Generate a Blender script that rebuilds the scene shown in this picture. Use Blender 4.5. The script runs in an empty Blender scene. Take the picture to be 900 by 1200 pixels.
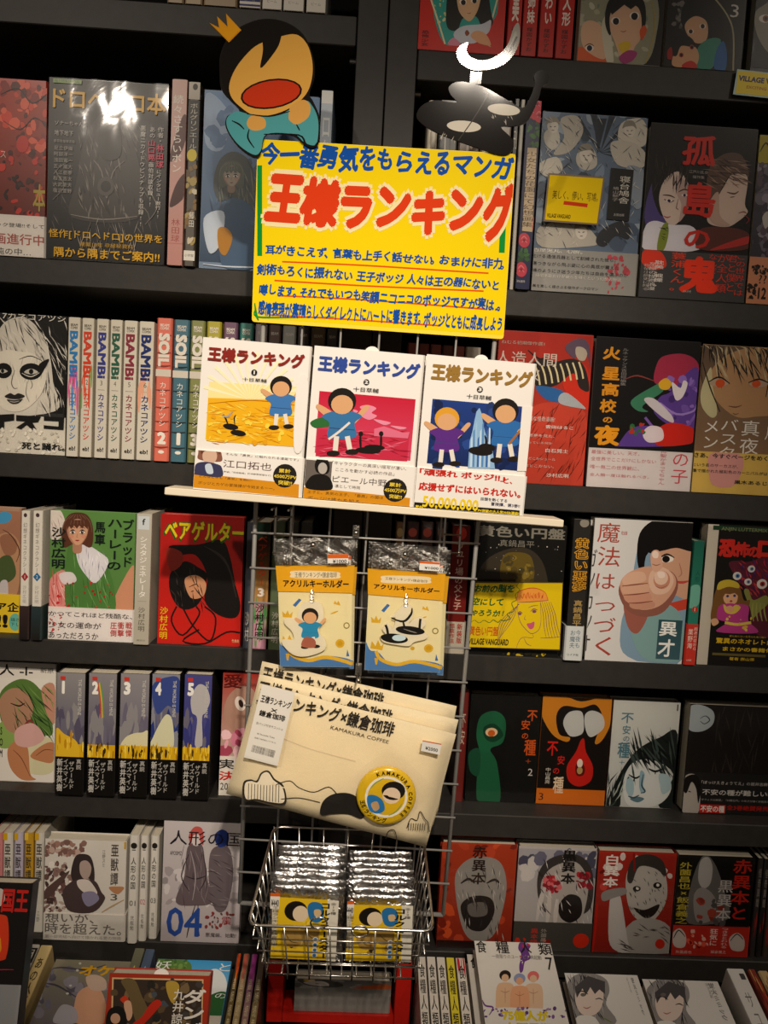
import bpy, math, random
from math import sin, cos, radians, pi
from mathutils import Vector, Matrix
random.seed(7)
SC = bpy.context.scene
COL = SC.collection
# ---------------------------------------------------------------- camera
FPX, DIST, CZ = 950.0, 1.105, 1.50
PIT, YAW, ROL = radians(4.75), radians(1.89), radians(3.06)
fw = Vector((sin(YAW)*cos(PIT), cos(YAW)*cos(PIT), -sin(PIT)))
r0 = fw.cross(Vector((0, 0, 1))).normalized(); u0 = r0.cross(fw)
rt = cos(ROL)*r0+sin(ROL)*u0; up = -sin(ROL)*r0+cos(ROL)*u0
CAM = Vector((0, -DIST, CZ))
cd = bpy.data.cameras.new('camera'); co = bpy.data.objects.new('camera', cd); COL.objects.link(co)
m = Matrix((rt, up, -fw)).transposed().to_4x4(); m.translation = CAM; co.matrix_world = m
cd.sensor_fit = 'VERTICAL'; cd.sensor_height = 36; cd.sensor_width = 27; cd.lens = FPX/1200*36
cd.clip_start = .05; SC.camera = co
# ---------------------------------------------------------------- world, lamps, exposure
w = bpy.data.worlds.new('world'); SC.world = w; w.use_nodes = True
w.node_tree.nodes['Background'].inputs[0].default_value = (1, .86, .70, 1)
w.node_tree.nodes['Background'].inputs[1].default_value = .10
SC.view_settings.view_transform = 'Standard'; SC.view_settings.look = 'None'
SC.view_settings.gamma = 1; SC.view_settings.exposure = 0.0
def spot(name, loc, tgt, power, ang, size, colr=(1, .87, .72), blend=.8):
    l = bpy.data.lights.new(name, 'SPOT'); l.energy = power; l.spot_size = radians(ang); l.spot_blend = blend
    l.shadow_soft_size = size; l.color = colr
    o = bpy.data.objects.new(name, l); COL.objects.link(o); o.location = loc
    o.rotation_euler = (Vector(tgt)-Vector(loc)).to_track_quat('-Z', 'Y').to_euler()
    return o
spot('ceiling_spotlight', (0.34, -2.43, 3.0), (0.02, -.15, 1.42), 215, 25, .04, blend=1)
spot('ceiling_spotlight', (-1.127, -2.51, 2.87), (-.45, 0, 1.62), 98, 38, .04, blend=1)
spot('ceiling_spotlight', (1.45, -1.5, 2.95), (.35, 0, 1.3), 26, 50, .05, blend=1)
spot('ceiling_spotlight', (0.45, -2.3, 2.9), (.05, 0, .95), 60, 46, .05, blend=1)
# ---------------------------------------------------------------- helpers: pixels to places on a plane
def ray(px, py):
    return rt*((px-450)/FPX)-up*((py-600)/FPX)+fw
def W3(px, py, Y):
    d = ray(px, py); return CAM+d*((Y+DIST)/d.y)
def WX(px, py, Y): return W3(px, py, Y).x
def WZ(px, py, Y): return W3(px, py, Y).z
def mean(a): a = list(a); return sum(a)/len(a)
# ---------------------------------------------------------------- materials
MATS = {}
def newmat(name):
    mt = bpy.data.materials.new(name); mt.use_nodes = True
    n = mt.node_tree.nodes; l = mt.node_tree.links
    MATS[name] = mt
    return mt, n, l, n['Principled BSDF']
def lin(h):
    c = [int(h[i:i+2], 16)/255 for i in (0, 2, 4)]
    return tuple(x/12.92 if x <= .04045 else ((x+.055)/1.055)**2.4 for x in c)
def plain(name, h, rough=.5, metal=0, spec=.5, bump=0, scale=200, var=0, coat=0, stretch=None):
    mt, n, l, b = newmat(name)
    b.inputs['Base Color'].default_value = (*lin(h), 1); b.inputs['Roughness'].default_value = rough
    b.inputs['Metallic'].default_value = metal; b.inputs['Specular IOR Level'].default_value = spec
    b.inputs['Coat Weight'].default_value = coat; b.inputs['Coat Roughness'].default_value = .12
    if bump or var:
        tc = n.new('ShaderNodeTexCoord'); mp = n.new('ShaderNodeMapping'); ns = n.new('ShaderNodeTexNoise')
        ns.inputs['Scale'].default_value = scale; ns.inputs['Detail'].default_value = 5
        if stretch: mp.inputs['Scale'].default_value = stretch
        l.new(tc.outputs['Object'], mp.inputs[0]); l.new(mp.outputs[0], ns.inputs[0])
        if bump:
            bp = n.new('ShaderNodeBump'); bp.inputs['Strength'].default_value = bump; bp.inputs['Distance'].default_value = .002
            l.new(ns.outputs[0], bp.inputs['Height']); l.new(bp.outputs[0], b.inputs['Normal'])
        if var:
            rp = n.new('ShaderNodeValToRGB'); c = lin(h)
            rp.color_ramp.elements[0].position = .3; rp.color_ramp.elements[1].position = .72
            rp.color_ramp.elements[0].color = (*[x*(1-var) for x in c], 1); rp.color_ramp.elements[1].color = (*[min(1, x*(1+var)) for x in c], 1)
            l.new(ns.outputs[0], rp.inputs[0]); l.new(rp.outputs[0], b.inputs['Base Color'])
    return mt
plain('black_laminate', '302d2a', .5, spec=.3, bump=.12, scale=60, var=.12)
plain('black_back', '0e0d0c', .8, spec=.2, bump=.05)
plain('page_paper', 'd8cdb8', .9, spec=.2, var=.18, scale=900, stretch=(3, .05, .05))
plain('page_paper_side', 'd8cdb8', .9, spec=.2, var=.14, scale=900, stretch=(.05, 3, .05))
plain('pale_wood', 'efe2c8', .5, bump=.08, scale=30, var=.06, stretch=(.2, 3, 3))
plain('grey_wire', 'a9a7a2', .42, spec=.6, metal=.35)
plain('chrome_wire', 'd0ccc4', .22, metal=1)
plain('steel', 'c4c0b8', .3, metal=1)
plain('canvas', 'eddcb6', .85, spec=.2, bump=.25, scale=900, var=.04)
plain('card_edge', 'e8e0cf', .7)
plain('floor_vinyl', '6b6258', .5, bump=.05, scale=20, var=.1)
plain('wall_paint', '4a4641', .8, bump=.1, scale=80, var=.05)
plain('red_board', 'c01e14', .4, var=.05)
def attrmat(name, rough, coat, bump=0, scale=40):
    mt, n, l, b = newmat(name)
    a = n.new('ShaderNodeAttribute'); a.attribute_name = 'Col'
    l.new(a.outputs['Color'], b.inputs['Base Color'])
    b.inputs['Roughness'].default_value = rough; b.inputs['Coat Weight'].default_value = coat
    b.inputs['Coat Roughness'].default_value = .1; b.inputs['Specular IOR Level'].default_value = .22 if name == 'print_gloss' else .4
    if bump:
        ns = n.new('ShaderNodeTexNoise'); ns.inputs['Scale'].default_value = scale; ns.inputs['Detail'].default_value = 3
        tc = n.new('ShaderNodeTexCoord'); l.new(tc.outputs['Object'], ns.inputs[0])
        bp = n.new('ShaderNodeBump'); bp.inputs['Strength'].default_value = bump; bp.inputs['Distance'].default_value = .004
        l.new(ns.outputs[0], bp.inputs['Height']); l.new(bp.outputs[0], b.inputs['Coat Normal'])
    return mt
attrmat('print_gloss', .32, 0)
attrmat('print_matte', .6, 0)
attrmat('print_laminated', .07, 0)
def filmmat(name, h, base, scale, bump, rough=.08, ior=1.25):
    mt = bpy.data.materials.new(name); mt.use_nodes = True; MATS[name] = mt
    n = mt.node_tree.nodes; l = mt.node_tree.links; n.clear()
    o = n.new('ShaderNodeOutputMaterial'); mx = n.new('ShaderNodeMixShader'); tr = n.new('ShaderNodeBsdfTransparent')
    gl = n.new('ShaderNodeBsdfGlossy'); gl.inputs['Roughness'].default_value = rough; gl.inputs[0].default_value = (*lin(h), 1)
    fr = n.new('ShaderNodeFresnel'); fr.inputs[0].default_value = ior
    ad = n.new('ShaderNodeMath'); ad.operation = 'ADD'; ad.inputs[1].default_value = base
    ns = n.new('ShaderNodeTexNoise'); ns.inputs['Scale'].default_value = scale; ns.inputs['Detail'].default_value = 4; ns.inputs['Distortion'].default_value = 1.5
    tc = n.new('ShaderNodeTexCoord'); bp = n.new('ShaderNodeBump'); bp.inputs['Strength'].default_value = bump; bp.inputs['Distance'].default_value = .006
    l.new(tc.outputs['Object'], ns.inputs[0]); l.new(ns.outputs[0], bp.inputs['Height']); l.new(bp.outputs[0], gl.inputs['Normal'])
    l.new(fr.outputs[0], ad.inputs[0]); l.new(ad.outputs[0], mx.inputs[0]); l.new(tr.outputs[0], mx.inputs[1]); l.new(gl.outputs[0], mx.inputs[2])
    l.new(mx.outputs[0], o.inputs[0])
filmmat('clear_film', 'ffffff', .012, 18, .6, .08, 1.33)
filmmat('flap_film', 'e8e4dc', .16, 60, 1, .28, 1.4)
filmmat('bag_film', 'ffffff', .02, 30, .55, .12, 1.35)
filmmat('shrink_wrap', 'ffffff', .0, 7, .05, .05, 1.3)
filmmat('clear_acrylic', 'ffffff', .05, 5, .1, .05)
mt, n, l, b = newmat('foil')
b.inputs['Metallic'].default_value = 1; b.inputs['Roughness'].default_value = .22; b.inputs['Base Color'].default_value = (.66, .65, .64, 1)
ns = n.new('ShaderNodeTexNoise'); ns.inputs['Scale'].default_value = 60; ns.inputs['Detail'].default_value = 3; ns.inputs['Distortion'].default_value = 2
tc = n.new('ShaderNodeTexCoord'); bp = n.new('ShaderNodeBump'); bp.inputs['Strength'].default_value = 1; bp.inputs['Distance'].default_value = .004
l.new(tc.outputs['Object'], ns.inputs[0]); l.new(ns.outputs[0], bp.inputs['Height']); l.new(bp.outputs[0], b.inputs['Normal'])
SOLID = {}
def solid(h, rough=.42, coat=.25):
    k = 'coated_card_'+h+('m' if coat > .4 else '')
    if k not in SOLID: SOLID[k] = plain(k, h, rough, coat=coat)
    return SOLID[k]
# ---------------------------------------------------------------- mesh helpers
def link(name, me, mat, parent=None, loc=None):
    o = bpy.data.objects.new(name, me); COL.objects.link(o)
    if mat is not None and not me.materials: me.materials.append(mat if not isinstance(mat, str) else MATS[mat])
    if parent: o.parent = parent
    if loc is not None: o.location = loc
    return o
def mesh(vs, fs, name='mesh', smooth=False):
    me = bpy.data.meshes.new(name); me.from_pydata([tuple(v) for v in vs], [], fs)
    if smooth: me.polygons.foreach_set('use_smooth', [True]*len(me.polygons))
    me.update(); return me
class MB:
    def __init__(s): s.v = []; s.f = []
    def add(s, vs, fs):
        k = len(s.v); s.v += [tuple(v) for v in vs]; s.f += [[i+k for i in f] for f in fs]
    def box(s, x0, y0, z0, x1, y1, z1, bev=0):
        if bev <= 0:
            s.add([(x, y, z) for z in (z0, z1) for y in (y0, y1) for x in (x0, x1)],
                  [[0, 2, 3, 1], [4, 5, 7, 6], [0, 1, 5, 4], [2, 6, 7, 3], [0, 4, 6, 2], [1, 3, 7, 5]]); return
        b = bev
        ring = [(x0+b, y0), (x1-b, y0), (x1, y0+b), (x1, y1-b), (x1-b, y1), (x0+b, y1), (x0, y1-b), (x0, y0+b)]
        cx, cy = (x0+x1)/2, (y0+y1)/2
        sx = (x1-x0-2*b)/(x1-x0); sy = (y1-y0-2*b)/(y1-y0)
        rin = [(cx+(x-cx)*sx, cy+(y-cy)*sy) for x, y in ring]
        vs = [(x, y, z0) for x, y in rin]+[(x, y, z0+b) for x, y in ring]+[(x, y, z1-b) for x, y in ring]+[(x, y, z1) for x, y in rin]
        fs = [list(range(7, -1, -1)), list(range(24, 32))]
        for q in range(3):
            for i in range(8):
                a, c = q*8+i, q*8+(i+1) % 8
                fs.append([a, c, c+8, a+8])
        s.add(vs, fs)
    def tube(s, pts, r, seg=8, closed=False):
        pts = [Vector(p) for p in pts]; n = len(pts); vs = []; pre = None
        for i, p in enumerate(pts):
            a = pts[i-1] if (i > 0 or closed) else p; c = pts[(i+1) % n] if (i < n-1 or closed) else p
            t = (c-a).normalized()
            if pre is None: pre = t.orthogonal().normalized()
            pre = (pre-t*pre.dot(t)).normalized(); q = t.cross(pre)
            for k in range(seg):
                an = 2*pi*k/seg; vs.append(p+(pre*cos(an)+q*sin(an))*r)
        fs = []
        for i in range(n if closed else n-1):
            for k in range(seg):
                a = i*seg+k; b2 = i*seg+(k+1) % seg; j = (i+1) % n
                fs.append([a, b2, j*seg+(k+1) % seg, j*seg+k])
        if not closed: fs += [list(range(seg-1, -1, -1)), [(n-1)*seg+k for k in range(seg)]]
        s.add(vs, fs)
    def prism(s, poly, y0, y1):      # polygon in x,z between two depths, front at y0
        n = len(poly); s.add([(x, y0, z) for x, z in poly]+[(x, y1, z) for x, z in poly],
            [list(range(n)), list(range(2*n-1, n-1, -1))]+[[i, i+n, (i+1) % n+n, (i+1) % n] for i in range(n)])
    def out(s, name, mat, parent=None, loc=None, smooth=False):
        return link(name, mesh(s.v, s.f, name, smooth), mat, parent, loc)
def thing(name, loc, label, cat, group=None, rot=(0, 0, 0)):
    o = bpy.data.objects.new(name, None); COL.objects.link(o); o.location = loc; o.rotation_euler = rot
    o.empty_display_size = .02
    tag(o, label, cat, group); return o
def tag(o, label, cat, group=None):
    o['label'] = label; o['category'] = cat
    if group: o['group'] = group
    return o
# ---------------------------------------------------------------- flat print: small vector pictures
GL = {}
def glyphs(text, bold=0):
    k = (text, bold)
    if k not in GL:
        c = bpy.data.curves.new('g', 'FONT'); c.body = text; c.resolution_u = 2; c.offset = bold
        o = bpy.data.objects.new('g', c); me = bpy.data.meshes.new_from_object(o)
        vs = [(v.co.x, v.co.y) for v in me.vertices]; fs = [list(p.vertices) for p in me.polygons]
        bpy.data.objects.remove(o); bpy.data.curves.remove(c); bpy.data.meshes.remove(me)
        if not vs: vs = [(0, 0)]; fs = []
        xs = [v[0] for v in vs]; ys = [v[1] for v in vs]
        GL[k] = (vs, fs, min(xs), max(xs), min(ys), max(ys))
    return GL[k]
def smooth_pts(p, closed, k=5):
    n = len(p); out = []
    rng = range(n) if closed else range(n-1)
    for i in rng:
        if closed: a, b, c, d = p[i-1], p[i], p[(i+1) % n], p[(i+2) % n]
        else: a, b, c, d = p[max(i-1, 0)], p[i], p[i+1], p[min(i+2, n-1)]
        for j in range(k):
            t = j/k
            out.append(tuple(.5*(2*b[q]+(c[q]-a[q])*t+(2*a[q]-5*b[q]+4*c[q]-d[q])*t*t+(3*b[q]-a[q]-3*c[q]+d[q])*t**3) for q in (0, 1)))
    if not closed: out.append(p[-1])
    return out
def pr(f): return [(f[i], f[i+1]) for i in range(0, len(f), 2)]
class Print:
    """collects flat coloured shapes; mp turns authored coordinates into (u, v) on the sheet, place turns (u, v, height) into 3D"""
    def __init__(s, mp, place, clamp=True, asp=None): s.asp = asp; s.mp = mp; s.place = place; s.v = []; s.f = []; s.c = []; s.k = 0; s.clamp = clamp
    def fix(s, q):
        if s.clamp: return (min(max(q[0], .002), .998), min(max(q[1], .002), .998))
        return q
    def put(s, uv, faces, cols):
        b = len(s.v); h = s.k*1.1e-5
        s.v += [s.place(*s.fix(q), h) for q in uv]
        for i, f in enumerate(faces):
            s.f.append([j+b for j in f])
            s.c.append([cols[j] for j in f] if isinstance(cols, list) else [cols]*len(f))
    def poly(s, c, pts):
        s.put([s.mp(*p) for p in pts], [list(range(len(pts)))], lin(c)); s.k += 1
    def text(s, c, t, x0, y0, x1, y1, bold=0, vert=False):
        if bold:
            rs = [(0, 0)]+[(r*cos(k*pi/4+.39), r*sin(k*pi/4+.39)) for r in ((bold,) if bold < .08 else (bold*.5, bold)) for k in ((0, 2, 4, 6) if bold < .035 else (range(8) if bold < .1 else [j*.5 for j in range(16)]))]
        else: rs = [(0, 0)]
        for sh in rs:
            s.text1(c, t, x0, y0, x1, y1, sh, vert); s.k -= .55
    def text1(s, c, t, x0, y0, x1, y1, sh, vert):
        bold = 0; sx, sy = sh
        a = s.mp(x0, y0); b = s.mp(x1, y1)
        (ua, va), (ub, vb) = a, b
        if s.asp and not vert and len(t) > 1:
            g = glyphs(t); nat = (ub-ua)*s.asp/(g[3]-g[2]+1e-9)*max(.6, g[5]-g[4])
            if va-vb < .62*nat: c_ = (va+vb)/2; va, vb = c_+nat*.42, c_-nat*.42
            elif va-vb > 2.1*nat: c_ = (va+vb)/2; va, vb = c_+nat*1.05, c_-nat*1.05
        if not vert:
            vs, fs, xa, xb, ya, yb = glyphs(t, bold)
            yr = (-.12, .82) if any(ord(ch) > 0x3000 for ch in t) else (ya, yb)
            ya, yb = min(ya, yr[0]), max(yb, yr[1])
            if (xb-xa) < .42*(yb-ya): c_ = (xa+xb)/2; xa, xb = c_-.27*(yb-ya), c_+.27*(yb-ya)
            s.put([(ua+(x+sx-xa)/(xb-xa+1e-9)*(ub-ua), vb+(y+sy-ya)/(yb-ya+1e-9)*(va-vb)) for x, y in vs], fs, lin(c))
        else:
            n = len(t); cell = (va-vb)/n
            for i, ch in enumerate(t):
                if ch == ' ': continue
                vs, fs, xa, xb, ya, yb = glyphs(ch, bold)
                cx = (xa+xb)/2 if ord(ch) < 0x3000 else .5
                cy = (ya+yb)/2 if ord(ch) < 0x3000 else .36
                top = va-i*cell
                uvs = []
                for x, y in vs:
                    gx, gy = (x-cx)+sx, (y-cy)+sy
                    if ch in 'ー…(){}[]「」～―': gx, gy = gy, -gx
                    uvs.append(((ua+ub)/2+gx*(ub-ua)*.98, top-cell/2+gy*cell*.95))
                s.put(uvs, fs, lin(c))
        s.k += 1
    def hand(s, c, t, x0, y0, x1, y1, bold=0, seed=1):
        rnd = random.Random(seed); (ua, va), (ub, vb) = s.mp(x0, y0), s.mp(x1, y1)
        wd = [.55 if ch in '、。!！…' else (.35 if ch == ' ' else rnd.uniform(.88, 1.08)) for ch in t]; tot = sum(wd); u = ua
        rs = [(0, 0)]+[(bold*cos(k*pi/4), bold*sin(k*pi/4)) for k in range(8)]
        for ch, w_ in zip(t, wd):
            cw = (ub-ua)*w_/tot
            if ch != ' ':
                vs, fs, xa, xb, ya, yb = glyphs(ch); a = rnd.uniform(-.1, .1); sk = rnd.uniform(.02, .16); zy = rnd.uniform(.86, 1.06); dv = rnd.uniform(-.06, .06); g = .98/w_ if w_ < .8 else 1
                k0 = s.k
                for sx, sy in rs:
                    L = []
                    for x, y in vs:
                        gx, gy = x-.5+sx, y-.36+sy; gx += gy*sk; gx, gy = (gx*cos(a)-gy*sin(a))*g, (gx*sin(a)+gy*cos(a))*zy
                        L.append((u+cw/2+gx*cw*1.02, (va+vb)/2+(gy+dv)*(va-vb)))
                    s.put(L, fs, lin(c)); s.k += .45
                s.k = k0
            u += cw
        s.k += 4.6
    def op(s, o):
        k = o[0]
        if k == 'p': s.poly(o[1], pr(o[2]))
        elif k == 'b': s.poly(o[1], smooth_pts(pr(o[2]), True))
        elif k == 'e':
            cx, cy, rx, ry = o[2:6]; a = radians(o[6]) if len(o) > 6 else 0
            s.poly(o[1], [(cx+rx*cos(t)*cos(a)-ry*sin(t)*sin(a), cy+rx*cos(t)*sin(a)+ry*sin(t)*cos(a)) for t in [2*pi*i/20 for i in range(20)]])
        elif k == 'r':
            (a, b), (c, d) = s.mp(o[2], o[3]), s.mp(o[4], o[5])
            s.put([(a, b), (c, b), (c, d), (a, d)], [[0, 1, 2, 3]], lin(o[1])); s.k += 1
        elif k == 'g':
            (a, b), (c, d) = s.mp(o[3], o[4]), s.mp(o[5], o[6])
            s.put([(a, b), (c, b), (c, d), (a, d)], [[0, 1, 2, 3]], [lin(o[1])]*2+[lin(o[2])]*2); s.k += 1
        elif k == 'l':
            p = smooth_pts(pr(o[3]), False, 4); w = o[2]/2; L = []; R = []
            for i, q in enumerate(p):
                a = p[max(i-1, 0)]; b = p[min(i+1, len(p)-1)]; dx, dy = b[0]-a[0], b[1]-a[1]; d = math.hypot(dx, dy) or 1
                ww = w*(1 if len(o) > 4 else (.35+.65*sin(pi*min(max(i/(len(p)-1), .08), .92))))
                L.append((q[0]-dy/d*ww, q[1]+dx/d*ww)); R.append((q[0]+dy/d*ww, q[1]-dx/d*ww))
            n = len(p); s.put([s.mp(*q) for q in L+R], [[i, i+1, n+i+1, n+i] for i in range(n-1)], lin(o[1])); s.k += 1
        elif k == 'n':
            cs, num, x0, y0, x1, y1, sz = o[1:8]
            for i in range(num):
                cx, cy = random.uniform(x0, x1), random.uniform(y0, y1); a0 = random.uniform(0, 6.28); q = sz*random.uniform(.5, 1.3); st = random.uniform(.4, 1)
                s.put([s.mp(cx+q*cos(t)*cos(a0)*random.uniform(.7, 1.2)-q*st*sin(t)*sin(a0), cy+q*cos(t)*sin(a0)+q*st*sin(t)*cos(a0)*random.uniform(.7, 1.2)) for t in [2*pi*j/8 for j in range(8)]],
                      [list(range(8))], lin(random.choice(cs))); 
                s.k += .4
            s.k += 1
        elif k == 'h':
            cs, num, x0, y0, x1, y1, ln, wd, an = o[1:10]
            for i in range(num):
                cx, cy = random.uniform(x0, x1), random.uniform(y0, y1); a = radians(an+random.uniform(-22, 22)); q = ln*random.uniform(.5, 1.2)/2
                dx, dy = cos(a)*q, sin(a)*q; nx, ny = -sin(a)*wd/2, cos(a)*wd/2
                s.put([s.mp(cx-dx, cy-dy), s.mp(cx+nx, cy+ny), s.mp(cx+dx, cy+dy), s.mp(cx-nx, cy-ny)], [[0, 1, 2, 3]], lin(random.choice(cs)))
                s.k += .4
            s.k += 1
    def out(s, name, parent, mat='print_gloss'):
        if not s.f: return None
        me = mesh(s.v, s.f, name); at = me.color_attributes.new('Col', 'FLOAT_COLOR', 'CORNER')
        flat = [x for f in s.c for c in f for x in (*c, 1)]
        at.data.foreach_set('color', flat)
        return link(name, me, mat, parent)
def run_print(ops, mp, place, parent, pic, txt, base=0, mat='print_gloss', clamp=True, asp=None):
    P = Print(mp, place, clamp, asp); P.k = base; T = None
    for o in ops:
        if o[0] not in ('t', 'v', 's'): P.op(o)
    P.out(pic, parent, mat)
    T = Print(mp, place, clamp, asp); T.k = P.k+1
    for i, o in enumerate(ops):
        if o[0] == 's': T.hand(o[1], o[2], *o[3:7], bold=o[7], seed=o[8] if len(o) > 8 else i)
        if o[0] == 't': T.text(o[1], o[2], *o[3:7], bold=o[7] if len(o) > 7 else 0)
        elif o[0] == 'v': T.text(o[1], o[2], *o[3:7], bold=o[7] if len(o) > 7 else 0, vert=True)
    T.out(txt, parent, mat)
    return T.k
def homog(q):
    """photo quad (tl, tr, br, bl) -> unit square map"""
    (x0, y0), (x1, y1), (x2, y2), (x3, y3) = q      # u right, v down
    dx1, dx2, dy1, dy2 = x1-x2, x3-x2, y1-y2, y3-y2; sx, sy = x0-x1+x2-x3, y0-y1+y2-y3
    den = dx1*dy2-dx2*dy1; g = (sx*dy2-dx2*sy)/den; h = (dx1*sy-sx*dy1)/den
    M = Matrix(((x1-x0+g*x1, x3-x0+h*x3, x0), (y1-y0+g*y1, y3-y0+h*y3, y0), (g, h, 1))).inverted()
    def f(x, y):
        v = M @ Vector((x, y, 1)); return v.x/v.z, 1-v.y/v.z
    return f
def frame(mp, V):
    return lambda x, y: mp(V[0]+x/V[2], V[1]+y/V[2])
# ---------------------------------------------------------------- books
def ushell(w, d, h, t, kind, z0=0, grow=0):
    """folded cover sheet. kind 'spine': spine faces the front; 'face': front cover faces the front, spine on the right"""
    g = grow; c = min(.002, w*.18)
    if kind == 'spine':
        o = [(-g, d), (-g, c-g), (c-g, -g), (w-c+g, -g), (w+g, c-g), (w+g, d)]
        i = [(t, d), (t, c+t*.5), (c+t*.5, t), (w-c-t*.5, t), (w-t, c+t*.5), (w-t, d)]
    else:
        o = [(0, -g), (w-c+g, -g), (w+g, c-g), (w+g, d-c+g), (w-c+g, d+g), (0, d+g)]
        i = [(0, t), (w-c-t*.5, t), (w-t, c+t*.5), (w-t, d-c-t*.5), (w-c-t*.5, d-t), (0, d-t)]
    n = len(o); vs = []
    for z in (z0, z0+h):
        vs += [(x, y, z) for x, y in o]+[(x, y, z) for x, y in i]
    N = 2*n; fs = []
    for k in range(n-1):
        fs += [[k, k+1, N+k+1, N+k], [n+k+1, n+k, N+n+k, N+n+k+1], [k+1, k, n+k, n+k+1], [N+k, N+k+1, N+n+k+1, N+n+k]]
    fs += [[0, N, N+n, n], [n-1, n+n-1, N+n+n-1, N+n-1]]
    return vs, fs
def build_book(w, d, h, kind, origin, rot, label, group, colr, ops, mp, band=None, wrap=False, name='book', cat='book', pagecol=None, sidecol=None):
    T = thing(name, origin, label, cat, group, rot)
    t = .0007; i = .0016
    vs, fs = ushell(w, d, h, t, kind); link('cover', mesh(vs, fs), solid(colr), T)
    b = MB()
    if kind == 'spine': b.box(t+.0001, t+.0015, i, w-t-.0001, d-.002, h-i)
    else: b.box(.0025, t+.0001, i, w-.0025, d-t-.0001, h-i)
    b.out('page_block', 'page_paper' if kind == 'spine' else 'page_paper_side', T)
    e = .0003
    if kind == 'spine': place = lambda u, v, q: (u*w, -e-q, v*h)
    else: place = lambda u, v, q: (u*w, -e-q, v*h)
    run_print(ops, mp, place, T, 'cover_picture', 'title_lettering', asp=w/h)
    if band:
        fr, bc, bops = band; bh = h*fr
        vs, fs = ushell(w, d, bh, .0003, kind, 0.0002, .0016)
        bo = link('paper_band', mesh(vs, fs), solid(bc, .5, .1), T)
        run_print(bops, mp, lambda u, v, q: (u*w, -.0018-q, min(v*h, bh-.0003)), bo, 'band_picture', 'band_lettering', asp=w/h)
    if wrap:
        n = 10; y = -.0032
        vs = [(w*a/n, y-.0006*sin(a*2.1+c*1.3), h*c/n) for c in range(n+1) for a in range(n+1)]
        fs = [[c*(n+1)+a, c*(n+1)+a+1, (c+1)*(n+1)+a+1, (c+1)*(n+1)+a] for c in range(n) for a in range(n)]
        link('plastic_wrap', mesh(vs, fs, smooth=True), 'shrink_wrap', T)
    return T
EXT = {}
def face(q, zs, Y, d, colr, label, ops=(), V=(0, 0, 1), band=None, wrap=False, group='books shown face out', **k):
    """upright book, front cover to the viewer; q = corners of the cover in the photo; zs = shelf it stands on"""
    tl, tr, br, bl = q
    x0 = mean((WX(*tl, Y), WX(*bl, Y))); x1 = mean((WX(*tr, Y), WX(*br, Y)))
    top = mean((WZ(*tl, Y), WZ(*tr, Y)))
    if XB < x0 < XC+.002: x0 = XC+.002
    h = top-zs; mp = frame(homog(q), V)
    return build_book(x1-x0-.0012, d, h, 'face', (x0, Y, zs+.0002), (0, 0, 0), label, group, colr, list(ops), mp, band, wrap, **k)
def spine(xt0, xt1, yt, xb0, xb1, yb, zs, Y, colr, label, ops=(), V=None, group='books shown spine out', d=.125, band=None, **k):
    x0 = mean((WX(xt0, yt, Y), WX(xb0, yb, Y))); x1 = mean((WX(xt1, yt, Y), WX(xb1, yb, Y)))
    h = WZ((xt0+xt1)/2, yt, Y)-zs
    if V is None: mp = lambda x, y: (x, 1-y)        # authored in 0..1 with y down
    else: mp = frame(homog(((xt0, yt), (xt1, yt+(xt1-xt0)*.05), (xb1, yb+(xb1-xb0)*.05), (xb0, yb))), V)
    return build_book(x1-x0-.0008, d, h, 'spine', (x0, Y, zs+.0002), (0, 0, 0), label, group, colr, list(ops), mp, band, **k)
# ---------------------------------------------------------------- bookcases
XA = mean((WX(420.4, 0, 0), WX(414.4, 162, 0))); XB = mean((WX(455, 0, 0), WX(449.6, 162, 0))); XC = mean((WX(490, 0, 0), WX(482.6, 162, 0)))
def row(top, bot): return mean(WZ(*p, 0) for p in top), mean(WZ(*p, 0) for p in bot)
LROWS = [row([(360, 14.5), (418, 18)], [(0, 25), (100, 32), (416, 53)]), row([(0, 298), (100, 305.5), (300, 318.7)], [(0, 330), (100, 335.5), (295, 349.5)]),
         row([(0, 531), (227, 542)], [(0, 560), (227, 569)]), row([(0, 748), (290, 760)], [(0, 777), (285, 784)]),
         row([(0, 928), (280, 935)], [(0, 958), (280, 962)]), row([(150, 1104), (300, 1108)], [(150, 1131), (300, 1136)])]
RROWS = [row([(490, 56), (640, 66.7), (740, 76)], [(490, 92), (740, 111.5), (900, 121)]), row([(615, 340), (740, 347), (900, 357)], [(615, 371), (740, 378), (900, 387.6)]),
         row([(615, 568), (900, 580)], [(600, 596), (690, 601), (900, 612)]), row([(550, 766), (900, 785)], [(550, 798), (900, 814)]),
         row([(600, 952), (900, 973)], [(540, 979), (900, 996)]), row([(640, 1117), (900, 1131)], [(640, 1143), (900, 1158)])]
ZL = [r[0] for r in LROWS]; ZR = [r[0] for r in RROWS]
DEP = .24; XL, XR = -.98, 1.12; ZTOP = 2.32
fl = MB(); fl.box(-3, -3.2, -.05, 3, .4, 0); fl = fl.out('floor', 'floor_vinyl'); fl['kind'] = 'structure'
wl = MB(); wl.box(-3, .32, 0, 3, .42, 3.3); wl = wl.out('wall_back', 'wall_paint'); wl['kind'] = 'structure'
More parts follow.
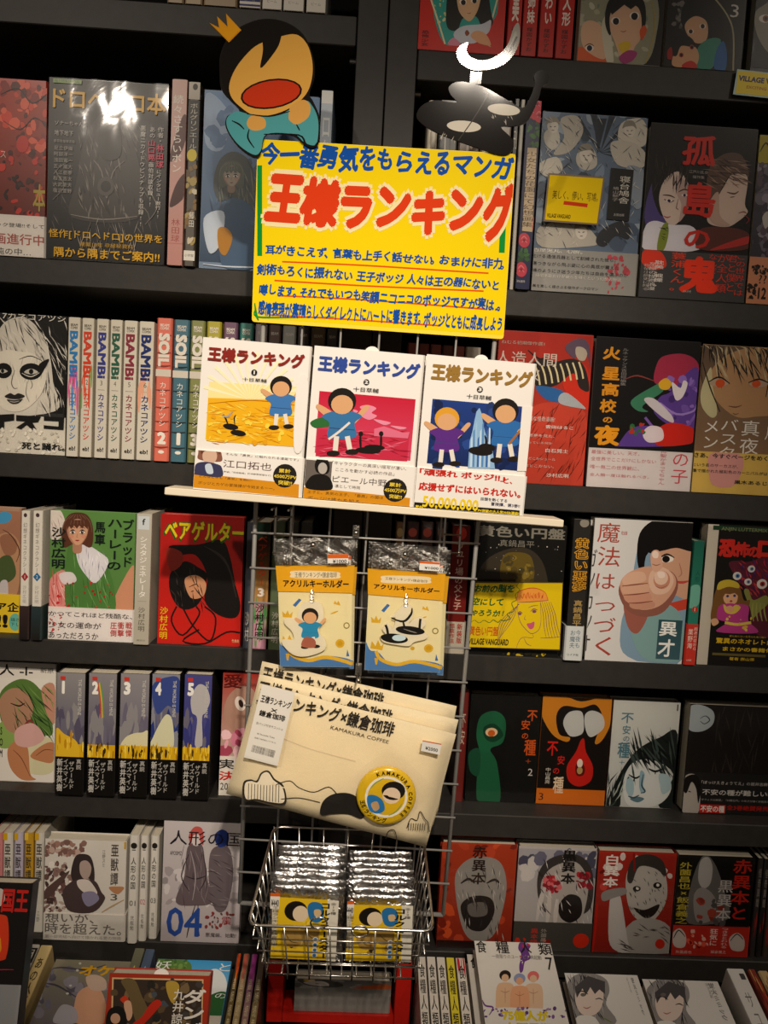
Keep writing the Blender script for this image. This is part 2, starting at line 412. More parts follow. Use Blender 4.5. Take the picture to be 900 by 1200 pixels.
def bookcase(xa, xb, rows, label):
    T = thing('bookcase', ((xa+xb)/2, 0, 0), label, 'bookcase', 'black bookcases standing side by side')
    ox = (xa+xb)/2; P = XB-XA
    def part(nm, box, mat='black_laminate', bev=.0008):
        b = MB(); b.box(box[0]-ox, box[1], box[2], box[3]-ox, box[4], box[5], bev); b.out(nm, mat, T)
    part('side_panel', (xa, 0, 0, xa+P, DEP+.03, ZTOP)); part('side_panel', (xb-P, 0, 0, xb, DEP+.03, ZTOP))
    part('back_panel', (xa+P, DEP+.018, .05, xb-P, DEP+.028, ZTOP-.02), 'black_back', 0)
    part('top_board', (xa+P+.0005, .001, ZTOP-.035, xb-P-.0005, DEP+.017, ZTOP))
    for zt, zb in rows:
        part('shelf_board', (xa+P+.0012, .0015, zb, xb-P-.0012, DEP+.016, zt), 'black_laminate', .0012)
        for sx in (xa+P, xb-P):
            s = 1 if sx == xa+P else -1
            c = MB(); c.tube([(sx-ox, .03, zb-.006), (sx-ox+s*.009, .03, zb-.006)], .0042, 10); c.out('shelf_pin', 'steel', T)
    part('kick_board', (xa+P+.0005, .02, 0, xb-P-.0005, .04, .08))
    part('lower_cabinet', (xa+P+.0005, .004, .08, xb-P-.0005, DEP, .60))
    return T
bookcase(XL, XB-.0008, LROWS, 'black laminate bookcase on the left, its side panel beside the crowned cutout')
bookcase(XB+.0008, XR, RROWS, 'black laminate bookcase on the right, lit more dimly and holding the horror comics')
# ---------------------------------------------------------------- generic drawn figures used on printed covers
def mix(a, b, t):
    return ''.join('%02x' % int(int(a[k:k+2], 16)*(1-t)+int(b[k:k+2], 16)*t) for k in (0, 2, 4))
def head(cx, cy, r, skin, hair, eye='2a1a1a', lip='b0413a', eyes=1, bang=1, tilt=0):
    dk = mix(skin, '5a2c24', .28); hl = mix(hair, 'e8d8c8', .28)
    o = [('b', hair, [cx-r*1.15, cy+r*1.3, cx-r*1.3, cy-r*.2, cx-r*.8, cy-r*1.25, cx, cy-r*1.5, cx+r*.85, cy-r*1.25, cx+r*1.3, cy-r*.2, cx+r*1.15, cy+r*1.3, cx, cy+r*.9]),
         ('b', dk, [cx-r*.3, cy+r*.8, cx+r*.3, cy+r*.8, cx+r*.34, cy+r*1.7, cx-r*.34, cy+r*1.7]),
         ('b', dk, [cx-r*.84, cy-r*.5, cx, cy-r*1.0, cx+r*.84, cy-r*.5, cx+r*.8, cy+r*.38, cx+r*.32, cy+r*1.08, cx, cy+r*1.2, cx-r*.32, cy+r*1.08, cx-r*.8, cy+r*.38]),
         ('b', skin, [cx-r*.7, cy-r*.5, cx, cy-r*.95, cx+r*.8, cy-r*.5, cx+r*.75, cy+r*.32, cx+r*.3, cy+r*1.0, cx, cy+r*1.12, cx-r*.24, cy+r*1.0, cx-r*.66, cy+r*.32])]
    for k in range(7):
        a = cx-r*1.1+r*.36*k; o.append(('l', hl, r*.05, [cx+(a-cx)*.5, cy-r*1.3, a, cy-r*.7, a+(a-cx)*.15, cy+r*.1]) if abs(a-cx) > r*.75 else ('l', hl, r*.045, [cx+(a-cx)*.4, cy-r*1.35, a, cy-r*.95]))
    if eyes:
        for s in (-1, 1):
            o += [('e', mix(skin, 'd86a5a', .3), cx+s*r*.5, cy+r*.42, r*.2, r*.12), ('e', 'f4efe6', cx+s*r*.4, cy+r*.08, r*.21, r*.13), ('e', eye, cx+s*r*.4, cy+r*.08, r*.12, r*.13), ('e', 'f4efe6', cx+s*r*.4+r*.04, cy+r*.03, r*.035, r*.035),
                  ('l', '1a1414', r*.09, [cx+s*r*.64, cy+r*.04, cx+s*r*.4, cy-r*.1, cx+s*r*.18, cy+r*.02]), ('l', '4a3028', r*.04, [cx+s*r*.58, cy+r*.2, cx+s*r*.4, cy+r*.24, cx+s*r*.24, cy+r*.19]), ('l', hair, r*.06, [cx+s*r*.64, cy-r*.22, cx+s*r*.4, cy-r*.33, cx+s*r*.2, cy-r*.24])]
        o += [('l', dk, r*.06, [cx+r*.02, cy+r*.2, cx-r*.06, cy+r*.46, cx+r*.04, cy+r*.5]), ('b', lip, [cx-r*.18, cy+r*.73, cx, cy+r*.7, cx+r*.18, cy+r*.73, cx, cy+r*.82]), ('l', '5a201c', r*.03, [cx-r*.18, cy+r*.74, cx, cy+r*.76, cx+r*.18, cy+r*.74])]
    if bang:
        o += [('p', hair, [cx-r*.9, cy-r*.9, cx+r*.9, cy-r*.9, cx+r*.86, cy-r*.15, cx+r*.55, cy-r*.42, cx+r*.4, cy-r*.2, cx+r*.15, cy-r*.46, cx-r*.05, cy-r*.2, cx-r*.3, cy-r*.46, cx-r*.5, cy-r*.18, cx-r*.7, cy-r*.4, cx-r*.87, cy-r*.1])]
        for k in range(5): o.append(('l', hl, r*.04, [cx-r*.5+k*r*.25, cy-r*.9, cx-r*.6+k*r*.3, cy-r*.5]))
    return o
G1 = 'comics on the upper left shelf'; 
# ================= LEFT, row 1 (only the feet of the books show)
z = ZL[0]
for i, (a, b, c, lb) in enumerate([(196, 216, '9a8464', 'tan book at the very top left, only its foot in view, outermost of three'), (217, 238, 'a58e6c', 'tan book at the very top left, middle one of three, only its foot in view'), (239, 279, '96805f', 'wider tan book foot at top left beside the blue and white one')]):
    spine(a+4, b+4, -150, a, b, 6, z, 0.0, c, lb, [('r', '7d684a', .1, .85, .9, .87)], group='books on the top left shelf')
for i, (a, b, lb) in enumerate([(281, 306, 'white book with a navy band at its foot on the top left shelf'), (308, 331, 'white spine on the top left shelf, right after the navy banded one'), (333, 357, 'white spine second from last on the top left shelf'), (360, 383, 'last white spine on the top left shelf, nearest the pillar')]):
    ops = [('g', 'f0ebe2', 'd8d2c8', 0, 0, 1, 1), ('t', '8a8680', 'ビーム', .25, .93, .75, .955)]
    if i == 0: ops += [('r', '2b2f66', 0, .93, 1, .955), ('r', '2b2f66', 0, .975, 1, .99)]
    spine(a+5, b+5, -150, a, b, 13, z, -.0005, 'e6e0d6', lb, ops, group='books on the top left shelf')
# ================= LEFT, row 2
z = ZL[1]; A1 = (0, 0, 3)
face([(-86, 86), (54, 95), (56, 301), (-86, 290)], z, .002, .02, 'b8321e', 'red and black cover with a white lettered band at the left photo edge', wrap=True, group=G1, V=A1, ops=[
    ('g', 'b23a24', '3a1512', -300, 280, 170, 900), ('n', ['d8442a', '8a1c12', 'e8694a', '5c1510'], 60, 0, 290, 165, 560, 18), ('n', ['2a100e', '4a1612', 'd0342a'], 45, 0, 520, 165, 760, 12),
    ('e', 'd43a2a', 8, 580, 14, 14), ('e', 'c83226', 80, 500, 22, 30), ('l', '2a0d0a', 5, [0, 330, 60, 310, 110, 360, 160, 330]), ('l', '2a0d0a', 4, [10, 420, 70, 450, 120, 410, 165, 440]),
    ('t', 'b8a23c', '本', 122, 640, 168, 740, .02), ('t', 'e8d8c8', 'ス', 2, 520, 22, 550)],
    band=(.235, 'e6dfd6', [('t', '3a3634', 'ブック登場!!そして', -30, 770, 165, 800), ('t', 'b0544c', '動画進行中', -60, 805, 166, 862, .01), ('t', '3c3a38', '混沌の中…', -40, 862, 120, 892)]))
face([(55, 92), (196, 98), (197, 307), (57, 301)], z, .001, .022, '161413', 'large near black cover with grey tangled drawing and yellow lettering', wrap=True, group=G1, V=A1, ops=[
    ('r', '171514', 0, 250, 600, 940), ('h', ['4a4642', '6a645e', '35312e', '7d766e'], 110, 190, 440, 570, 800, 60, 3, 70), ('b', '3d3935', [300, 480, 340, 410, 380, 370, 430, 420, 470, 500, 500, 620, 490, 760, 260, 760, 270, 640]),
    ('h', ['6f6860', '8a837a', '5a544e', '2a2623', '1d1a18'], 120, 280, 420, 480, 760, 50, 5, 80), ('b', '2b2825', [350, 450, 380, 400, 420, 450, 425, 540, 380, 560, 345, 530]), ('l', '8f8880', 5, [330, 560, 360, 600, 380, 690, 400, 600, 440, 560]),
    ('e', '57524c', 376, 650, 30, 34), ('e', '1d1b19', 376, 650, 18, 20), ('l', '9a9288', 4, [255, 750, 370, 765, 490, 752]), ('h', ['a8a198', '6f6962'], 40, 260, 770, 490, 880, 60, 3, 90), ('l', '8a847c', 3, [190, 700, 230, 650, 200, 600, 250, 560]), ('l', '8a847c', 3, [520, 780, 560, 720, 530, 650, 570, 600]),
    ('r', '8fae5e', 180, 282, 280, 300), ('t', '20301a', '総力特集SPECIAL', 186, 284, 274, 298), ('t', 'e8b41e', 'ドロヘドロ本', 182, 312, 578, 402, .025), ('t', 'd8d2c8', 'ゾナーちゃん', 190, 425, 290, 445), ('t', 'd8d2c8', '地下地下', 190, 458, 256, 480), ('t', 'a8a29a', '豪華執筆陣寄稿', 188, 490, 262, 505),
    ]+[('t', 'b8b2a8', s, 190, 512+i*21, 256, 530+i*21) for i, s in enumerate(['足立伊織', '阿部洋一', '浅田寅一', '五十嵐大', '入江亜季', '桜玉吉太', '大武政夫', '塩沢雪野'])]+[
    ('v', 'e6e0d8', '作者・', 552, 440, 576, 500), ('v', 'e0305a', '林田球', 550, 500, 578, 585, .02), ('v', 'e6e0d8', 'にインタビュー敢行!!', 553, 588, 574, 760), ('v', 'e6e0d8', 'あの', 524, 440, 546, 482), ('v', 'e0305a', '山口晃', 520, 484, 548, 560, .02), ('v', 'e6e0d8', '画伯対談収録!!', 524, 562, 545, 720),
    ('v', 'e6e0d8', '悪魔ニカイドウピンナップも収録!!', 492, 436, 514, 790), ('t', 'e8b41e', '怪作[ドロヘドロ]の世界を', 180, 800, 582, 850, .015), ('t', 'd8a81a', '連載18年 非極秘資料', 290, 850, 480, 862), ('t', 'e8b41e', '隅から隅までご案内!!', 200, 862, 575, 914, .02)])
spine(200, 217.5, 93, 198, 216.5, 311, z, -.004, 'd9a79c', 'pale pink spine with dark brown smears beside the near black cover', group=G1, V=A1, ops=[
    ('g', 'dcb6ac', 'c98d84', 590, 270, 660, 940), ('b', '5a2f2a', [640, 400, 660, 430, 640, 520, 600, 560, 600, 520]), ('b', '4a2622', [620, 640, 655, 600, 655, 680, 600, 720]), ('v', 'a84a44', '林田球', 606, 760, 640, 850), ('r', 'c8706c', 594, 850, 652, 856), ('v', 'efe6dc', '続々さすらいボン', 604, 330, 640, 600, .01)])
spine(219, 232.5, 96, 217.5, 231.5, 313, z, -.005, '4a4034', 'dark spine with a yellow bird patch and a white foot label', group=G1, V=A1, ops=[
    ('r', '24211f', 650, 350, 710, 560), ('g', 'cfc6ba', 'b8aea0', 650, 285, 710, 350), ('e', '3a3632', 680, 306, 9, 11), ('e', 'd8c22e', 674, 540, 18, 22), ('n', ['8a6a3a', 'b09a5a', '5f4a2c', 'd8cbb0'], 26, 655, 570, 695, 860, 14), ('v', 'd8d2c4', 'ボルグリンエール', 662, 360, 692, 520), ('v', 'f0ece0', '藤田', 668, 740, 690, 800), ('r', 'ece6da', 650, 882, 705, 922), ('t', '5a5652', '小学館', 656, 895, 690, 908)])
face([(238, 106), (373, 113), (370, 321), (235, 311)], z, .004, .02, '6f86a2', 'glossy blue cover with a pale haired girl drawn in dim blue, behind the crowned cutout', wrap=True, group=G1, V=A1, ops=[
    ('g', '7f9cc0', '3d4f66', 700, 320, 1120, 940), ('b', 'a8bcd4', [720, 330, 800, 400, 780, 520, 720, 500]), ('n', ['6b86a8', '7690b0', '64809f'], 40, 720, 340, 1100, 520, 26), ('n', ['52657c', '4a5c72', '5a6d84'], 40, 740, 560, 1100, 900, 30), ('h', ['6a7f98', '42536a'], 60, 740, 560, 1100, 900, 60, 6, 80),
    ('b', '565c5c', [750, 640, 770, 560, 820, 530, 880, 570, 900, 680, 930, 860, 880, 930, 850, 760, 800, 700, 770, 700]), ('h', ['7c8078', '444c52', '646a64'], 60, 770, 570, 900, 860, 90, 5, 80), ('b', '4a6480', [800, 700, 860, 700, 900, 760, 900, 930, 790, 930, 780, 800]), *head(814, 612, 34, 'a89c90', '5f6660', eye='3a4450', lip='8a6058'), ('b', 'c8d2de', [720, 760, 790, 740, 780, 850, 740, 880]), ('b', 'b8822c', [770, 800, 800, 795, 822, 830, 800, 890, 775, 870]), ('l', 'd8e0ea', 5, [720, 920, 800, 930, 900, 935, 1000, 945]), ('t', '4a5a74', 'よろ', 960, 700, 1040, 760)])
spine(375, 388.5, 106, 370, 384, 322, z, -.002, '8fa3bb', 'light blue spine with outlined white lettering beside the pillar', group=G1, V=None, ops=[
    ('g', 'c6d0da', '6f86a6', 0, 0, 1, 1), ('r', 'e8e8e6', 0, 0, 1, .07), ('v', 'eef2f6', '口糸土', .12, .13, .9, .52, .02), ('v', 'dfe6ee', '小学館', .25, .85, .8, .97)])
# ================= LEFT, row 3
z = ZL[2]; A6 = (0, 300, 3)
face([(-38, 365), (79.5, 371), (78.5, 532), (-38, 528)], z, .003, .02, '1a1918', 'black and white cover of a woman with blackened eyes, leftmost on its shelf', wrap=True, group=G1, V=A6, ops=[
    ('r', '1b1a19', -120, 190, 240, 550), ('r', 'dcd6c8', -120, 550, 240, 700), ('b', 'd9d3c6', [-20, 330, 10, 240, 80, 215, 140, 260, 175, 340, 190, 440, 200, 540, -30, 540]),
    ('h', ['e8e2d6', '2a2826', 'b0aaa0'], 110, 0, 230, 235, 420, 70, 4, 60), ('h', ['2a2826', 'cfc9bd'], 50, 130, 400, 235, 545, 60, 4, 80), ('b', 'e4ddce', [-15, 360, 20, 330, 70, 335, 125, 345, 165, 400, 155, 470, 110, 525, 60, 545, 10, 530, -20, 470]),
    ('h', ['bdb6a8', 'efe9dc'], 40, 20, 340, 150, 500, 40, 3, 90), ('e', '161514', 15, 402, 30, 27), ('e', '161514', 112, 404, 40, 29), ('b', '161514', [140, 380, 175, 360, 160, 395, 146, 415]), ('b', 'cfc9bc', [88, 406, 112, 394, 138, 406, 112, 414]), ('e', '161514', 113, 404, 8, 9), ('l', 'e8e2d6', 3, [80, 410, 112, 422, 142, 408]), ('b', 'cfc9bc', [0, 404, 12, 396, 30, 404, 12, 411]), ('e', '161514', 12, 403, 6, 7), ('l', '2a2826', 3, [70, 362, 110, 350, 150, 366]), ('l', '8a857a', 3, [100, 440, 96, 480, 108, 510]), ('b', '2a2624', [20, 492, 40, 480, 55, 486, 70, 480, 92, 490, 72, 500, 40, 500]), ('b', '3a3632', [28, 502, 55, 504, 84, 500, 68, 516, 45, 517]), ('l', 'b8b2a6', 3, [38, 508, 55, 511, 72, 507]), ('l', '5a5650', 3, [55, 400, 44, 440, 52, 462, 66, 462]), ('l', '3a3632', 2, [110, 430, 118, 450, 112, 465]),
    ('p', '191817', [-60, 560, 55, 552, 55, 575, 20, 580, 20, 604, -60, 604]), ('p', '191817', [62, 556, 150, 560, 140, 580, 120, 582, 135, 606, 118, 606, 100, 590, 80, 606, 62, 600, 95, 578, 62, 576]), ('p', '191817', [160, 560, 232, 562, 230, 606, 160, 602, 160, 590, 212, 594, 212, 576, 160, 574]),
    ('n', ['c4beb2', 'efe9dc'], 50, -20, 608, 236, 690, 8), ('t', 'e8e2d6', '7カネコアツシ', 10, 205, 232, 228, .01), ('t', '1a1918', '死と踊れ。', 84, 650, 236, 680, .03)])
BC = [('2f7fc0', 'd8542a'), ('d8442a', '5fae4a'), ('3a3f8a', 'd8cfc0'), ('2f5f4a', 'd8cfc0'), ('8a3040', 'd8cfc0'), ('23326a', 'e0a080')]
BX = [(80, 94, 78, 92), (96, 110, 94, 108), (113, 127.5, 111, 124.5), (129, 143, 127, 141), (145, 161, 143, 158), (163, 181, 160, 177)]
for i, (a, b, c, d_) in enumerate(BX):
    cc, sp = BC[i]; nm = ['blue', 'red and green', 'indigo', 'dark green', 'maroon', 'navy'][i]
    ops = [('g', 'd8d0be', 'd6cfc0', 0, 0, 1, 1), ('r', '8a8478', 0, .0, .04, 1), ('t', '3a3630', 'BEAM', .2, .045, .8, .062, .02), ('t', '3a3630', 'COMIX', .2, .066, .8, .083, .02), ('t', '6a645a', str(i+1), .4, .44, .6, .475), ('r', '5a554c', .2, .506, .8, .509),
           ('v', cc, 'カネコアツシ', .2, .53, .82, .88, .02), ('t', '1c1a18', 'eb!', .25, .925, .8, .955, .03)]
    if i in (0, 1): ops += [('n', [['e05a9a', '4a8ad0'], ['6ab04a', 'e0583a']][i], 14, .05, .4, .95, .6, .09)]
    if i == 5: ops += [('n', ['e8a888', 'e0b8a0'], 10, .1, .38, .9, .56, .1)]
    B = spine(a, b, 372+i, c, d_, 533+i*1.4, z, -.003, 'd8d0be', 'cream comic spine numbered %d with %s lettering' % (i+1, nm), ops, group='six cream numbered comics')
    # title runs down the spine, letters turned sideways
    wv = mean((b-a, d_-c))/FPX*1.1
    ch = [c_ for c_ in B.children if c_.name.startswith('title_lettering')][0]
    bb = [v.co for v in ch.data.vertices]; W_ = max(v.x for v in bb)/.82; H_ = (B.children[0].dimensions.z or .18)
def side_text(B, txt, colr, v0, v1, bold=.03, u0=.18, u1=.82, nm='title_lettering'):
    """latin title turned a quarter, reading down the spine"""
    cv = [c for c in B.children if c.name.startswith('cover')][0]
    xs = [v.co.x for v in cv.data.vertices]; zs = [v.co.z for v in cv.data.vertices]; W_, H_ = max(xs), max(zs)
    vs, fs, xa, xb, ya, yb = glyphs(txt)
    P = Print(None, lambda u, v, q: (u*W_, -.0008-q, v*H_))
    for sx, sy in ((0, 0), (bold, bold), (-bold, bold), (bold, -bold), (-bold, -bold)):
        P.k += .5
        P.put([(u0+(y+sy-ya)/(yb-ya)*(u1-u0), 1-(v0+(x+sx-xa)/(xb-xa)*(v1-v0))) for x, y in vs], fs, lin(colr))
    P.out(nm, B)
for B, (cc, sp) in zip([o for o in COL.objects if o.get('group') == 'six cream numbered comics'], BC): side_text(B, 'BAMBi', cc, .10, .42)
SX = [(184, 203, 180, 198, 373, 'e0705a', '2', 'salmon pink'), (204, 223, 199.5, 218, 375, '3f6c7c', '1', 'slate blue'), (224, 241, 219, 236, 376, '84874c', '3', 'olive green'),
      (242, 260, 238, 255, 377, 'b0a52c', '4', 'mustard yellow'), (262, 279, 257, 274, 378, '6d4a64', '5', 'dull purple'), (281, 297, 276, 292, 379, '2f7c72', '6', 'teal')]
for a, b, c, d_, yt, h_, nn, cn in SX:
    ops = [('h', ['00000020'[:6], h_], 1, 0, 0, .01, .01, .001, .001, 0), ('r', 'd8cfc0', 0, .355, 1, .405), ('h', [h_], 1, 0, 0, .01, .01, .01, .01, 0), ('t', 'f0e8da', 'BEAM', .22, .04, .78, .058, .02), ('t', 'f0e8da', 'COMIX', .22, .062, .78, .08, .02),
           ('v', 'f0e8da', 'カネコアツシ', .25, .44, .75, .76), ('t', 'f0e8da', nn, .28, .80, .74, .875, .06), ('e', 'f0e8da', .5, .935, .2, .012)]
    ops += [('l', '2a3030' if nn != '2' else '8a3a34', .012, [.05, y, .5, y+.004, .95, y-.003]) for y in (.12, .24, .33, .5, .62, .72, .79, .9)]
    B = spine(a, b, yt, c, d_, 541, z, -.003, h_, '%s comic spine with big sideways white letters, in the ink lined series' % cn, ops, group='ink lined comics in six colours')
    side_text(B, 'SOIL', 'e8e0d2', .11, .33, .05)
xx = 299
for i, (wd, c, nm) in enumerate([(14, '9a8f96', 'greyish mauve'), (15, '4a3228', 'dark brown'), (16, '8f8f8a', 'plain grey'), (14, '3a3230', 'charcoal'), (17, '6a5a50', 'dusty brown'), (13, '4a4a52', 'dark slate')]):
    spine(xx, xx+wd, 380+i, xx-5, xx+wd-5, 544+i, z, .002, c, '%s spine behind the wire grid and the yellow fronted book' % nm, [('t', 'cfc8be', 'BEAM', .22, .05, .78, .07), ('v', 'cfc8be', '奥村', .25, .5, .75, .7)], group='spines hidden behind the display, left case')
    xx += wd+1.5
# ================= LEFT, row 4
z = ZL[3]; B4 = (0, 570, 3)
face([(-82, 590), (24, 597), (25, 738), (-82, 733)], z, .03, .02, 'b08a70', 'tan cover of a girl in a green top with a yellow band, left edge', group='comics on the middle left shelf', V=B4, ops=[
    ('g', 'a8765c', '8a5f4a', -250, 70, 80, 520), ('b', '4a9ac8', [-20, 110, 10, 90, 40, 100, 30, 125, -10, 128]), ('b', 'b88a68', [-20, 200, 20, 160, 60, 180, 76, 240, 60, 380, -20, 380]), ('b', '9a6a50', [0, 180, 30, 165, 60, 190, 55, 230, 20, 235]), ('b', '4a5a34', [0, 250, 40, 240, 60, 300, 30, 330, -10, 320]), ('l', '5a3a2c', 4, [10, 150, 40, 170, 70, 220, 60, 260]), ('b', 'c8c0c0', [5, 330, 30, 325, 32, 385, 10, 390])],
    band=(.31, 'e8c41c', [('t', '1c1a18', 'ア企', -5, 395, 74, 432, .03), ('t', '1c1a18', '!!', -2, 440, 32, 482, .05), ('e', '6ab8a8', 62, 465, 22, 30), ('t', '1c3a34', '描き', 46, 450, 78, 464), ('t', '1c3a34', '下し', 46, 466, 78, 480)]))
for a, b, c, d_, n_, h_, hb in ((24.8, 34.6, 24.4, 34.2, '1', 'a0303a', '3a2a28'), (38.6, 49.5, 38.2, 49, '2', '2a6a9a', '2a3a3c')):
    spine(a, b, 598.5, c, d_, 750, z, -.003, 'ddd6ca', 'slim white spine with a %s diamond numbered %s and a dark foot' % ('red' if n_ == '1' else 'blue', n_), [
        ('r', 'dfd8cc', 0, 0, 1, .74), ('e', '4a3438', .45, .035, .22, .016), ('v', '8a857c', '幻想ギネコクラシー', .2, .09, .72, .48, .01), ('p', h_, [.05, .51, .5, .475, .95, .51, .5, .545]), ('t', 'efe6da', n_, .4, .497, .6, .522), ('v', '9a958c', '沙村広明', .25, .575, .75, .72), ('t', 'a8a29a', '白泉社', .1, .955, .9, .968)], group='pair of slim white numbered spines', band=(.262, hb, [('g', hb, '201c1a', 0, .74, 1, 1)]), d=.13)
face([(58.5, 598), (159, 602), (157.5, 748), (57.5, 744)], z, .006, .016, '5f8a4a', 'cover of a brown haired girl in a frilled green dress', wrap=True, group='comics on the middle left shelf', V=B4, ops=[
    ('g', '5f8c48', '547c40', 170, 70, 480, 540), ('b', 'ddd2c8', [170, 90, 210, 85, 230, 150, 190, 190, 165, 150]), ('h', ['c8b8b0', 'a08a88'], 18, 172, 90, 225, 180, 40, 2, 60), ('b', 'd88a84', [170, 330, 230, 290, 260, 400, 200, 460, 168, 440]), ('h', ['e8a8a0', 'c05a54', 'f0c0b8'], 40, 172, 310, 260, 460, 60, 4, 70),
    ('b', 'c89070', [400, 400, 460, 280, 478, 290, 478, 420, 430, 430]), ('b', '4f7c3c', [250, 180, 300, 215, 360, 240, 400, 330, 400, 440, 250, 440, 230, 300]), ('h', ['3f6a30', '6f9c58'], 30, 240, 240, 400, 430, 80, 4, 80), ('b', 'd8d4d8', [270, 215, 300, 200, 350, 225, 384, 260, 340, 330, 300, 300, 275, 260]), ('h', ['8a8894', 'f4f0f4'], 26, 275, 215, 375, 320, 40, 2, 80), ('b', 'd8d0d0', [210, 300, 255, 295, 270, 325, 225, 335]),
    *head(272, 155, 42, 'cfa080', '5a3424'), ('n', ['b02020', 'c83030'], 30, 175, 330, 400, 440, 5),
    ('v', '14201a', '沙村広明', 180, 140, 232, 285, .02), ('v', '14201a', '馬車', 332, 120, 372, 205, .02), ('v', '14201a', 'ハーレーの', 376, 108, 432, 290, .02), ('v', '14201a', 'ブラッド', 428, 112, 472, 280, .02)],
    band=(.255, 'e0d9d4', [('t', '3a2c2c', 'かつてこれほど残酷な、', 176, 425, 472, 455, .005), ('t', '3a2c2c', '少女の運命が', 176, 460, 362, 490, .005), ('t', '3a2c2c', 'あっただろうか', 176, 495, 352, 526, .005), ('n', ['c04040', 'b83a3a'], 18, 170, 420, 220, 500, 5), ('v', 'b8504c', '戦慄', 448, 462, 472, 515, .02), ('v', 'b8504c', '衝撃', 420, 462, 444, 515, .02), ('v', 'b8504c', '圧倒', 394, 462, 418, 515, .02)]))
spine(159.5, 178.5, 602, 157.5, 174.5, 754, z, -.003, 'bdb6a6', 'pale grey spine with light raised lettering next to the red cover', group='comics on the middle left shelf', d=.12, ops=[
    ('g', 'c2bcae', 'b2ab9a', 0, 0, 1, 1), ('r', 'cfd6d8', .1, .02, .85, .12), ('t', '2c2c2c', 'f', .35, .04, .6, .085, .02), ('v', 'f4f0e6', 'シスタジェネレータ', .22, .17, .78, .64, .01), ('r', '8a857a', .2, .665, .8, .668), ('v', '4a463e', '沙村広明', .25, .71, .75, .9), ('t', '7a756a', '講談社', .2, .96, .8, .975)])
face([(191, 603), (287, 606), (283, 751), (182, 746)], z, .008, .02, 'b82018', 'bright red cover of a black clad figure with yellow green scrawled title', wrap=True, group='comics on the middle left shelf', V=B4, ops=[
    ('g', 'a81c18', 'c8241a', 560, 90, 860, 540), ('b', '1a1614', [600, 200, 700, 195, 780, 180, 810, 230, 830, 320, 850, 400, 830, 440, 770, 430, 720, 380, 730, 300, 690, 230, 620, 230]), ('b', '161312', [600, 290, 650, 250, 700, 270, 730, 300, 700, 390, 640, 410, 600, 360]), ('b', 'c8906a', [650, 310, 690, 295, 725, 320, 715, 365, 670, 370]), ('l', '3c3430', 5, [720, 200, 790, 240, 830, 330]), ('l', '3c3430', 4, [740, 210, 800, 260, 835, 370]), ('h', ['3a322e', '0c0a09'], 30, 600, 270, 720, 400, 50, 4, 70), ('l', '1a1614', 3, [665, 335, 690, 325, 700, 335]), ('l', '1a1614', 3, [672, 350, 682, 347]), ('b', '8a2c20', [590, 210, 640, 220, 640, 260, 600, 280]), ('l', '1c1512', 6, [620, 400, 600, 450, 640, 500, 700, 430, 690, 400], 1), ('l', '1c1512', 6, [640, 400, 680, 470, 740, 520, 760, 440, 720, 400], 1), ('l', '1c1512', 6, [700, 480, 640, 520, 720, 530, 800, 490, 850, 492], 1),
    ('t', '2c5a20', 'ベアゲルター', 584, 118, 860, 196, .06), ('t', 'd8c81c', 'ベアゲルター', 588, 120, 856, 190, .035),
    ('v', 'e8c81c', '沙村広明', 560, 400, 584, 515, .01), ('t', 'e8d8a0', '竹書房', 820, 515, 846, 528)])
for a, b, c, nm, t_ in ((289, 298, '3a3f4a', 'dark slate', '沙村'), (300, 317, 'b07a48', 'orange and pink', '沙村広明'), (319, 334, '5a6a48', 'mossy green', '沙村広明'), (336, 350, '403830', 'dark brown', '作品集'), (352, 366, '3c3c3c', 'charcoal', '短編')):
    ops = [('v', 'd8d0c4', t_, .2, .7, .8, .95)]
    if a == 300: ops = [('r', '1f3a2c', 0, 0, 1, .14), ('g', '3a1f14', 'b8884c', 0, .14, 1, .62), ('g', 'c89098', 'c08aa0', 0, .62, 1, 1), ('n', ['5a9a5a', 'd8a0b0'], 12, .1, .64, .9, .95, .12), ('v', 'c8401c', 'ベアゲルター', .15, .1, .85, .5, .03), ('t', 'e8e0d4', '3', .3, .52, .7, .58, .04), ('v', '2a2220', '沙村広明', .15, .64, .8, .93, .02)]
    spine(a, b, 612, a-4, b-4, 758, z, .001, c, '%s spine behind the wire grid, left of the keyring packs' % nm, ops, group='spines behind the grid on the middle left shelf')
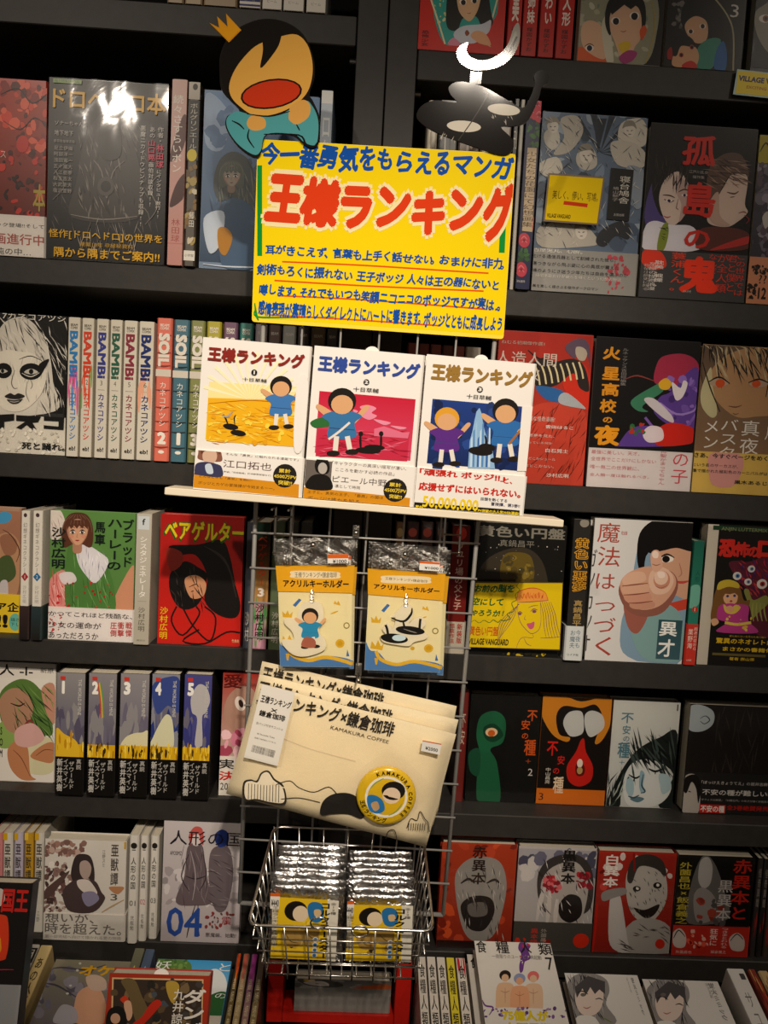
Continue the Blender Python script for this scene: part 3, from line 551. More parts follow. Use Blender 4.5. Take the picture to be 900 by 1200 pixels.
# ================= LEFT, row 5
z = ZL[4]; C1 = (0, 760, 3); GL5 = 'comics on the lower left shelf'
face([(-40, 773), (67, 779), (64, 914), (-40, 910)], z, .03, .02, 'e0d8cc', 'white cover of a green haired woman with clasped hands, lower left', group=GL5, V=C1, ops=[
    ('r', 'e6dfd4', -130, 40, 200, 460), ('b', '5a7a3a', [0, 160, 60, 110, 120, 120, 170, 190, 190, 290, 160, 300, 120, 260, 60, 270, 10, 260]), ('b', '8aa858', [0, 260, 60, 250, 60, 330, 0, 340]), ('b', 'b08468', [0, 180, 40, 140, 90, 150, 120, 210, 90, 280, 40, 290, 10, 250]), ('b', 'c89078', [150, 140, 195, 130, 195, 260, 165, 220]), ('h', ['2f4a2a', '7a9a50', '1f3420'], 34, 60, 120, 185, 300, 90, 4, 55), ('l', '2a1a18', 5, [40, 190, 70, 200, 90, 190]), ('l', '8a3a34', 8, [85, 270, 110, 250, 130, 280]),
    ('b', 'd8d0a8', [90, 330, 180, 310, 190, 420, 110, 430, 70, 390]), ('b', 'c08058', [30, 350, 60, 320, 100, 340, 110, 430, 130, 450, 80, 450, 40, 410]), ('b', 'c08058', [110, 370, 160, 330, 195, 330, 190, 390, 150, 390]), ('l', '7a4830', 3, [50, 350, 80, 380, 110, 440]), ('l', '7a4830', 3, [130, 370, 160, 350, 190, 352]), ('b', 'd8a8a0', [60, 280, 120, 260, 160, 310, 110, 340, 60, 330]),
    ('t', '2c2824', '人 -I-', 0, 62, 118, 92, .01), ('t', '5a544c', '新原', 146, 68, 192, 90), ('v', '2c2824', 'SOM', 0, 265, 14, 380, .02)])
for i, (a, b, c, d_) in enumerate([(67.5, 100, 64, 98.5), (105, 137, 101, 135), (142, 175, 138, 173), (179, 211, 174.5, 208), (217, 248, 212, 246)]):
    n_ = str(i+1); sk = [['8e8a8a', '565064'], ['8a8688', '5a546a'], ['8c888a', '6a6476'], ['8a8a94', '2f3a7a'], ['4a4a86', '3a3c7c']][i]
    ops = [('g', sk[0], sk[1], 0, 0, 1, .6), ('n', [sk[1], sk[0], '6c6878'], 22, .0, .32, 1, .56, .12)]
    if i == 1: ops += [('l', 'c04a3a', .04, [.32, .08, .42, .22, .46, .36], 1), ('l', 'd8b040', .04, [.37, .08, .47, .22, .51, .36], 1), ('l', '5a9a5a', .04, [.42, .08, .52, .22, .56, .36], 1)]
    if i in (0, 1): ops += []
    if i == 2: ops += [('b', 'd8d0a8', [.1, .6, .2, .52, .5, .48, .8, .47, 1, .46, 1, .62])]
    if i == 3: ops += [('b', '3a4a8a', [0, .1, .6, .02, 1, .05, 1, .3, .6, .25, .2, .32]), ('b', 'd8d4b0', [0, .6, .1, .5, .4, .36, .6, .32, .78, .38, .8, .6])]
    if i == 4: ops += [('b', 'b8b4b4', [.45, .56, .5, .35, .3, .3, .25, .18, .5, .08, .8, .1, .95, .2, .8, .3, .68, .34, .72, .56])]
    ops += [('r', 'd8a818', 0, .58, 1, .685), ('n', ['e8c02c', '3a2c14', 'a87818', 'f0d050'], 34, .02, .585, .98, .675, .035)]
    if i == 0: ops += [('b', 'e0b428', [0, .46, .3, .5, .75, .56, .8, .68, 0, .69]), ('n', ['c08818', 'f0cc48'], 12, .05, .5, .6, .66, .04)]
    ops += [('r', '141210', 0, .685, 1, 1), ('r', 'c83a2c', .12, .03, .3, .06), ('t', 'f0ece4', n_, .14, .075, .32, .165, .06), ('v', 'b8b4ac', '新井英樹', .05, .70, .27, .975, .03), ('v', 'a8a49c', 'ザワールド', .48, .72, .68, .955, .02), ('v', 'a8a49c', '真説', .74, .70, .93, .79, .02), ('v', 'a8a49c', 'イズマイン', .28, .70, .47, .95, .02)]
    B = spine(a, b, 788.5+i*.5, c, d_, 934, z, -.006, '23201f', ['thick volume under plain grey sky with a large sunflower, numeral 1', 'thick volume with a thin rainbow in its grey sky, numeral 2', 'thick volume with a pale hill rising behind sunflowers, numeral 3', 'thick volume with a tall cream peak against blue sky, numeral 4', 'thick volume with a pale mushroom cloud on indigo, numeral 5'][i], ops, group='five thick sunflower spined volumes', d=.12)
    side_text(B, 'THE WORLD IS MINE', 'c8c4bc', .05, .34, .01, .76, .88)
face([(262, 787), (360, 792), (354, 934), (256, 928)], z, .012, .03, 'a03028', 'red edged cover with a pink flower beside the thick volumes', wrap=True, group=GL5, V=C1, ops=[
    ('g', 'a82c20', 'c0b0a0', 770, 80, 1080, 420), ('b', 'b08a78', [800, 170, 850, 130, 900, 160, 900, 300, 830, 290, 790, 240]), ('e', 'e8dcd0', 845, 190, 18, 26, -20), ('e', '3a2422', 848, 190, 8, 14, -20), ('n', ['d888a0', 'e8a8b8', 'a84a60', 'f0c8cc'], 26, 780, 290, 900, 370, 18), ('t', '5a1410', '愛', 790, 88, 850, 140, .02)],
    band=(.32, 'e4ddd2', [('t', '2a2624', '実', 772, 378, 822, 415, .02), ('t', 'c02c20', '決', 772, 420, 826, 455, .03), ('t', '2a2624', '2020', 775, 460, 830, 488)]))
# ================= LEFT, row 6
z = ZL[5]; L6 = (0, 950, 4.5); G6 = 'comics on the lowest upright left shelf'
for a, b, c, lb, h_ in ((-9, 3, 'd88a8a', 'pink and red spine at the left photo edge, lowest upright shelf', 'c83a3a'), (3.5, 15, 'dcd6ca', 'white spine with a yellow corner tab, lowest left shelf', 'd8a81c'), (16.5, 27, 'c4bcd0', 'pale lavender spine with a yellow corner tab', 'd8a81c'), (28.5, 39, 'c89a28', 'ochre yellow spine between lavender and white ones', 'e8c040'), (40.5, 51.5, 'd6d0c4', 'white spine tucked against the cover of the woman in black', 'd8a81c')):
    spine(a, b, 976, a-1, b-1, 1096, z, .015, c, lb, [('r', h_, .0, 0, .45, .075), ('v', '3a342e', '亜獣譚', .15, .1, .85, .5, .01), ('r', 'd8d2c8', 0, .72, 1, 1), ('v', '6a645c', '江野', .3, .78, .7, .9)], group='slim spines left of the woman in black')
for k, (dy, lb) in enumerate(((.075, 'hindmost pale book in the stack behind the woman in black cover'), (.048, 'middle pale book of the stack behind the woman in black cover'))):
    face([(53, 984), (148, 986), (147, 1099), (53, 1099)], z, dy-.01*0, .02, 'd6cfc4', lb, group=G6)
face([(51.5, 983), (148, 986), (147.5, 1104), (52.5, 1104)], z, .0, .022, 'd8d2c8', 'whitish cover of a dark haired woman in black, with a grey lettered band', group=G6, V=L6, ops=[
    ('r', 'd8d2c8', 225, 145, 668, 700), ('n', ['8a6a60', 'a07a6c', '7c5c54', 'c0a498'], 60, 235, 165, 440, 240, 16), ('n', ['6a4c48', '8a6c64', 'b8a49a', 'e8e0d8', '4c3836'], 110, 232, 280, 380, 535, 16), ('b', '3a3030', [380, 300, 400, 240, 440, 228, 480, 245, 500, 310, 500, 380, 470, 360, 440, 370, 400, 390, 378, 350]), ('b', 'b09a92', [425, 275, 460, 265, 485, 300, 475, 350, 450, 365, 425, 330]),
    ('b', '4a3c3c', [340, 420, 400, 370, 500, 370, 540, 430, 560, 470, 500, 540, 380, 540, 340, 480]), ('b', 'd8ccc4', [410, 375, 440, 365, 480, 375, 520, 440, 460, 440, 420, 410]), ('b', '8a84a0', [440, 440, 500, 430, 530, 470, 480, 510, 450, 490]), ('l', 'b89a7a', 8, [545, 540, 600, 505, 660, 470]), ('b', 'b8825a', [580, 405, 620, 400, 660, 405, 630, 440, 600, 430]), ('b', '5a4440', [225, 440, 350, 330, 360, 340, 260, 470]),
    ('v', '4c4440', '亜獣譚', 585, 170, 628, 400, .01), ('v', '8a847c', '江野スミ', 540, 205, 558, 300), ('t', '5a544c', '3', 590, 440, 625, 475), ('r', 'c89a28', 655, 150, 670, 200)],
    band=(.265, 'd2ccc2', [('t', '6a645e', '想いが、', 245, 552, 505, 595, .01), ('t', '6a645e', '時を超えた。', 245, 600, 650, 662, .01), ('t', '8a847c', '第一部完結へ向けて描かれる愛の物語', 245, 668, 650, 680)]))
for i, (a, b, c, d_, yb, colr) in enumerate([(150.5, 162, 150, 161.5, 1103, '3a3632'), (163.5, 173, 163, 172.5, 1098, 'c05060'), (175.5, 185.5, 175, 185, 1098, '3a3632')]):
    spine(a, b, 979+i*.3, c, d_, yb, z, -.004+i*.006, 'ddd8ce', 'slim white spine numbered 0%d in %s beside the woman in black' % (i+1, 'rose' if i == 1 else ['dark grey', '', 'pale grey'][i]), [
        ('e', '2a2624', .5, .095, .34, .028), ('r', '2a2624', .3, .13, .7, .138), ('v', '3a3632', '人形の国', .2, .2, .8, .5, .01), ('t', colr, '0%d' % (i+1), .18, .6, .82, .65), ('v', '4a4640', '弐瓶勉', .3, .74, .72, .88)], group='slim white numbered trio')
face([(193, 961), (284, 966), (282.5, 1096), (188, 1092)], z, .004, .02, 'c8c0c0', 'pale cover with two coated figures, pink haired and blue haired, and a blue 04', group=G6, V=C4 if 'C4' in globals() else (0, 940, 3), ops=[
    ('g', 'cdc4c4', 'b8aeb0', 565, 60, 860, 470), ('n', ['a89ea0', 'd8d0d0', '989092'], 50, 580, 220, 850, 330, 16), ('b', '6a5c60', [660, 150, 690, 135, 715, 150, 728, 240, 750, 325, 690, 338, 620, 325, 650, 240]), ('h', ['4c4044', '8a7c80'], 30, 640, 160, 740, 330, 60, 3, 85), ('l', '3a3034', 4, [655, 240, 690, 250, 730, 240]), ('l', 'a89ca0', 4, [672, 160, 690, 240, 680, 320]), ('l', '3a3034', 4, [665, 170, 640, 240, 668, 290]), ('l', '3a3034', 4, [715, 170, 728, 240, 704, 290]), ('b', 'e0d0cc', [675, 105, 705, 105, 702, 140, 680, 140]), ('b', 'c85a54', [665, 110, 685, 84, 712, 92, 716, 140, 704, 128, 700, 108, 680, 112, 672, 140]), ('l', '3a3034', 5, [690, 335, 670, 400, 660, 445]), ('l', '3a3034', 5, [700, 335, 700, 400, 706, 440]),
    ('b', '6c6064', [740, 170, 770, 145, 810, 160, 822, 250, 800, 350, 760, 350, 738, 260]), ('h', ['483e42', '8f8286'], 26, 745, 160, 815, 350, 50, 3, 20), ('b', '2c3f86', [755, 110, 780, 94, 802, 108, 800, 140, 775, 150, 760, 136]), ('n', ['8a3a3a', '5a4444', 'b8acac'], 26, 730, 360, 840, 420, 7),
    ('t', '28242a', '人形の国', 600, 92, 850, 152, .0), ('t', '3a3438', 'APOSIMZ', 600, 152, 640, 178), ('t', '2c4c98', '04', 590, 342, 712, 442, .015), ('t', '3a3032', '悪魔編、始動!', 728, 428, 838, 448), ('t', 'a02c34', '震', 785, 375, 820, 405)])
# ================= RIGHT, row 1
z = ZR[0]; Ra = (480, 0, 4.5); Rb = (660, 0, 3.75); GR1 = 'red and black comics on the top right shelf'
face([(497, -104), (601, -98), (590, 65), (489, 57)], z, .002, .02, 'c4261a', 'red cover with a black haired girl on a turquoise oval', wrap=True, group=GR1, V=Ra, ops=[
    ('r', 'c8281c', 0, -500, 560, 330), ('b', '2f9c92', [120, -400, 300, -460, 440, -300, 470, 40, 400, 150, 340, 200, 280, 230, 190, 235, 140, 140, 120, 0]), ('l', 'e0d8b0', 9, [110, 0, 150, 120, 185, 232], 1), ('l', 'e0d8b0', 9, [465, 0, 440, 90, 420, 140], 1), ('n', ['c8c060', 'd8d0a0'], 14, 130, 0, 200, 130, 9), ('b', '15120f', [210, -80, 300, -200, 400, -80, 430, 60, 440, 130, 390, 160, 350, 90, 280, 100, 250, 160, 200, 150, 190, 70]), ('b', 'd8b088', [250, -80, 310, -130, 375, -60, 365, 40, 330, 105, 300, 110, 255, 50]),
    ('e', 'efe6da', 280, 14, 20, 15), ('e', '1a1414', 282, 16, 13, 14), ('e', 'efe6da', 340, 6, 18, 14), ('e', '1a1414', 342, 8, 12, 13), ('l', 'a05a48', 4, [302, 72, 315, 74, 324, 70]), ('b', 'c8ccd4', [230, 180, 280, 140, 380, 130, 430, 110, 420, 170, 380, 200, 340, 230, 260, 225]), ('b', 'd88aa0', [200, 235, 230, 200, 270, 240]), ('b', 'd8a478', [320, 190, 350, 165, 400, 180, 430, 240, 380, 235, 350, 220]), ('l', 'd8a478', 9, [380, 215, 430, 250]), ('b', '8a4424', [290, 175, 302, 160, 315, 178, 300, 192]),
    ('v', '4a1410', '恐怖少女', 62, 158, 98, 244, .01)])
for a, b, c, d_, yt, t1, t2, nm in ((602, 618, 594, 610, -97, '美', '楳図', 'plain red'), (620, 638, 611, 628, -96, '姉妹', '楳図かずお', 'red'), (640, 659, 631, 648, -95, 'わい', '楳図かずお', 'red'), (661, 682, 651, 669, -94, '人形', '楳図かずお', 'red')):
    spine(a, b, yt, c, d_, 67, z, .0, 'c02418', {594: 'red spine touching the turquoise oval cover', 611: 'red spine with white lettering, second along the top right shelf', 631: 'red spine with a sparkling edge, third along the top right shelf', 651: 'last red spine before the framed faces cover, top right'}[c], [
        ('g', 'c8281c', 'b41f16', 0, 0, 1, 1), ('v', 'e8d8cc', t1, .25, .55, .8, .77, .03), ('v', '3a100c', t2, .28, .79, .72, .97, .01), ('r', '8a1812', 0, 0, .05, 1)], group='red spines on the top right shelf')
face([(687, -92), (786, -86), (776, 76), (677, 69)], z, .003, .02, 'cfc8b4', 'cover of two large eyed girls inside pale marbled ovals', wrap=True, group=GR1, V=Rb, ops=[
    ('r', '1a1614', 60, -400, 480, 330), ('b', '9a9880', [60, 0, 150, -200, 330, -200, 420, 0, 415, 150, 380, 260, 300, 290, 60, 270]), ('n', ['7c8a78', 'b8b49c', '8f9480', 'c8c4b0'], 50, 70, -10, 380, 280, 16), ('l', 'b09a5a', 6, [395, 0, 408, 120, 370, 270], 1),
    ('b', 'd8602c', [60, 210, 90, 200, 200, 240, 200, 272, 60, 262]), ('b', 'dcb494', [80, 120, 110, 85, 160, 100, 195, 160, 195, 240, 160, 250, 90, 200]), ('e', 'f0e8e0', 118, 205, 18, 14), ('e', '1f2438', 118, 205, 12, 13), ('l', '2a1a18', 4, [95, 198, 118, 186, 138, 196]), ('b', 'cfc8b4', [170, 110, 200, 60, 215, 160, 225, 270, 195, 268]),
    ('b', '14110f', [185, 90, 200, 0, 260, -40, 350, -10, 368, 80, 350, 140, 330, 60, 230, 60, 210, 150]), ('b', 'dcb494', [208, 60, 240, 20, 310, 10, 345, 60, 345, 160, 320, 200, 300, 250, 265, 270, 230, 180, 210, 130]), ('e', 'f0e8e0', 232, 86, 20, 16), ('e', '1a1414', 234, 88, 14, 15), ('e', 'f0e8e0', 316, 64, 22, 17), ('e', '1a1414', 316, 66, 15, 16), ('l', 'a05a50', 4, [255, 130, 268, 134, 280, 128]), ('b', 'd85a28', [340, 130, 360, 105, 372, 130, 350, 170]), ('b', 'd8b830', [245, 190, 290, 175, 300, 200, 270, 230]), ('b', 'a83a78', [250, 245, 290, 215, 330, 225, 310, 260, 270, 272]),
    ('p', '14110f', [200, 20, 350, -20, 352, 40, 320, 20, 300, 36, 270, 16, 240, 40, 215, 60])])
face([(788, -85), (886, -78), (866, 84), (778, 78)], z, .003, .02, '1a1614', 'black cover of a girl in green hugging a small boy, numeral 3', wrap=True, group=GR1, V=Rb, ops=[
    ('r', '191513', 430, -400, 860, 330), ('n', ['5a5450', '3a3634', '7a7470'], 24, 485, 20, 540, 140, 12), ('b', '0d0b0a', [520, 60, 560, 0, 640, -30, 700, 20, 735, 110, 725, 185, 650, 180, 620, 100, 530, 130]), ('l', 'a8a07c', 7, [660, 0, 720, 80, 745, 160, 740, 310], 1), ('b', 'd4a884', [535, 120, 580, 85, 630, 110, 630, 180, 590, 200, 550, 170]), ('e', 'efe6da', 560, 150, 13, 10), ('e', '3a1c14', 560, 150, 9, 9), ('e', 'efe6da', 612, 128, 14, 11), ('e', '3a1c14', 612, 128, 9, 10),
    ('b', '3c8c78', [590, 220, 640, 180, 690, 185, 670, 240, 650, 300, 585, 300]), ('b', '2a66a4', [660, 300, 670, 230, 700, 190, 715, 240, 705, 310]), ('b', 'd4a47c', [490, 240, 520, 200, 580, 215, 595, 260, 570, 300, 500, 295, 480, 280]), ('b', '120f0d', [480, 240, 490, 180, 530, 160, 570, 185, 575, 215, 520, 210, 500, 250]), ('e', 'b84a34', 520, 247, 10, 10), ('e', 'b84a34', 565, 215, 9, 10), ('e', '1c1210', 520, 247, 6, 7), ('e', '1c1210', 565, 215, 6, 7), ('b', 'c8281c', [525, 285, 560, 270, 585, 285, 580, 302, 530, 302]), ('b', 'a02018', [460, 230, 478, 215, 482, 260, 462, 262]),
    ('t', 'd8d4cc', '3', 738, 34, 768, 92)])
face([(894, -77), (990, -70), (975, 92), (877, 85)], z, .003, .02, '1c1a18', 'black cover with a brown eyed pale face, cut by the right photo edge', wrap=True, group=GR1, V=Rb, ops=[
    ('r', '171412', 800, -400, 1300, 330), ('b', '8f8a7c', [840, 60, 880, 20, 950, 0, 960, 240, 900, 230, 850, 150]), ('e', 'e6dfd2', 885, 78, 26, 18), ('e', '8a5424', 890, 78, 14, 15), ('e', '14100e', 890, 78, 7, 8)])
# ================= RIGHT, row 2
z = ZR[1]; A4 = (600, 120, 3); SP = (580, 100, 4.8); GR2 = 'comics on the upper right shelf'
for a, b, c, lb, h_ in ((504, 516, 'cfc6b4', 'cream spine topped above the yellow sign, behind the dark cutout', 'a09480'), (517, 540, '3a3a3a', 'charcoal spine behind the yellow sign', 'a09480'), (541, 566, '6a5a50', 'brown spine behind the yellow sign', 'c0a890'), (567, 583, '8a8072', 'grey brown spine behind the yellow sign edge', 'd0b8a0'), (584, 602, '9a8f84', 'flower speckled pale spine just right of the yellow sign', 'b05048')):
    spine(a, b, 118, a-14, b-14, 338, z, .002, c, lb, [('n', [h_, '4a4844', 'b8b0a4'], 20, .1, .1, .9, .9, .08)], group='spines behind the yellow sign, right case')
spine(604, 610, 116, 590, 596, 338, z, .003, '2a2a28', 'thin black and white spine beside the roses spine', [('v', 'd8d2c8', '季刊エス', .1, .04, .9, .5)], group=GR2)
spine(611.5, 618, 117, 597, 600.5, 339, z, .003, 'c8c2b4', 'thin pale spine beside the roses spine', group=GR2)
spine(620.5, 637.5, 118, 602, 618.5, 341, z, -.004, '23284a', 'navy spine patterned with red roses and a cream title strip', group=GR2, V=SP, ops=[
    ('r', '20264a', 90, 60, 300, 1180), ('n', ['2f5a2c', '3c6c30', '254822'], 20, 195, 180, 262, 350, 15), ('n', ['2f5a2c', '3c6c30', '254822'], 12, 110, 930, 180, 1000, 15),
    *[q for x, y in ((235, 160), (215, 150), (250, 110), (260, 175), (160, 885), (140, 1050), (200, 790)) for q in (('e', 'c8384a', x, y, 34, 42), ('l', 'e87880', 7, [x-18, y-6, x, y-22, x+18, y-4]), ('l', 'e87880', 6, [x-14, y+12, x+2, y+2, x+18, y+16]), ('e', '8a1c2c', x, y, 8, 8))],
    ('p', 'd0b894', [188, 360, 242, 362, 208, 838, 148, 832]), ('v', '4a3424', '少女たちの花園にて幻想画集', 178, 380, 214, 815, 0), ('t', 'd8d2c8', '河出書房', 112, 1108, 160, 1124)])
face([(638.5, 130), (767, 140), (738, 347), (620, 340)], z, .002, .022, '7c8ca0', 'blue grey cover crowded with drawn figures, a yellow note stuck on it', wrap=True, group=GR2, V=A4, ops=[
    ('r', '5f6f84', 40, 0, 510, 700), ('n', ['7c8ca0', '4a586c', '95a2b0', '35404e'], 60, 80, 40, 495, 500, 26), ('p', '232c38', [310, 190, 300, 60, 350, 60]), *[('p', '26303c', [320, 185, 320+170*cos(a), 185-150*sin(a), 320+170*cos(a+.14), 185-150*sin(a+.14)]) for a in (-.4, 0, .4, .8, 1.2, 1.6, 2.0)],
    ('b', 'b4aea2', [180, 60, 240, 50, 260, 110, 210, 180, 150, 190, 190, 130]), ('b', 'c4beb2', [120, 110, 160, 90, 175, 140, 150, 175, 120, 150]), ('b', 'bcb6aa', [235, 190, 270, 160, 300, 180, 305, 230, 270, 250, 235, 230]), ('b', 'c8c2b6', [390, 150, 400, 80, 470, 60, 495, 100, 490, 150, 450, 170]), ('b', 'beb8ac', [360, 150, 440, 150, 490, 200, 470, 240, 380, 230]), ('b', 'c8c2b4', [90, 230, 160, 200, 180, 250, 120, 270]), ('b', 'b4aea2', [90, 450, 170, 430, 250, 440, 300, 500, 250, 515, 100, 515]), ('b', '2a2c30', [290, 500, 310, 460, 370, 430, 410, 440, 405, 490, 360, 480, 320, 515]),
    *[q_ for x_, y_, r_ in ((150, 88, 26), (268, 195, 30), (430, 105, 26), (240, 465, 26)) for q_ in (('e', 'd0c8bc', x_, y_, r_*.8, r_), ('b', '8a8478', [x_-r_, y_-r_*.3, x_-r_*.5, y_-r_*1.3, x_+r_*.6, y_-r_*1.3, x_+r_*1.0, y_-r_*.2, x_+r_*.5, y_-r_*.6, x_-r_*.5, y_-r_*.5]), ('l', '2a2c30', 3, [x_-r_*.45, y_, x_-r_*.15, y_+2]), ('l', '2a2c30', 3, [x_+r_*.15, y_+2, x_+r_*.45, y_]), ('l', '2a2c30', 2.5, [x_-r_*.2, y_+r_*.55, x_+r_*.2, y_+r_*.55]))], ('b', '8a93a0', [410, 240, 480, 260, 470, 360, 430, 380]), ('h', ['2a323c', '3c444e', 'd8d2c6'], 150, 80, 50, 495, 510, 40, 2.2, 50), ('h', ['2a323c', 'd8d2c6'], 60, 80, 50, 495, 510, 46, 2, 130),
    ('p', '141312', [355, 242, 436, 250, 408, 430, 330, 422]), ('v', 'd8d2c6', '寝台鳩舎', 384, 270, 412, 372), ('v', 'a8a29a', '鳩山郁子', 358, 308, 374, 362), ('t', 'b8b2aa', '太田出版', 356, 402, 392, 414)],
    band=(.24, '8f8c86', [('t', 'e8e4da', '古屋兎丸、心酔。', 70, 516, 240, 540), ('n', ['c04a58', 'b0444f'], 30, 310, 530, 395, 670, 9), *[('t', '26221e', s, 65, y, x, y+18) for s, x, y in (('生ける通信兵器として訓練された彼ら。', 355, 545), ('傷つきながら飛ぶ姿に心の奥底が震えた', 365, 570), ('鳩のようにさ迷う少年たちは自由を選ぶのか', 395, 594), ('美を激しく揺さぶる傑作ダークロマン', 290, 642))], ('t', 'd8d2c8', '帰巣本能だけが彼らを導くという幻想の物語', 75, 612, 370, 626)]))
face([(770, 143), (889, 153), (873, 355), (741, 346)], z, .003, .024, '14110f', 'black cover with two pale long faced men, red title and black band', wrap=True, group=GR2, V=A4, ops=[
    ('r', '120f0e', 400, 0, 900, 760), ('b', '4c3f7a', [470, 350, 520, 230, 560, 250, 560, 380, 480, 420]), ('b', '17120f', [500, 300, 515, 210, 570, 170, 640, 195, 640, 300, 600, 260, 560, 300, 530, 380]), ('b', 'd0bcb0', [525, 300, 550, 250, 600, 230, 635, 300, 610, 370, 575, 410, 545, 400, 525, 350]), ('l', '2a1a1a', 5, [540, 320, 560, 330, 575, 325]), ('l', '2a1a1a', 5, [595, 305, 612, 300, 625, 305]), ('l', 'a04a4a', 5, [535, 378, 548, 384, 560, 380]), ('b', 'b89c94', [590, 240, 635, 290, 625, 350, 590, 400, 600, 340, 585, 300]), ('h', ['2c2220', '0c0908', '3c2e2a'], 50, 510, 190, 640, 290, 60, 4, 100), ('e', 'e0d4cc', 557, 326, 12, 5), ('e', '2c1c3c', 557, 326, 6, 5), ('e', 'e0d4cc', 612, 308, 11, 5), ('e', '2c1c3c', 612, 308, 5, 5), ('l', '3a2824', 4, [536, 306, 560, 308, 578, 316]), ('l', '3a2824', 4, [592, 296, 612, 288, 630, 294]), ('l', '8a6a60', 3, [590, 320, 582, 350, 590, 356]), ('b', 'd8d4dc', [465, 420, 500, 395, 560, 410, 640, 420, 660, 500, 460, 500]), ('b', '7c8a2c', [520, 430, 545, 400, 550, 440, 530, 500, 505, 500]), ('h', ['2a2c14'], 8, 515, 420, 548, 490, 30, 3, 20),
    ('b', '5c463c', [690, 310, 700, 220, 750, 175, 810, 180, 835, 250, 780, 240, 740, 290, 720, 380]), ('b', 'cbb4a6', [720, 330, 750, 280, 780, 240, 830, 250, 822, 340, 832, 370, 800, 400, 760, 420, 700, 410, 690, 380]), ('h', ['7a5f50', '3c2c26', '9a7c68'], 60, 700, 190, 830, 280, 60, 4, 20), ('b', 'b89c8c', [700, 330, 730, 300, 735, 380, 770, 415, 720, 412, 694, 380]), ('l', '5a3c34', 5, [760, 300, 785, 306, 800, 298]), ('l', '5a3c34', 3, [770, 318, 786, 316]), ('l', '8a4a44', 4, [800, 372, 818, 368, 828, 374]), ('b', '5c2c24', [660, 430, 740, 420, 830, 440, 840, 500, 660, 500]), ('b', 'b8302c', [700, 500, 830, 455, 835, 480, 740, 500]), ('l', '8a2a2a', 4, [820, 380, 836, 395, 826, 410]),
    ('t', 'c82c20', '孤', 618, 112, 715, 218, .03), ('t', 'a8a098', '江戸川乱歩', 630, 224, 695, 240), ('t', 'a8a098', '傑作集', 642, 242, 682, 256), ('t', 'c82c20', '島', 620, 265, 710, 390, .03), ('t', 'c82c20', 'の', 612, 420, 690, 505, .03)],
    band=(.275, '191413', [('b', 'd83a20', [445, 520, 470, 495, 520, 510, 535, 560, 490, 575, 450, 555]), ('v', 'e0452a', '蓑浦くん。', 556, 508, 596, 660, .01), ('t', 'e83c1c', '鬼', 598, 528, 712, 670, .05), ('v', 'd83c28', 'なんだ。', 690, 515, 716, 620), ('v', 'd83c28', 'が全人類', 722, 515, 752, 668), ('v', 'd83c28', '君と僕と', 758, 515, 786, 665), ('v', 'd83c28', 'この世界では', 790, 515, 816, 680), ('v', 'd8d0c8', '耽美、戦慄。', 494, 538, 516, 640, .02), ('v', 'd8d0c8', '至極の怪奇浪漫', 472, 545, 488, 655), ('v', 'b8b0a8', '探偵小説史に残る', 452, 550, 466, 655), ('t', 'd8d0c8', 'ぶんか社', 592, 652, 622, 664)]))
face([(890, 157), (1008, 167), (992, 363), (874, 355)], z, .003, .02, '8a7a30', 'dull yellow and grey cover at the right photo edge with an orange band', wrap=True, group=GR2, V=A4, ops=[
    ('g', '4a4650', '302c34', 800, 100, 1200, 720), ('b', 'a89a28', [860, 110, 900, 100, 990, 110, 960, 200, 900, 210, 860, 200]), ('n', ['6a6470', '8a8490', '3a363e', '5a4c58'], 60, 850, 210, 920, 560, 18), ('b', 'b8b0a8', [880, 400, 900, 380, 905, 420, 890, 440]), ('l', '1c1a10', 5, [870, 170, 890, 140, 905, 160])],
    band=(.28, 'c07a50', [('n', ['1c1a16', '3a2c20'], 26, 845, 570, 905, 600, 7), ('t', '1c1614', '12', 868, 650, 892, 690, .03), ('n', ['1c1a16'], 26, 828, 640, 862, 690, 6), ('t', '2a201c', '??', 870, 610, 895, 630)]))
# ================= RIGHT, row 3
z = ZR[2]; B3 = (600, 370, 3); GR3 = 'comics on the middle right shelf'
xx = 478
for i, (wd, c, nm, t_) in enumerate([(12, '6a2a24', 'rust red'), (13, '5a221e', 'deep wine'), (13, '6a302a', 'brick red'), (13, '4a1f1c', 'dark maroon'), (12, '7a4038', 'dusty red'), (18, 'a8a094', 'pale grey')] and [(12, '6a2a24', 'rust red', 1), (13, '5a221e', 'deep wine', 1), (13, '6a302a', 'brick red', 1), (13, '4a1f1c', 'dark maroon', 1), (12, '7a4038', 'dusty red', 1), (18, 'a8a094', 'pale grey', 0)]):
    spine(xx, xx+wd, 402+i, xx-9, xx+wd-9, 558+i, z, .006, c, '%s spine glimpsed through the grid above the gold lettered book' % nm, [('v', 'b09088', '山本直樹', .25, .1, .75, .6)], group='spines behind the display, right case')
    xx += wd+1
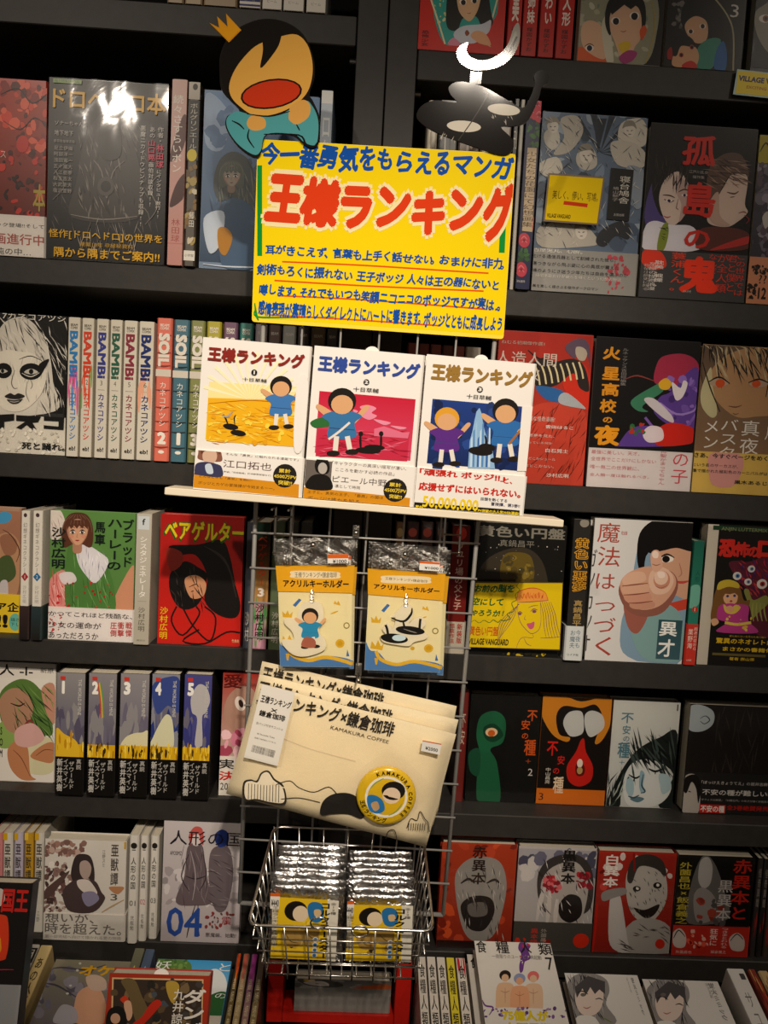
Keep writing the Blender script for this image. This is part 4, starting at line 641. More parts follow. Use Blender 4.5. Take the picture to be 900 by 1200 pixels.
face([(588, 387), (698, 393), (683, 570), (572, 562)], z, .004, .022, 'b03024', 'red cover of a figure in striped sleeves and blue shorts', wrap=True, group=GR3, V=B3, ops=[
    ('g', 'a8281c', 'b8402c', -90, 40, 300, 610), ('b', 'c04430', [60, 330, 150, 300, 260, 340, 255, 590, 40, 580, 60, 450]), ('h', ['6a1c14', '8a2a1c', '4a1410'], 60, 60, 320, 255, 590, 70, 3, 120), ('b', 'c8301c', [210, 200, 260, 170, 285, 260, 270, 330, 200, 280, 180, 220]), ('b', '2a2220', [70, 170, 110, 150, 150, 160, 220, 150, 260, 180, 275, 260, 240, 250, 220, 200, 160, 240, 100, 250, 75, 220]), *[('l', 'd8cc9c', 6, [85+i*22, 175-i*2, 95+i*22, 205-i*2, 100+i*22, 240-i*3], 1) for i in range(8)],
    ('b', '2c64a0', [85, 245, 150, 250, 190, 270, 180, 300, 120, 290]), ('b', 'a8b0b4', [170, 275, 200, 270, 260, 320, 240, 322, 170, 305]), ('b', 'b0a494', [225, 110, 250, 95, 270, 120, 260, 155, 235, 150]), ('b', '5c4a5c', [190, 110, 240, 80, 275, 100, 280, 180, 265, 120, 230, 110, 225, 150]), ('l', '1c1614', 6, [60, 120, 100, 150, 130, 140]),
    ('t', 'b8a898', 'ねむる初期傑作選1', -30, 85, 118, 106), ('t', 'cfc4b8', '人造人間', -50, 120, 158, 180), ('t', 'cfc4b8', '又', 66, 185, 100, 230), ('t', 'd8ccc0', '不思議な怪奇漫画!', 30, 345, 150, 370), ('t', 'ece2d8', '雲田はるこ', 118, 380, 216, 398, .01), ('t', 'd8ccc0', 'の悪夢を見た、', 40, 408, 148, 426), ('t', 'ece2d8', '白石晃士', 116, 462, 196, 482, .01), ('t', 'd8ccc0', '待っている何か', 40, 434, 140, 450), ('t', 'ece2d8', '沙村広明', 118, 550, 196, 570, .01), ('t', 'd8ccc0', 'のどこかシュール', 40, 490, 150, 508), ('t', 'd8ccc0', 'はとこかない。', 40, 516, 145, 534)])
face([(699, 393), (819, 402), (812, 577), (687, 569)], z, .003, .022, '171314', 'black cover with purple swirls and big yellow brush lettering', wrap=True, group=GR3, V=B3, ops=[
    ('r', '131011', 255, 50, 660, 620), ('b', 'a02c48', [505, 170, 530, 140, 600, 135, 650, 170, 655, 260, 560, 240, 500, 230]), ('b', '5a3c8c', [560, 260, 620, 190, 655, 200, 655, 400, 560, 380, 500, 330, 520, 280]), ('n', ['6f4fa0', '432a6c', '8a68b8'], 30, 540, 200, 652, 440, 14), ('b', '5c3c90', [380, 440, 420, 390, 480, 380, 560, 400, 600, 450, 380, 452]), ('l', '7a58a8', 9, [470, 350, 520, 400, 600, 400, 650, 340], 1), ('l', '9a7cc0', 7, [520, 300, 580, 340, 640, 330, 652, 300], 1),
    ('b', '3c7c5c', [420, 290, 500, 240, 530, 230, 530, 260, 460, 310, 480, 330, 440, 325]), ('b', 'c8c0c4', [465, 290, 500, 285, 560, 340, 570, 370, 530, 350]), ('b', 'd8d0d0', [560, 230, 590, 250, 600, 225, 615, 235, 600, 280, 575, 290]), ('b', 'd8a828', [515, 230, 540, 215, 560, 235, 545, 255, 520, 250]), ('b', 'c42418', [510, 400, 560, 370, 640, 390, 655, 440, 520, 452]), ('b', 'd8ccd0', [465, 400, 490, 380, 530, 390, 535, 430, 490, 440, 468, 425]), ('l', '8a3c34', 5, [400, 215, 440, 205, 500, 225]), ('n', ['b83424', '2c6c3c'], 10, 415, 370, 470, 410, 9),
    ('t', 'd8901c', '火', 322, 105, 376, 152, .035), ('t', 'd8901c', '星', 320, 172, 374, 222, .035), ('t', 'd8901c', '高', 318, 228, 372, 276, .035), ('t', 'd8901c', '校', 312, 284, 364, 334, .035), ('t', 'd8901c', 'の', 322, 344, 352, 370, .035), ('t', 'e0981c', '夜', 296, 376, 374, 450, .05), ('v', '8a8480', 'ルネッサンス吉田短編集', 386, 110, 400, 240)],
    band=(.262, 'cfc6c4', [('t', 'b86068', '最強に美しい。天才。', 280, 464, 452, 486), ('t', 'b86068', '全世界でここだけにしかない', 278, 490, 512, 514), ('t', 'b86068', '唯一無二の世界観に、', 276, 518, 452, 540), ('t', 'b86068', '全人類一度は触れるべき。', 274, 546, 488, 572), ('v', 'c04450', 'の子', 568, 470, 630, 598), ('v', 'b86068', '神聖かまってちゃん', 526, 466, 546, 596)]))
face([(820, 402), (940, 411), (930, 585), (813.5, 577)], z, .003, .022, 'b89060', 'cover of a brown eyed face with pale hair and a yellow band, right photo edge', wrap=True, group=GR3, V=B3, ops=[
    ('g', '5c4a3c', '8a6a4c', 640, 90, 1010, 640), ('b', 'a8825c', [690, 200, 760, 130, 880, 110, 960, 150, 960, 330, 850, 360, 780, 355, 710, 290]), ('h', ['2c2620', '1c1814', 'b8a884'], 60, 655, 100, 900, 220, 110, 6, 75), ('b', 'b8b088', [660, 260, 690, 180, 700, 250, 720, 340, 700, 360, 665, 320]), ('l', '2a241c', 5, [660, 160, 690, 250, 730, 340]), ('l', '2a241c', 5, [890, 110, 900, 200, 890, 290]),
    ('e', 'a8927c', 722, 236, 34, 15), ('e', 'c04c20', 726, 238, 17, 15), ('e', 'a8927c', 862, 242, 34, 14), ('e', 'c04c20', 854, 242, 16, 13), ('l', '1c1614', 6, [686, 232, 722, 216, 760, 240]), ('l', '1c1614', 6, [826, 238, 862, 226, 898, 240]), ('l', '6a4430', 4, [760, 320, 785, 324, 806, 318]), ('l', '7a5840', 4, [776, 345, 785, 350, 796, 346]),
    ('v', 'd8d2c8', '真夜中', 806, 368, 868, 560), ('v', 'd8d2c8', 'バスター', 732, 362, 792, 560), ('v', 'd8d2c8', 'メン', 672, 362, 730, 478), ('v', 'd8d2c8', '月', 892, 390, 930, 450)],
    band=(.28, 'c8a84c', [('b', 'c8908a', [700, 490, 780, 480, 820, 520, 790, 600, 720, 600, 700, 560]), ('t', '1c1814', 'さあ、今すぐページをめくれ', 645, 488, 930, 514, .03), ('t', '1c1814', 'という名のサーカスが、', 642, 522, 800, 538, .01), ('t', '1c1814', '墨で描かれた極彩色のカーニバルがは', 642, 546, 905, 562, .01), ('t', '1c1814', '黒木あるじ', 790, 582, 905, 604, .02)]))
# ================= RIGHT, row 4
z = ZR[3]; B6 = (530, 580, 2.4324); R4a = (540, 640, 5.625); R4b = (780, 580, 5.4545); GR4 = 'comics on the fourth right shelf'
for a, b, c, lb, tc in ((463, 474, '7a5a3c', 'brown spine behind the right keyring pack', 'c0a070'), (476, 491, '3a2422', 'dark spine with a coral pin head motif behind the keyring packs', 'c0584a'), (493, 508, '3c2624', 'second dark spine with a coral motif behind the keyring packs', 'c0584a'), (510, 525, '2c1c1c', 'near black spine behind the keyring packs', '8a6a60')):
    spine(a, b, 612, a-6, b-6, 760, z, .012, c, lb, [('e', tc, .5, .08, .35, .035), ('v', tc, '押切蓮介', .25, .25, .75, .7)], group='spines behind the keyring packs')
spine(529, 551, 616, 524, 544, 770, z, .004, '6c1814', 'dark red spine with a white band, seen through the right of the grid', group=GR4, ops=[
    ('g', '5a1512', '701a16', 0, 0, 1, 1), ('e', 'b83428', .5, .06, .3, .05), ('v', 'c0a090', 'サユリ場の父と子', .25, .12, .75, .66, .01)], band=(.25, 'b8ae9c', [('v', 'a83428', '怪談作法', .12, .76, .45, .92, .02), ('v', 'a83428', '新装版', .55, .76, .88, .92, .02)]))
face([(556, 611), (662, 617), (659, 770), (549, 764)], z, .006, .024, '1b1a17', 'black cover with a dim yellow moon, a yellow brain girl card on it', wrap=True, group=GR4, V=(500, 590, 4.5), ops=[
    ('r', '161512', 200, 80, 760, 820), ('b', '3c3428', [260, 400, 300, 300, 400, 240, 520, 230, 600, 290, 640, 400, 640, 500, 260, 500]), ('b', '6a5820', [400, 270, 480, 250, 550, 280, 555, 400, 400, 400]), ('n', ['8a742a', '4c4224', '5c4c20'], 30, 395, 270, 555, 400, 16), ('n', ['b8b4a8', 'd8d4c8'], 22, 300, 200, 715, 380, 3), ('n', ['c8a820', '2a2812'], 30, 260, 780, 640, 810, 12),
    ('t', '8a8578', '黄色い円盤', 270, 112, 716, 192, .03), ('t', '8a8578', '真鍋昌平', 380, 192, 560, 222)])
spine(672.5, 691.5, 609, 661.5, 682.5, 780, z, -.004, '2b2926', 'black spine with orange outlined title and a pale foot band', group=GR4, V=R4a, ops=[
    ('r', '2a2825', 700, -200, 900, 800), ('e', '8a8478', 810, -150, 30, 26), ('v', 'e0a02c', '黄色い悪夢', 752, -60, 830, 300, .06), ('v', '2a1c10', '黄色い悪夢', 752, -60, 830, 300, 0), ('v', 'a88a50', '真鍋昌平', 745, 350, 800, 540, .02)], band=(.245, 'cfd2d0', [('v', '5a7484', '今夜も', 762, 560, 792, 700), ('v', '5a7484', 'お魔夫', 722, 560, 754, 700), ('t', '3a3c3c', 'リイド社', 702, 735, 782, 758, .01)]))
face([(698, 607), (813, 613), (800, 783), (684, 777)], z, .001, .02, 'd2cfcc', 'white cover of a black fringed woman pointing a finger at the viewer', group=GR4, V=B6, ops=[
    ('r', 'd4d1ce', 360, 60, 700, 500), ('b', '7c98ac', [520, 200, 540, 130, 600, 90, 690, 90, 670, 480, 500, 470, 480, 380, 510, 280]), ('b', '120f0e', [528, 190, 535, 110, 580, 70, 640, 62, 700, 70, 690, 180, 640, 160, 560, 165, 545, 230]), ('b', 'c8987c', [570, 165, 620, 150, 690, 150, 680, 290, 640, 290, 600, 260, 575, 220]), ('b', '120f0e', [560, 165, 570, 120, 690, 100, 690, 160, 640, 152, 600, 160]), ('e', 'e8dcd0', 612, 184, 20, 10), ('e', '15100e', 610, 184, 11, 10), ('l', '15100e', 5, [590, 182, 612, 170, 634, 180]), ('l', 'b8443c', 8, [632, 248, 655, 252, 675, 248]),
    ('b', 'c0402c', [600, 320, 680, 300, 670, 330, 610, 335]), ('b', '7da0a0', [500, 330, 560, 300, 640, 330, 665, 400, 655, 480, 540, 470]), ('b', '9a5a4c', [490, 300, 540, 290, 560, 340, 530, 400, 500, 380]), ('l', 'b07860', 4, [648, 195, 655, 225, 646, 236]), ('b', '8a5648', [474, 275, 500, 228, 560, 206, 628, 222, 644, 270, 606, 336, 548, 352, 498, 332]), ('b', 'cc9a80', [478, 262, 500, 225, 560, 205, 625, 222, 638, 262, 600, 315, 545, 332, 502, 312]),
    ('b', 'd8ac92', [486, 240, 510, 222, 545, 222, 552, 245, 520, 256, 490, 258]), ('b', 'd2a288', [484, 268, 512, 256, 556, 256, 560, 276, 520, 284, 490, 284]), ('b', 'c89078', [490, 292, 520, 286, 562, 284, 566, 304, 525, 310, 498, 308]), ('b', 'c08a72', [506, 316, 540, 312, 574, 308, 576, 324, 545, 330, 515, 328]),
    ('l', '8a5040', 4, [484, 262, 520, 258, 558, 254]), ('l', '8a5040', 4, [488, 288, 524, 286, 562, 281]), ('l', '8a5040', 4, [498, 312, 535, 311, 572, 306]), ('b', 'dcb49c', [566, 222, 590, 205, 622, 220, 632, 250, 612, 282, 575, 284, 560, 252]), ('e', 'c0846c', 598, 244, 24, 27), ('e', 'e0bca6', 596, 238, 20, 21), ('b', 'ecd4c4', [586, 222, 604, 222, 606, 236, 590, 238]), ('l', 'a06a58', 3, [580, 262, 596, 268, 614, 260]), ('b', 'd4a48c', [566, 172, 576, 158, 592, 164, 600, 205, 580, 222, 568, 205]), ('b', 'ecd4c4', [570, 168, 578, 160, 588, 166, 586, 180, 574, 180]), ('l', '9a6450', 3, [570, 198, 582, 202, 594, 198]),
    ('g', '2c4c54', '3a5860', 590, 360, 650, 480),
    ('t', 'a84438', '魔', 418, 78, 476, 140), ('t', 'a84438', '法', 418, 146, 476, 208), ('t', 'a84438', 'は', 412, 222, 462, 276), ('t', 'a84438', 'つ', 408, 300, 462, 342), ('t', 'a84438', 'づ', 404, 352, 462, 405), ('t', 'a84438', 'く', 408, 408, 450, 470), ('t', 'b8605c', '完全版', 484, 88, 498, 130), ('v', '3a3a3a', 'ガツカツオ', 380, 150, 392, 462), ('t', 'ecebe6', '異', 594, 366, 640, 412, .02), ('t', 'ecebe6', '才', 590, 418, 632, 474, .02)])
spine(814.5, 826.5, 634, 801, 813.5, 783, z, .0, '2c7c68', 'slim teal green spine with a red foot band', group=GR4, V=R4b, ops=[
    ('g', '1f5c4c', '2f8470', 120, 290, 270, 1100), ('b', '6aa894', [140, 600, 220, 580, 215, 700, 140, 720]), ('e', 'c02c20', 188, 735, 18, 20), ('t', 'e8d8c8', '1', 182, 722, 194, 748), ('v', '1a4a3e', '人形', 192, 480, 222, 560)], band=(.33, 'c42c1c', [('v', 'ecd8c8', '業野海', 140, 860, 165, 1000), ('v', 'e8c8b8', '超あの花から', 180, 850, 196, 1010), ('t', 'ecd8c8', '小学館', 126, 1068, 160, 1082)]))
face([(829, 613), (950, 621), (940, 791), (816, 784)], z, .004, .026, '15120f', 'black cover with monster eyes behind a girl in a pink dress, right edge', wrap=True, group=GR4, V=R4b, ops=[
    ('r', '14110e', 270, 150, 900, 1150), ('r', 'c8c0b0', 195, 150, 268, 1130), ('b', '5a1c2c', [400, 440, 460, 420, 520, 430, 700, 430, 700, 900, 560, 880, 540, 640, 470, 560]), ('h', ['a8243c', '3c1c4c', '7a1c2c', '4c2a6a', 'c03a3c'], 90, 430, 430, 660, 640, 60, 9, 60),
    *[q for x, y, r, c in ((455, 520, 28, '4a78a8'), (545, 475, 24, '6a88a8'), (525, 560, 24, '7a88b0'), (615, 575, 34, 'a8342c')) for q in (('e', 'd8d4cc', x, y, r, r*.95), ('e', c, x+3, y, r*.5, r*.5), ('e', '12100e', x+3, y, r*.22, r*.22))], ('b', '8a8a44', [500, 620, 530, 610, 560, 680, 640, 650, 660, 700, 600, 760, 560, 800, 540, 730]), *[('l', '9a9a50', 11, [560+i*24, 700, 556+i*26, 760, 566+i*28, 822]) for i in range(4)],
    ('b', '7a5428', [300, 700, 330, 590, 400, 560, 470, 590, 500, 680, 540, 680, 520, 740, 460, 730, 340, 760, 330, 820, 290, 800]), ('b', 'e0b088', [368, 630, 400, 610, 455, 630, 455, 690, 415, 710, 375, 690]), ('b', 'c8b038', [330, 610, 340, 560, 400, 543, 460, 565, 466, 600, 400, 590]), ('p', '7a5428', [360, 600, 466, 600, 462, 650, 440, 632, 410, 640, 380, 636, 366, 660]), ('e', '2a3c7c', 395, 652, 9, 9), ('e', '2a3c7c', 440, 650, 9, 9), ('e', 'a83438', 418, 686, 9, 7),
    ('b', 'b83c88', [340, 720, 400, 700, 450, 705, 530, 720, 530, 800, 540, 830, 590, 900, 330, 890, 390, 830, 330, 800]), ('l', 'd8c84c', 18, [380, 828, 460, 842, 550, 830], 1), ('b', 'd8c050', [370, 706, 410, 735, 450, 710, 480, 730, 440, 770, 385, 760]), ('n', ['d8b83c', 'e0c860'], 12, 380, 770, 560, 880, 10), ('b', 'd8a880', [385, 730, 415, 715, 440, 740, 415, 760]), ('b', 'd8a880', [290, 810, 325, 800, 340, 830, 305, 850]), ('r', '1c3c24', 300, 190, 800, 250),
    ('t', '8a8c60', 'ANJIN LUTTERMIX', 350, 212, 640, 236), ('t', 'c82a20', '恐', 345, 280, 440, 400, .06), ('t', 'c82a20', '怖', 445, 300, 522, 400, .05), ('t', 'c82a20', 'の', 525, 325, 585, 405, .06), ('t', 'c82a20', '口', 592, 290, 680, 410, .08), ('t', 'c8a020', '誰も知らない世界の片隅で描か', 410, 918, 650, 934), ('t', 'e0b81c', '驚異のネオレトロ', 325, 936, 690, 982, .03), ('t', 'e0b81c', 'まさかの書籍化', 370, 990, 690, 1038, .03), ('r', '6a5c2c', 300, 1048, 650, 1051), ('t', 'e0b81c', '著者 崇山祟', 412, 1062, 575, 1094, .01)])
# ================= RIGHT, row 5 (books stand further in, a strip of the shelf shows)
z = ZR[4]; C3 = (520, 780, 2.368); GR5 = 'comics on the fifth right shelf'; YY = .045
def snapz(q): return q
spine(538, 549, 808, 533, 545, 938, z, YY-.004, '6a1a14', 'dark red spine half hidden by the grid edge, fifth right shelf', [('v', 'b8a090', '不安', .2, .2, .8, .5)], group=GR5)
face([(551, 812), (634, 816), (629, 941), (546, 937)], z, YY, .02, '161412', 'black cover with a green shadowed figure and one orange eye', wrap=True, group=GR5, V=C3, ops=[
    ('r', '141311', 50, 60, 280, 400), ('b', '1f5c3c', [90, 190, 100, 140, 140, 125, 170, 150, 165, 210, 130, 230, 150, 270, 160, 380, 100, 380, 95, 290, 100, 240]), ('b', '143c28', [110, 170, 140, 160, 165, 190, 140, 210, 115, 200]), ('e', 'd8b890', 132, 183, 17, 12), ('e', 'c0581c', 132, 186, 10, 9), ('b', '1c4c34', [70, 240, 100, 230, 100, 300, 75, 290]),
    ('t', 'c0501c', '不', 232, 122, 258, 155, .02), ('t', 'c0501c', '安', 216, 150, 238, 178, .02), ('t', 'c0501c', 'の', 218, 184, 234, 204, .02), ('t', 'c0501c', '種', 226, 204, 256, 250, .02), ('t', 'c0501c', '＋', 230, 256, 244, 272), ('t', 'c8c0b4', '2', 238, 284, 250, 304)])
face([(634.5, 815), (717, 820), (710, 945), (629.5, 941)], z, YY, .02, 'c06a1c', 'orange and black cover with hands framing a red drop, numeral 3', wrap=True, group=GR5, V=C3, ops=[
    ('r', '17120f', 255, 80, 470, 400), ('b', 'c07a20', [268, 84, 330, 84, 380, 100, 440, 88, 466, 92, 464, 160, 440, 210, 420, 215, 440, 150, 420, 110, 380, 118, 330, 112, 310, 140, 320, 190, 350, 200, 340, 212, 300, 190, 266, 130]), ('b', 'b8b8b4', [330, 160, 345, 130, 380, 128, 388, 160, 384, 190, 350, 196]), ('b', 'b8b8b4', [390, 140, 410, 126, 440, 140, 444, 175, 410, 200, 394, 180]), ('b', 'b82018', [380, 210, 390, 205, 396, 240, 416, 280, 412, 320, 380, 336, 350, 320, 344, 280, 368, 240]), ('b', '5a1410', [368, 280, 380, 262, 394, 285, 390, 305, 372, 305]), ('e', 'd8d0c0', 380, 272, 8, 12), ('e', 'a89058', 380, 292, 8, 10), ('r', 'c86a1c', 255, 338, 460, 390),
    ('t', 'c8241c', '不', 288, 208, 316, 252, .02), ('t', 'c8241c', '安', 318, 250, 336, 276, .02), ('t', 'c8241c', 'の', 306, 282, 322, 302, .02), ('t', 'd8c0a0', '種', 308, 308, 334, 356, .02), ('t', '4a2410', '3', 268, 352, 280, 372), ('v', 'd8d0c4', '中山昌亮', 284, 282, 298, 328)])
face([(718.5, 820), (797, 824), (790, 948), (711, 944)], z, YY, .02, 'c4c4be', 'pale grey cover of a sleeping black haired woman with blue shadows', wrap=True, group=GR5, V=C3, ops=[
    ('g', 'c4c4be', 'bcbdb8', 450, 90, 660, 400), ('b', '1a201e', [450, 390, 470, 340, 500, 280, 540, 230, 600, 198, 650, 190, 650, 390, 600, 385, 640, 300, 560, 260, 500, 340, 490, 392]), ('b', 'd0d2ce', [505, 300, 530, 265, 580, 260, 620, 290, 636, 340, 610, 380, 560, 394, 515, 385, 500, 345]), ('h', ['0f1412', '3c4844'], 40, 520, 210, 645, 300, 90, 6, 60), ('h', ['0f1412', 'a8b0a4', '3c4844'], 26, 455, 300, 500, 385, 60, 4, 110), ('l', '14181a', 5, [515, 300, 535, 310, 552, 300]), ('l', '14181a', 6, [570, 284, 590, 292, 612, 284]), ('b', '9cb4bc', [512, 305, 528, 318, 530, 350, 520, 362, 508, 340]), ('b', '8aa8b4', [548, 290, 560, 300, 556, 330, 564, 346, 552, 352, 545, 330]), ('b', 'a8bcc2', [600, 300, 628, 305, 634, 340, 612, 356, 604, 330]), ('l', '2c4048', 4, [556, 300, 552, 330, 562, 348, 550, 352]), ('l', '14181a', 3, [516, 306, 512, 312]), ('l', '14181a', 3, [530, 312, 529, 319]), ('l', '14181a', 3, [590, 292, 589, 300]), ('l', '14181a', 3, [602, 290, 604, 297]), ('b', '5a7680', [520, 368, 540, 362, 560, 368, 542, 378]), ('l', '3c5058', 5, [515, 360, 530, 365, 545, 358]),
    ('t', '4c7480', '不', 492, 128, 524, 160, .01), ('t', '4c7480', '安', 496, 164, 516, 190, .01), ('t', '4c7480', 'の', 498, 192, 514, 210, .01), ('t', '4c7480', '種', 484, 210, 514, 256, .02), ('t', '4c7480', '＋', 488, 258, 502, 274), ('t', '2c3030', '1', 642, 108, 652, 126)])
face([(806, 824), (925, 831), (920, 958), (802, 951)], z, YY-.01, .026, '1c1816', 'black brown cover with a white blot and a black comic band, right edge', wrap=True, group=GR5, V=C3, ops=[
    ('g', '1a1614', '221c19', 650, 100, 980, 420), ('b', 'a8b0b4', [668, 115, 700, 106, 740, 125, 742, 160, 715, 180, 680, 178, 664, 150]), ('l', '3c4448', 3, [705, 145, 720, 138, 732, 150, 718, 160, 706, 152]), ('h', ['2c2622', '362e2a'], 30, 740, 110, 930, 300, 80, 4, 85)],
    band=(.38, '161311', [('b', 'b8b0a8', [668, 310, 700, 300, 714, 340, 712, 408, 664, 400]), ('b', '1c1816', [668, 340, 672, 308, 700, 300, 716, 330, 712, 380, 704, 340, 690, 320, 678, 350]), ('l', '2a2420', 3, [682, 345, 690, 348]), ('t', 'c8c0b8', '「ぼっけえきょうてえ」の岩井志麻子も', 718, 316, 925, 338, .01), ('t', 'd8d2ca', '不安の種が難しい味', 722, 340, 925, 368, .02), ('t', 'b8b0a8', '『オフィス北極星』『PS羅生門』の鬼才が描く新感覚ホラー', 716, 370, 925, 380), ('r', 'c82418', 716, 382, 788, 410), ('t', 'f0e8e0', '不安の種', 719, 385, 785, 408, .03), ('t', 'c82418', '全3巻絶賛発売中', 792, 388, 925, 406, .02)]))
# ================= RIGHT, row 6
z = ZR[5]; C6 = (480, 960, 2.143); GR6 = 'horror comics on the lowest upright right shelf'; YY = .012
face([(521, 987), (606, 990), (601, 1106), (509, 1102)], z, YY, .02, 'a8341c', 'orange red cover of a screaming grey face', wrap=True, group=GR6, V=C6, ops=[
    ('g', 'a83c20', '8a2c1c', 50, 50, 280, 320), ('n', ['c85028', '7a2418', 'b84428'], 30, 70, 60, 265, 300, 16), ('b', '8f8a84', [115, 150, 130, 110, 170, 90, 225, 100, 245, 150, 235, 220, 210, 280, 160, 290, 130, 250]), ('b', '2a2422', [130, 200, 160, 180, 205, 185, 215, 220, 190, 262, 155, 262, 135, 235]), ('b', '6a645f', [148, 200, 190, 196, 195, 225, 155, 228]), ('l', '2a2422', 6, [130, 150, 150, 140, 165, 150]), ('l', '2a2422', 6, [195, 150, 215, 142, 230, 152]), ('h', ['3c3634', 'b8b2aa'], 50, 120, 100, 240, 290, 28, 2.5, 80),
    ('b', '8c8680', [110, 200, 125, 190, 135, 270, 120, 290]), ('t', '2c1c18', '赤異本', 160, 68, 192, 152), ('r', '1a1413', 62, 285, 260, 320)] and [
    ('g', 'a83c20', '8a2c1c', 50, 50, 280, 320), ('n', ['c85028', '7a2418', 'b84428'], 30, 70, 60, 265, 300, 16), ('b', '8f8a84', [115, 150, 130, 110, 170, 90, 225, 100, 245, 150, 235, 220, 210, 280, 160, 290, 130, 250]), ('b', '2a2422', [130, 200, 160, 180, 205, 185, 215, 220, 190, 262, 155, 262, 135, 235]), ('b', '6a645f', [148, 200, 190, 196, 195, 225, 155, 228]), ('l', '2a2422', 6, [130, 150, 150, 140, 165, 150]), ('l', '2a2422', 6, [195, 150, 215, 142, 230, 152]), ('h', ['3c3634', 'b8b2aa'], 50, 120, 100, 240, 290, 28, 2.5, 80), ('r', '2a1a17', 40, 285, 270, 330), ('v', '2c1c18', '赤異本', 160, 66, 192, 155, .02)])
face([(607, 990), (702.5, 996), (691, 1113), (602, 1107)], z, YY, .02, 'b8b0ac', 'pale cover of a shouting face with bloodied eyes held in hands', wrap=True, group=GR6, V=C6, ops=[
    ('g', 'a8a4a8', 'b8b2ac', 260, 70, 480, 340), ('n', ['4c4a5c', '6a687a', 'c8c2be'], 40, 280, 75, 470, 150, 16), ('b', '3c3634', [320, 150, 350, 100, 420, 90, 460, 130, 460, 210, 430, 240, 340, 230]), ('b', 'b0a8a2', [330, 160, 360, 120, 420, 110, 450, 160, 440, 230, 420, 265, 370, 262, 340, 220]), ('b', '241e1c', [375, 215, 400, 190, 430, 200, 432, 240, 405, 258, 380, 245]), ('n', ['b82c34', '8a1c28', 'd86a70'], 26, 340, 145, 378, 185, 8), ('n', ['b82c34', '8a1c28'], 16, 420, 140, 455, 175, 8), ('l', 'c8c0ba', 12, [320, 250, 330, 200, 340, 170]), ('l', 'c8c0ba', 12, [345, 262, 350, 220, 352, 180]), ('l', 'c8c0ba', 12, [365, 265, 368, 230, 372, 200]), ('h', ['2c2624', 'd8d2cc'], 50, 320, 100, 460, 260, 26, 2.4, 70),
    ('v', '1c1816', '黒異本', 384, 76, 416, 166, .03)], band=(.275, '45413c', [('e', 'c8301c', 430, 300, 20, 17), ('n', ['c83424', '8a2418'], 12, 270, 290, 360, 322, 7), ('v', 'c83a2c', '異本怪談', 305, 266, 322, 318, .01), ('v', 'a8a098', '外薗昌也', 330, 268, 344, 310)]))
face([(703.5, 996), (797, 1001), (782, 1118), (692, 1113)], z, YY, .02, 'a82c20', 'red cover of a grinning stitched grey man gripping a hammer', wrap=True, group=GR6, V=C6, ops=[
    ('g', 'a42a1e', '8f241a', 440, 70, 690, 350), ('n', ['c84034', '6a1812', 'd8ccc4', '842018'], 34, 480, 85, 665, 200, 9), ('b', 'b8b2aa', [545, 190, 550, 130, 590, 95, 635, 110, 650, 170, 640, 220, 600, 262, 560, 240]), ('b', '3a3430', [548, 150, 560, 105, 600, 88, 640, 105, 648, 145, 620, 125, 580, 120, 560, 160]), ('e', '1c1816', 572, 175, 10, 7), ('e', '1c1816', 625, 168, 11, 8), ('e', 'e8e0d8', 574, 174, 4, 4), ('e', 'e8e0d8', 626, 167, 4, 4), ('b', '241c1a', [562, 222, 590, 228, 628, 215, 615, 240, 590, 248]), ('h', ['3c3632', '6a645e'], 40, 550, 130, 645, 250, 14, 2.4, 60),
    ('b', 'a8a29c', [520, 330, 560, 255, 640, 260, 670, 330]), ('b', 'c4bebA'.lower(), [498, 300, 505, 190, 528, 186, 545, 300, 552, 325, 525, 330]), ('b', '8f8a86', [482, 186, 500, 176, 540, 172, 545, 186, 515, 196, 486, 204]), ('h', ['4a4440'], 20, 530, 270, 650, 325, 30, 3, 20), ('l', 'b82418', 6, [470, 210, 465, 270, 455, 330], 1), ('l', '8a1c14', 5, [568, 85, 567, 130], 1), ('t', 'e8e0d8', '白異本', 492, 88, 522, 170, .03) and ('v', 'e8e0d8', '白異本', 492, 86, 524, 172, .03), ('e', 'c8301c', 626, 312, 12, 12)])
face([(798.5, 1001), (888, 1006), (874, 1123), (783, 1118)], z, YY, .02, '1a1715', 'black cover with a white ghostly figure and red lettering, red foot band', wrap=True, group=GR6, V=C6, ops=[
    ('r', '191614', 640, 80, 880, 350), ('b', '6a6664', [700, 200, 720, 130, 745, 90, 770, 110, 790, 170, 800, 250, 700, 260]), ('b', 'b8b4b0', [728, 150, 735, 105, 755, 96, 765, 120, 758, 160, 740, 172]), ('b', '9a9490', [715, 190, 740, 170, 770, 200, 760, 250, 720, 255]), ('n', ['8a3428', 'a84434', '54504e'], 16, 710, 200, 790, 262, 10),
    ('v', 'c82c1c', '赤異本と', 818, 100, 850, 258, .02), ('v', 'c8c2bc', '黒異本', 778, 150, 806, 258, .01), ('v', 'c8b43c', '外薗昌也×飯倉義之', 683, 105, 696, 262, .01)],
    band=(.3, 'c02c1c', [('b', 'd0c4bc', [655, 285, 675, 270, 690, 290, 685, 318, 660, 316]), ('b', 'd0c4bc', [800, 300, 820, 285, 838, 300, 835, 330, 806, 328]), ('l', '2a2220', 3, [658, 295, 672, 275, 688, 292]), ('l', '2a2220', 3, [803, 305, 820, 288, 836, 302]), ('v', 'f0dcd0', '狂気に', 752, 272, 768, 318, .02), ('v', 'f0dcd0', 'つきまとわれる', 782, 270, 794, 325), ('n', ['e8644c', '8a1c14', 'e8b8a8'], 20, 695, 275, 745, 318, 6), ('t', 'e8d8cc', '外薗昌也', 662, 326, 702, 336), ('t', 'e8d8cc', '飯倉義之', 752, 328, 790, 338)]))
xx = 890
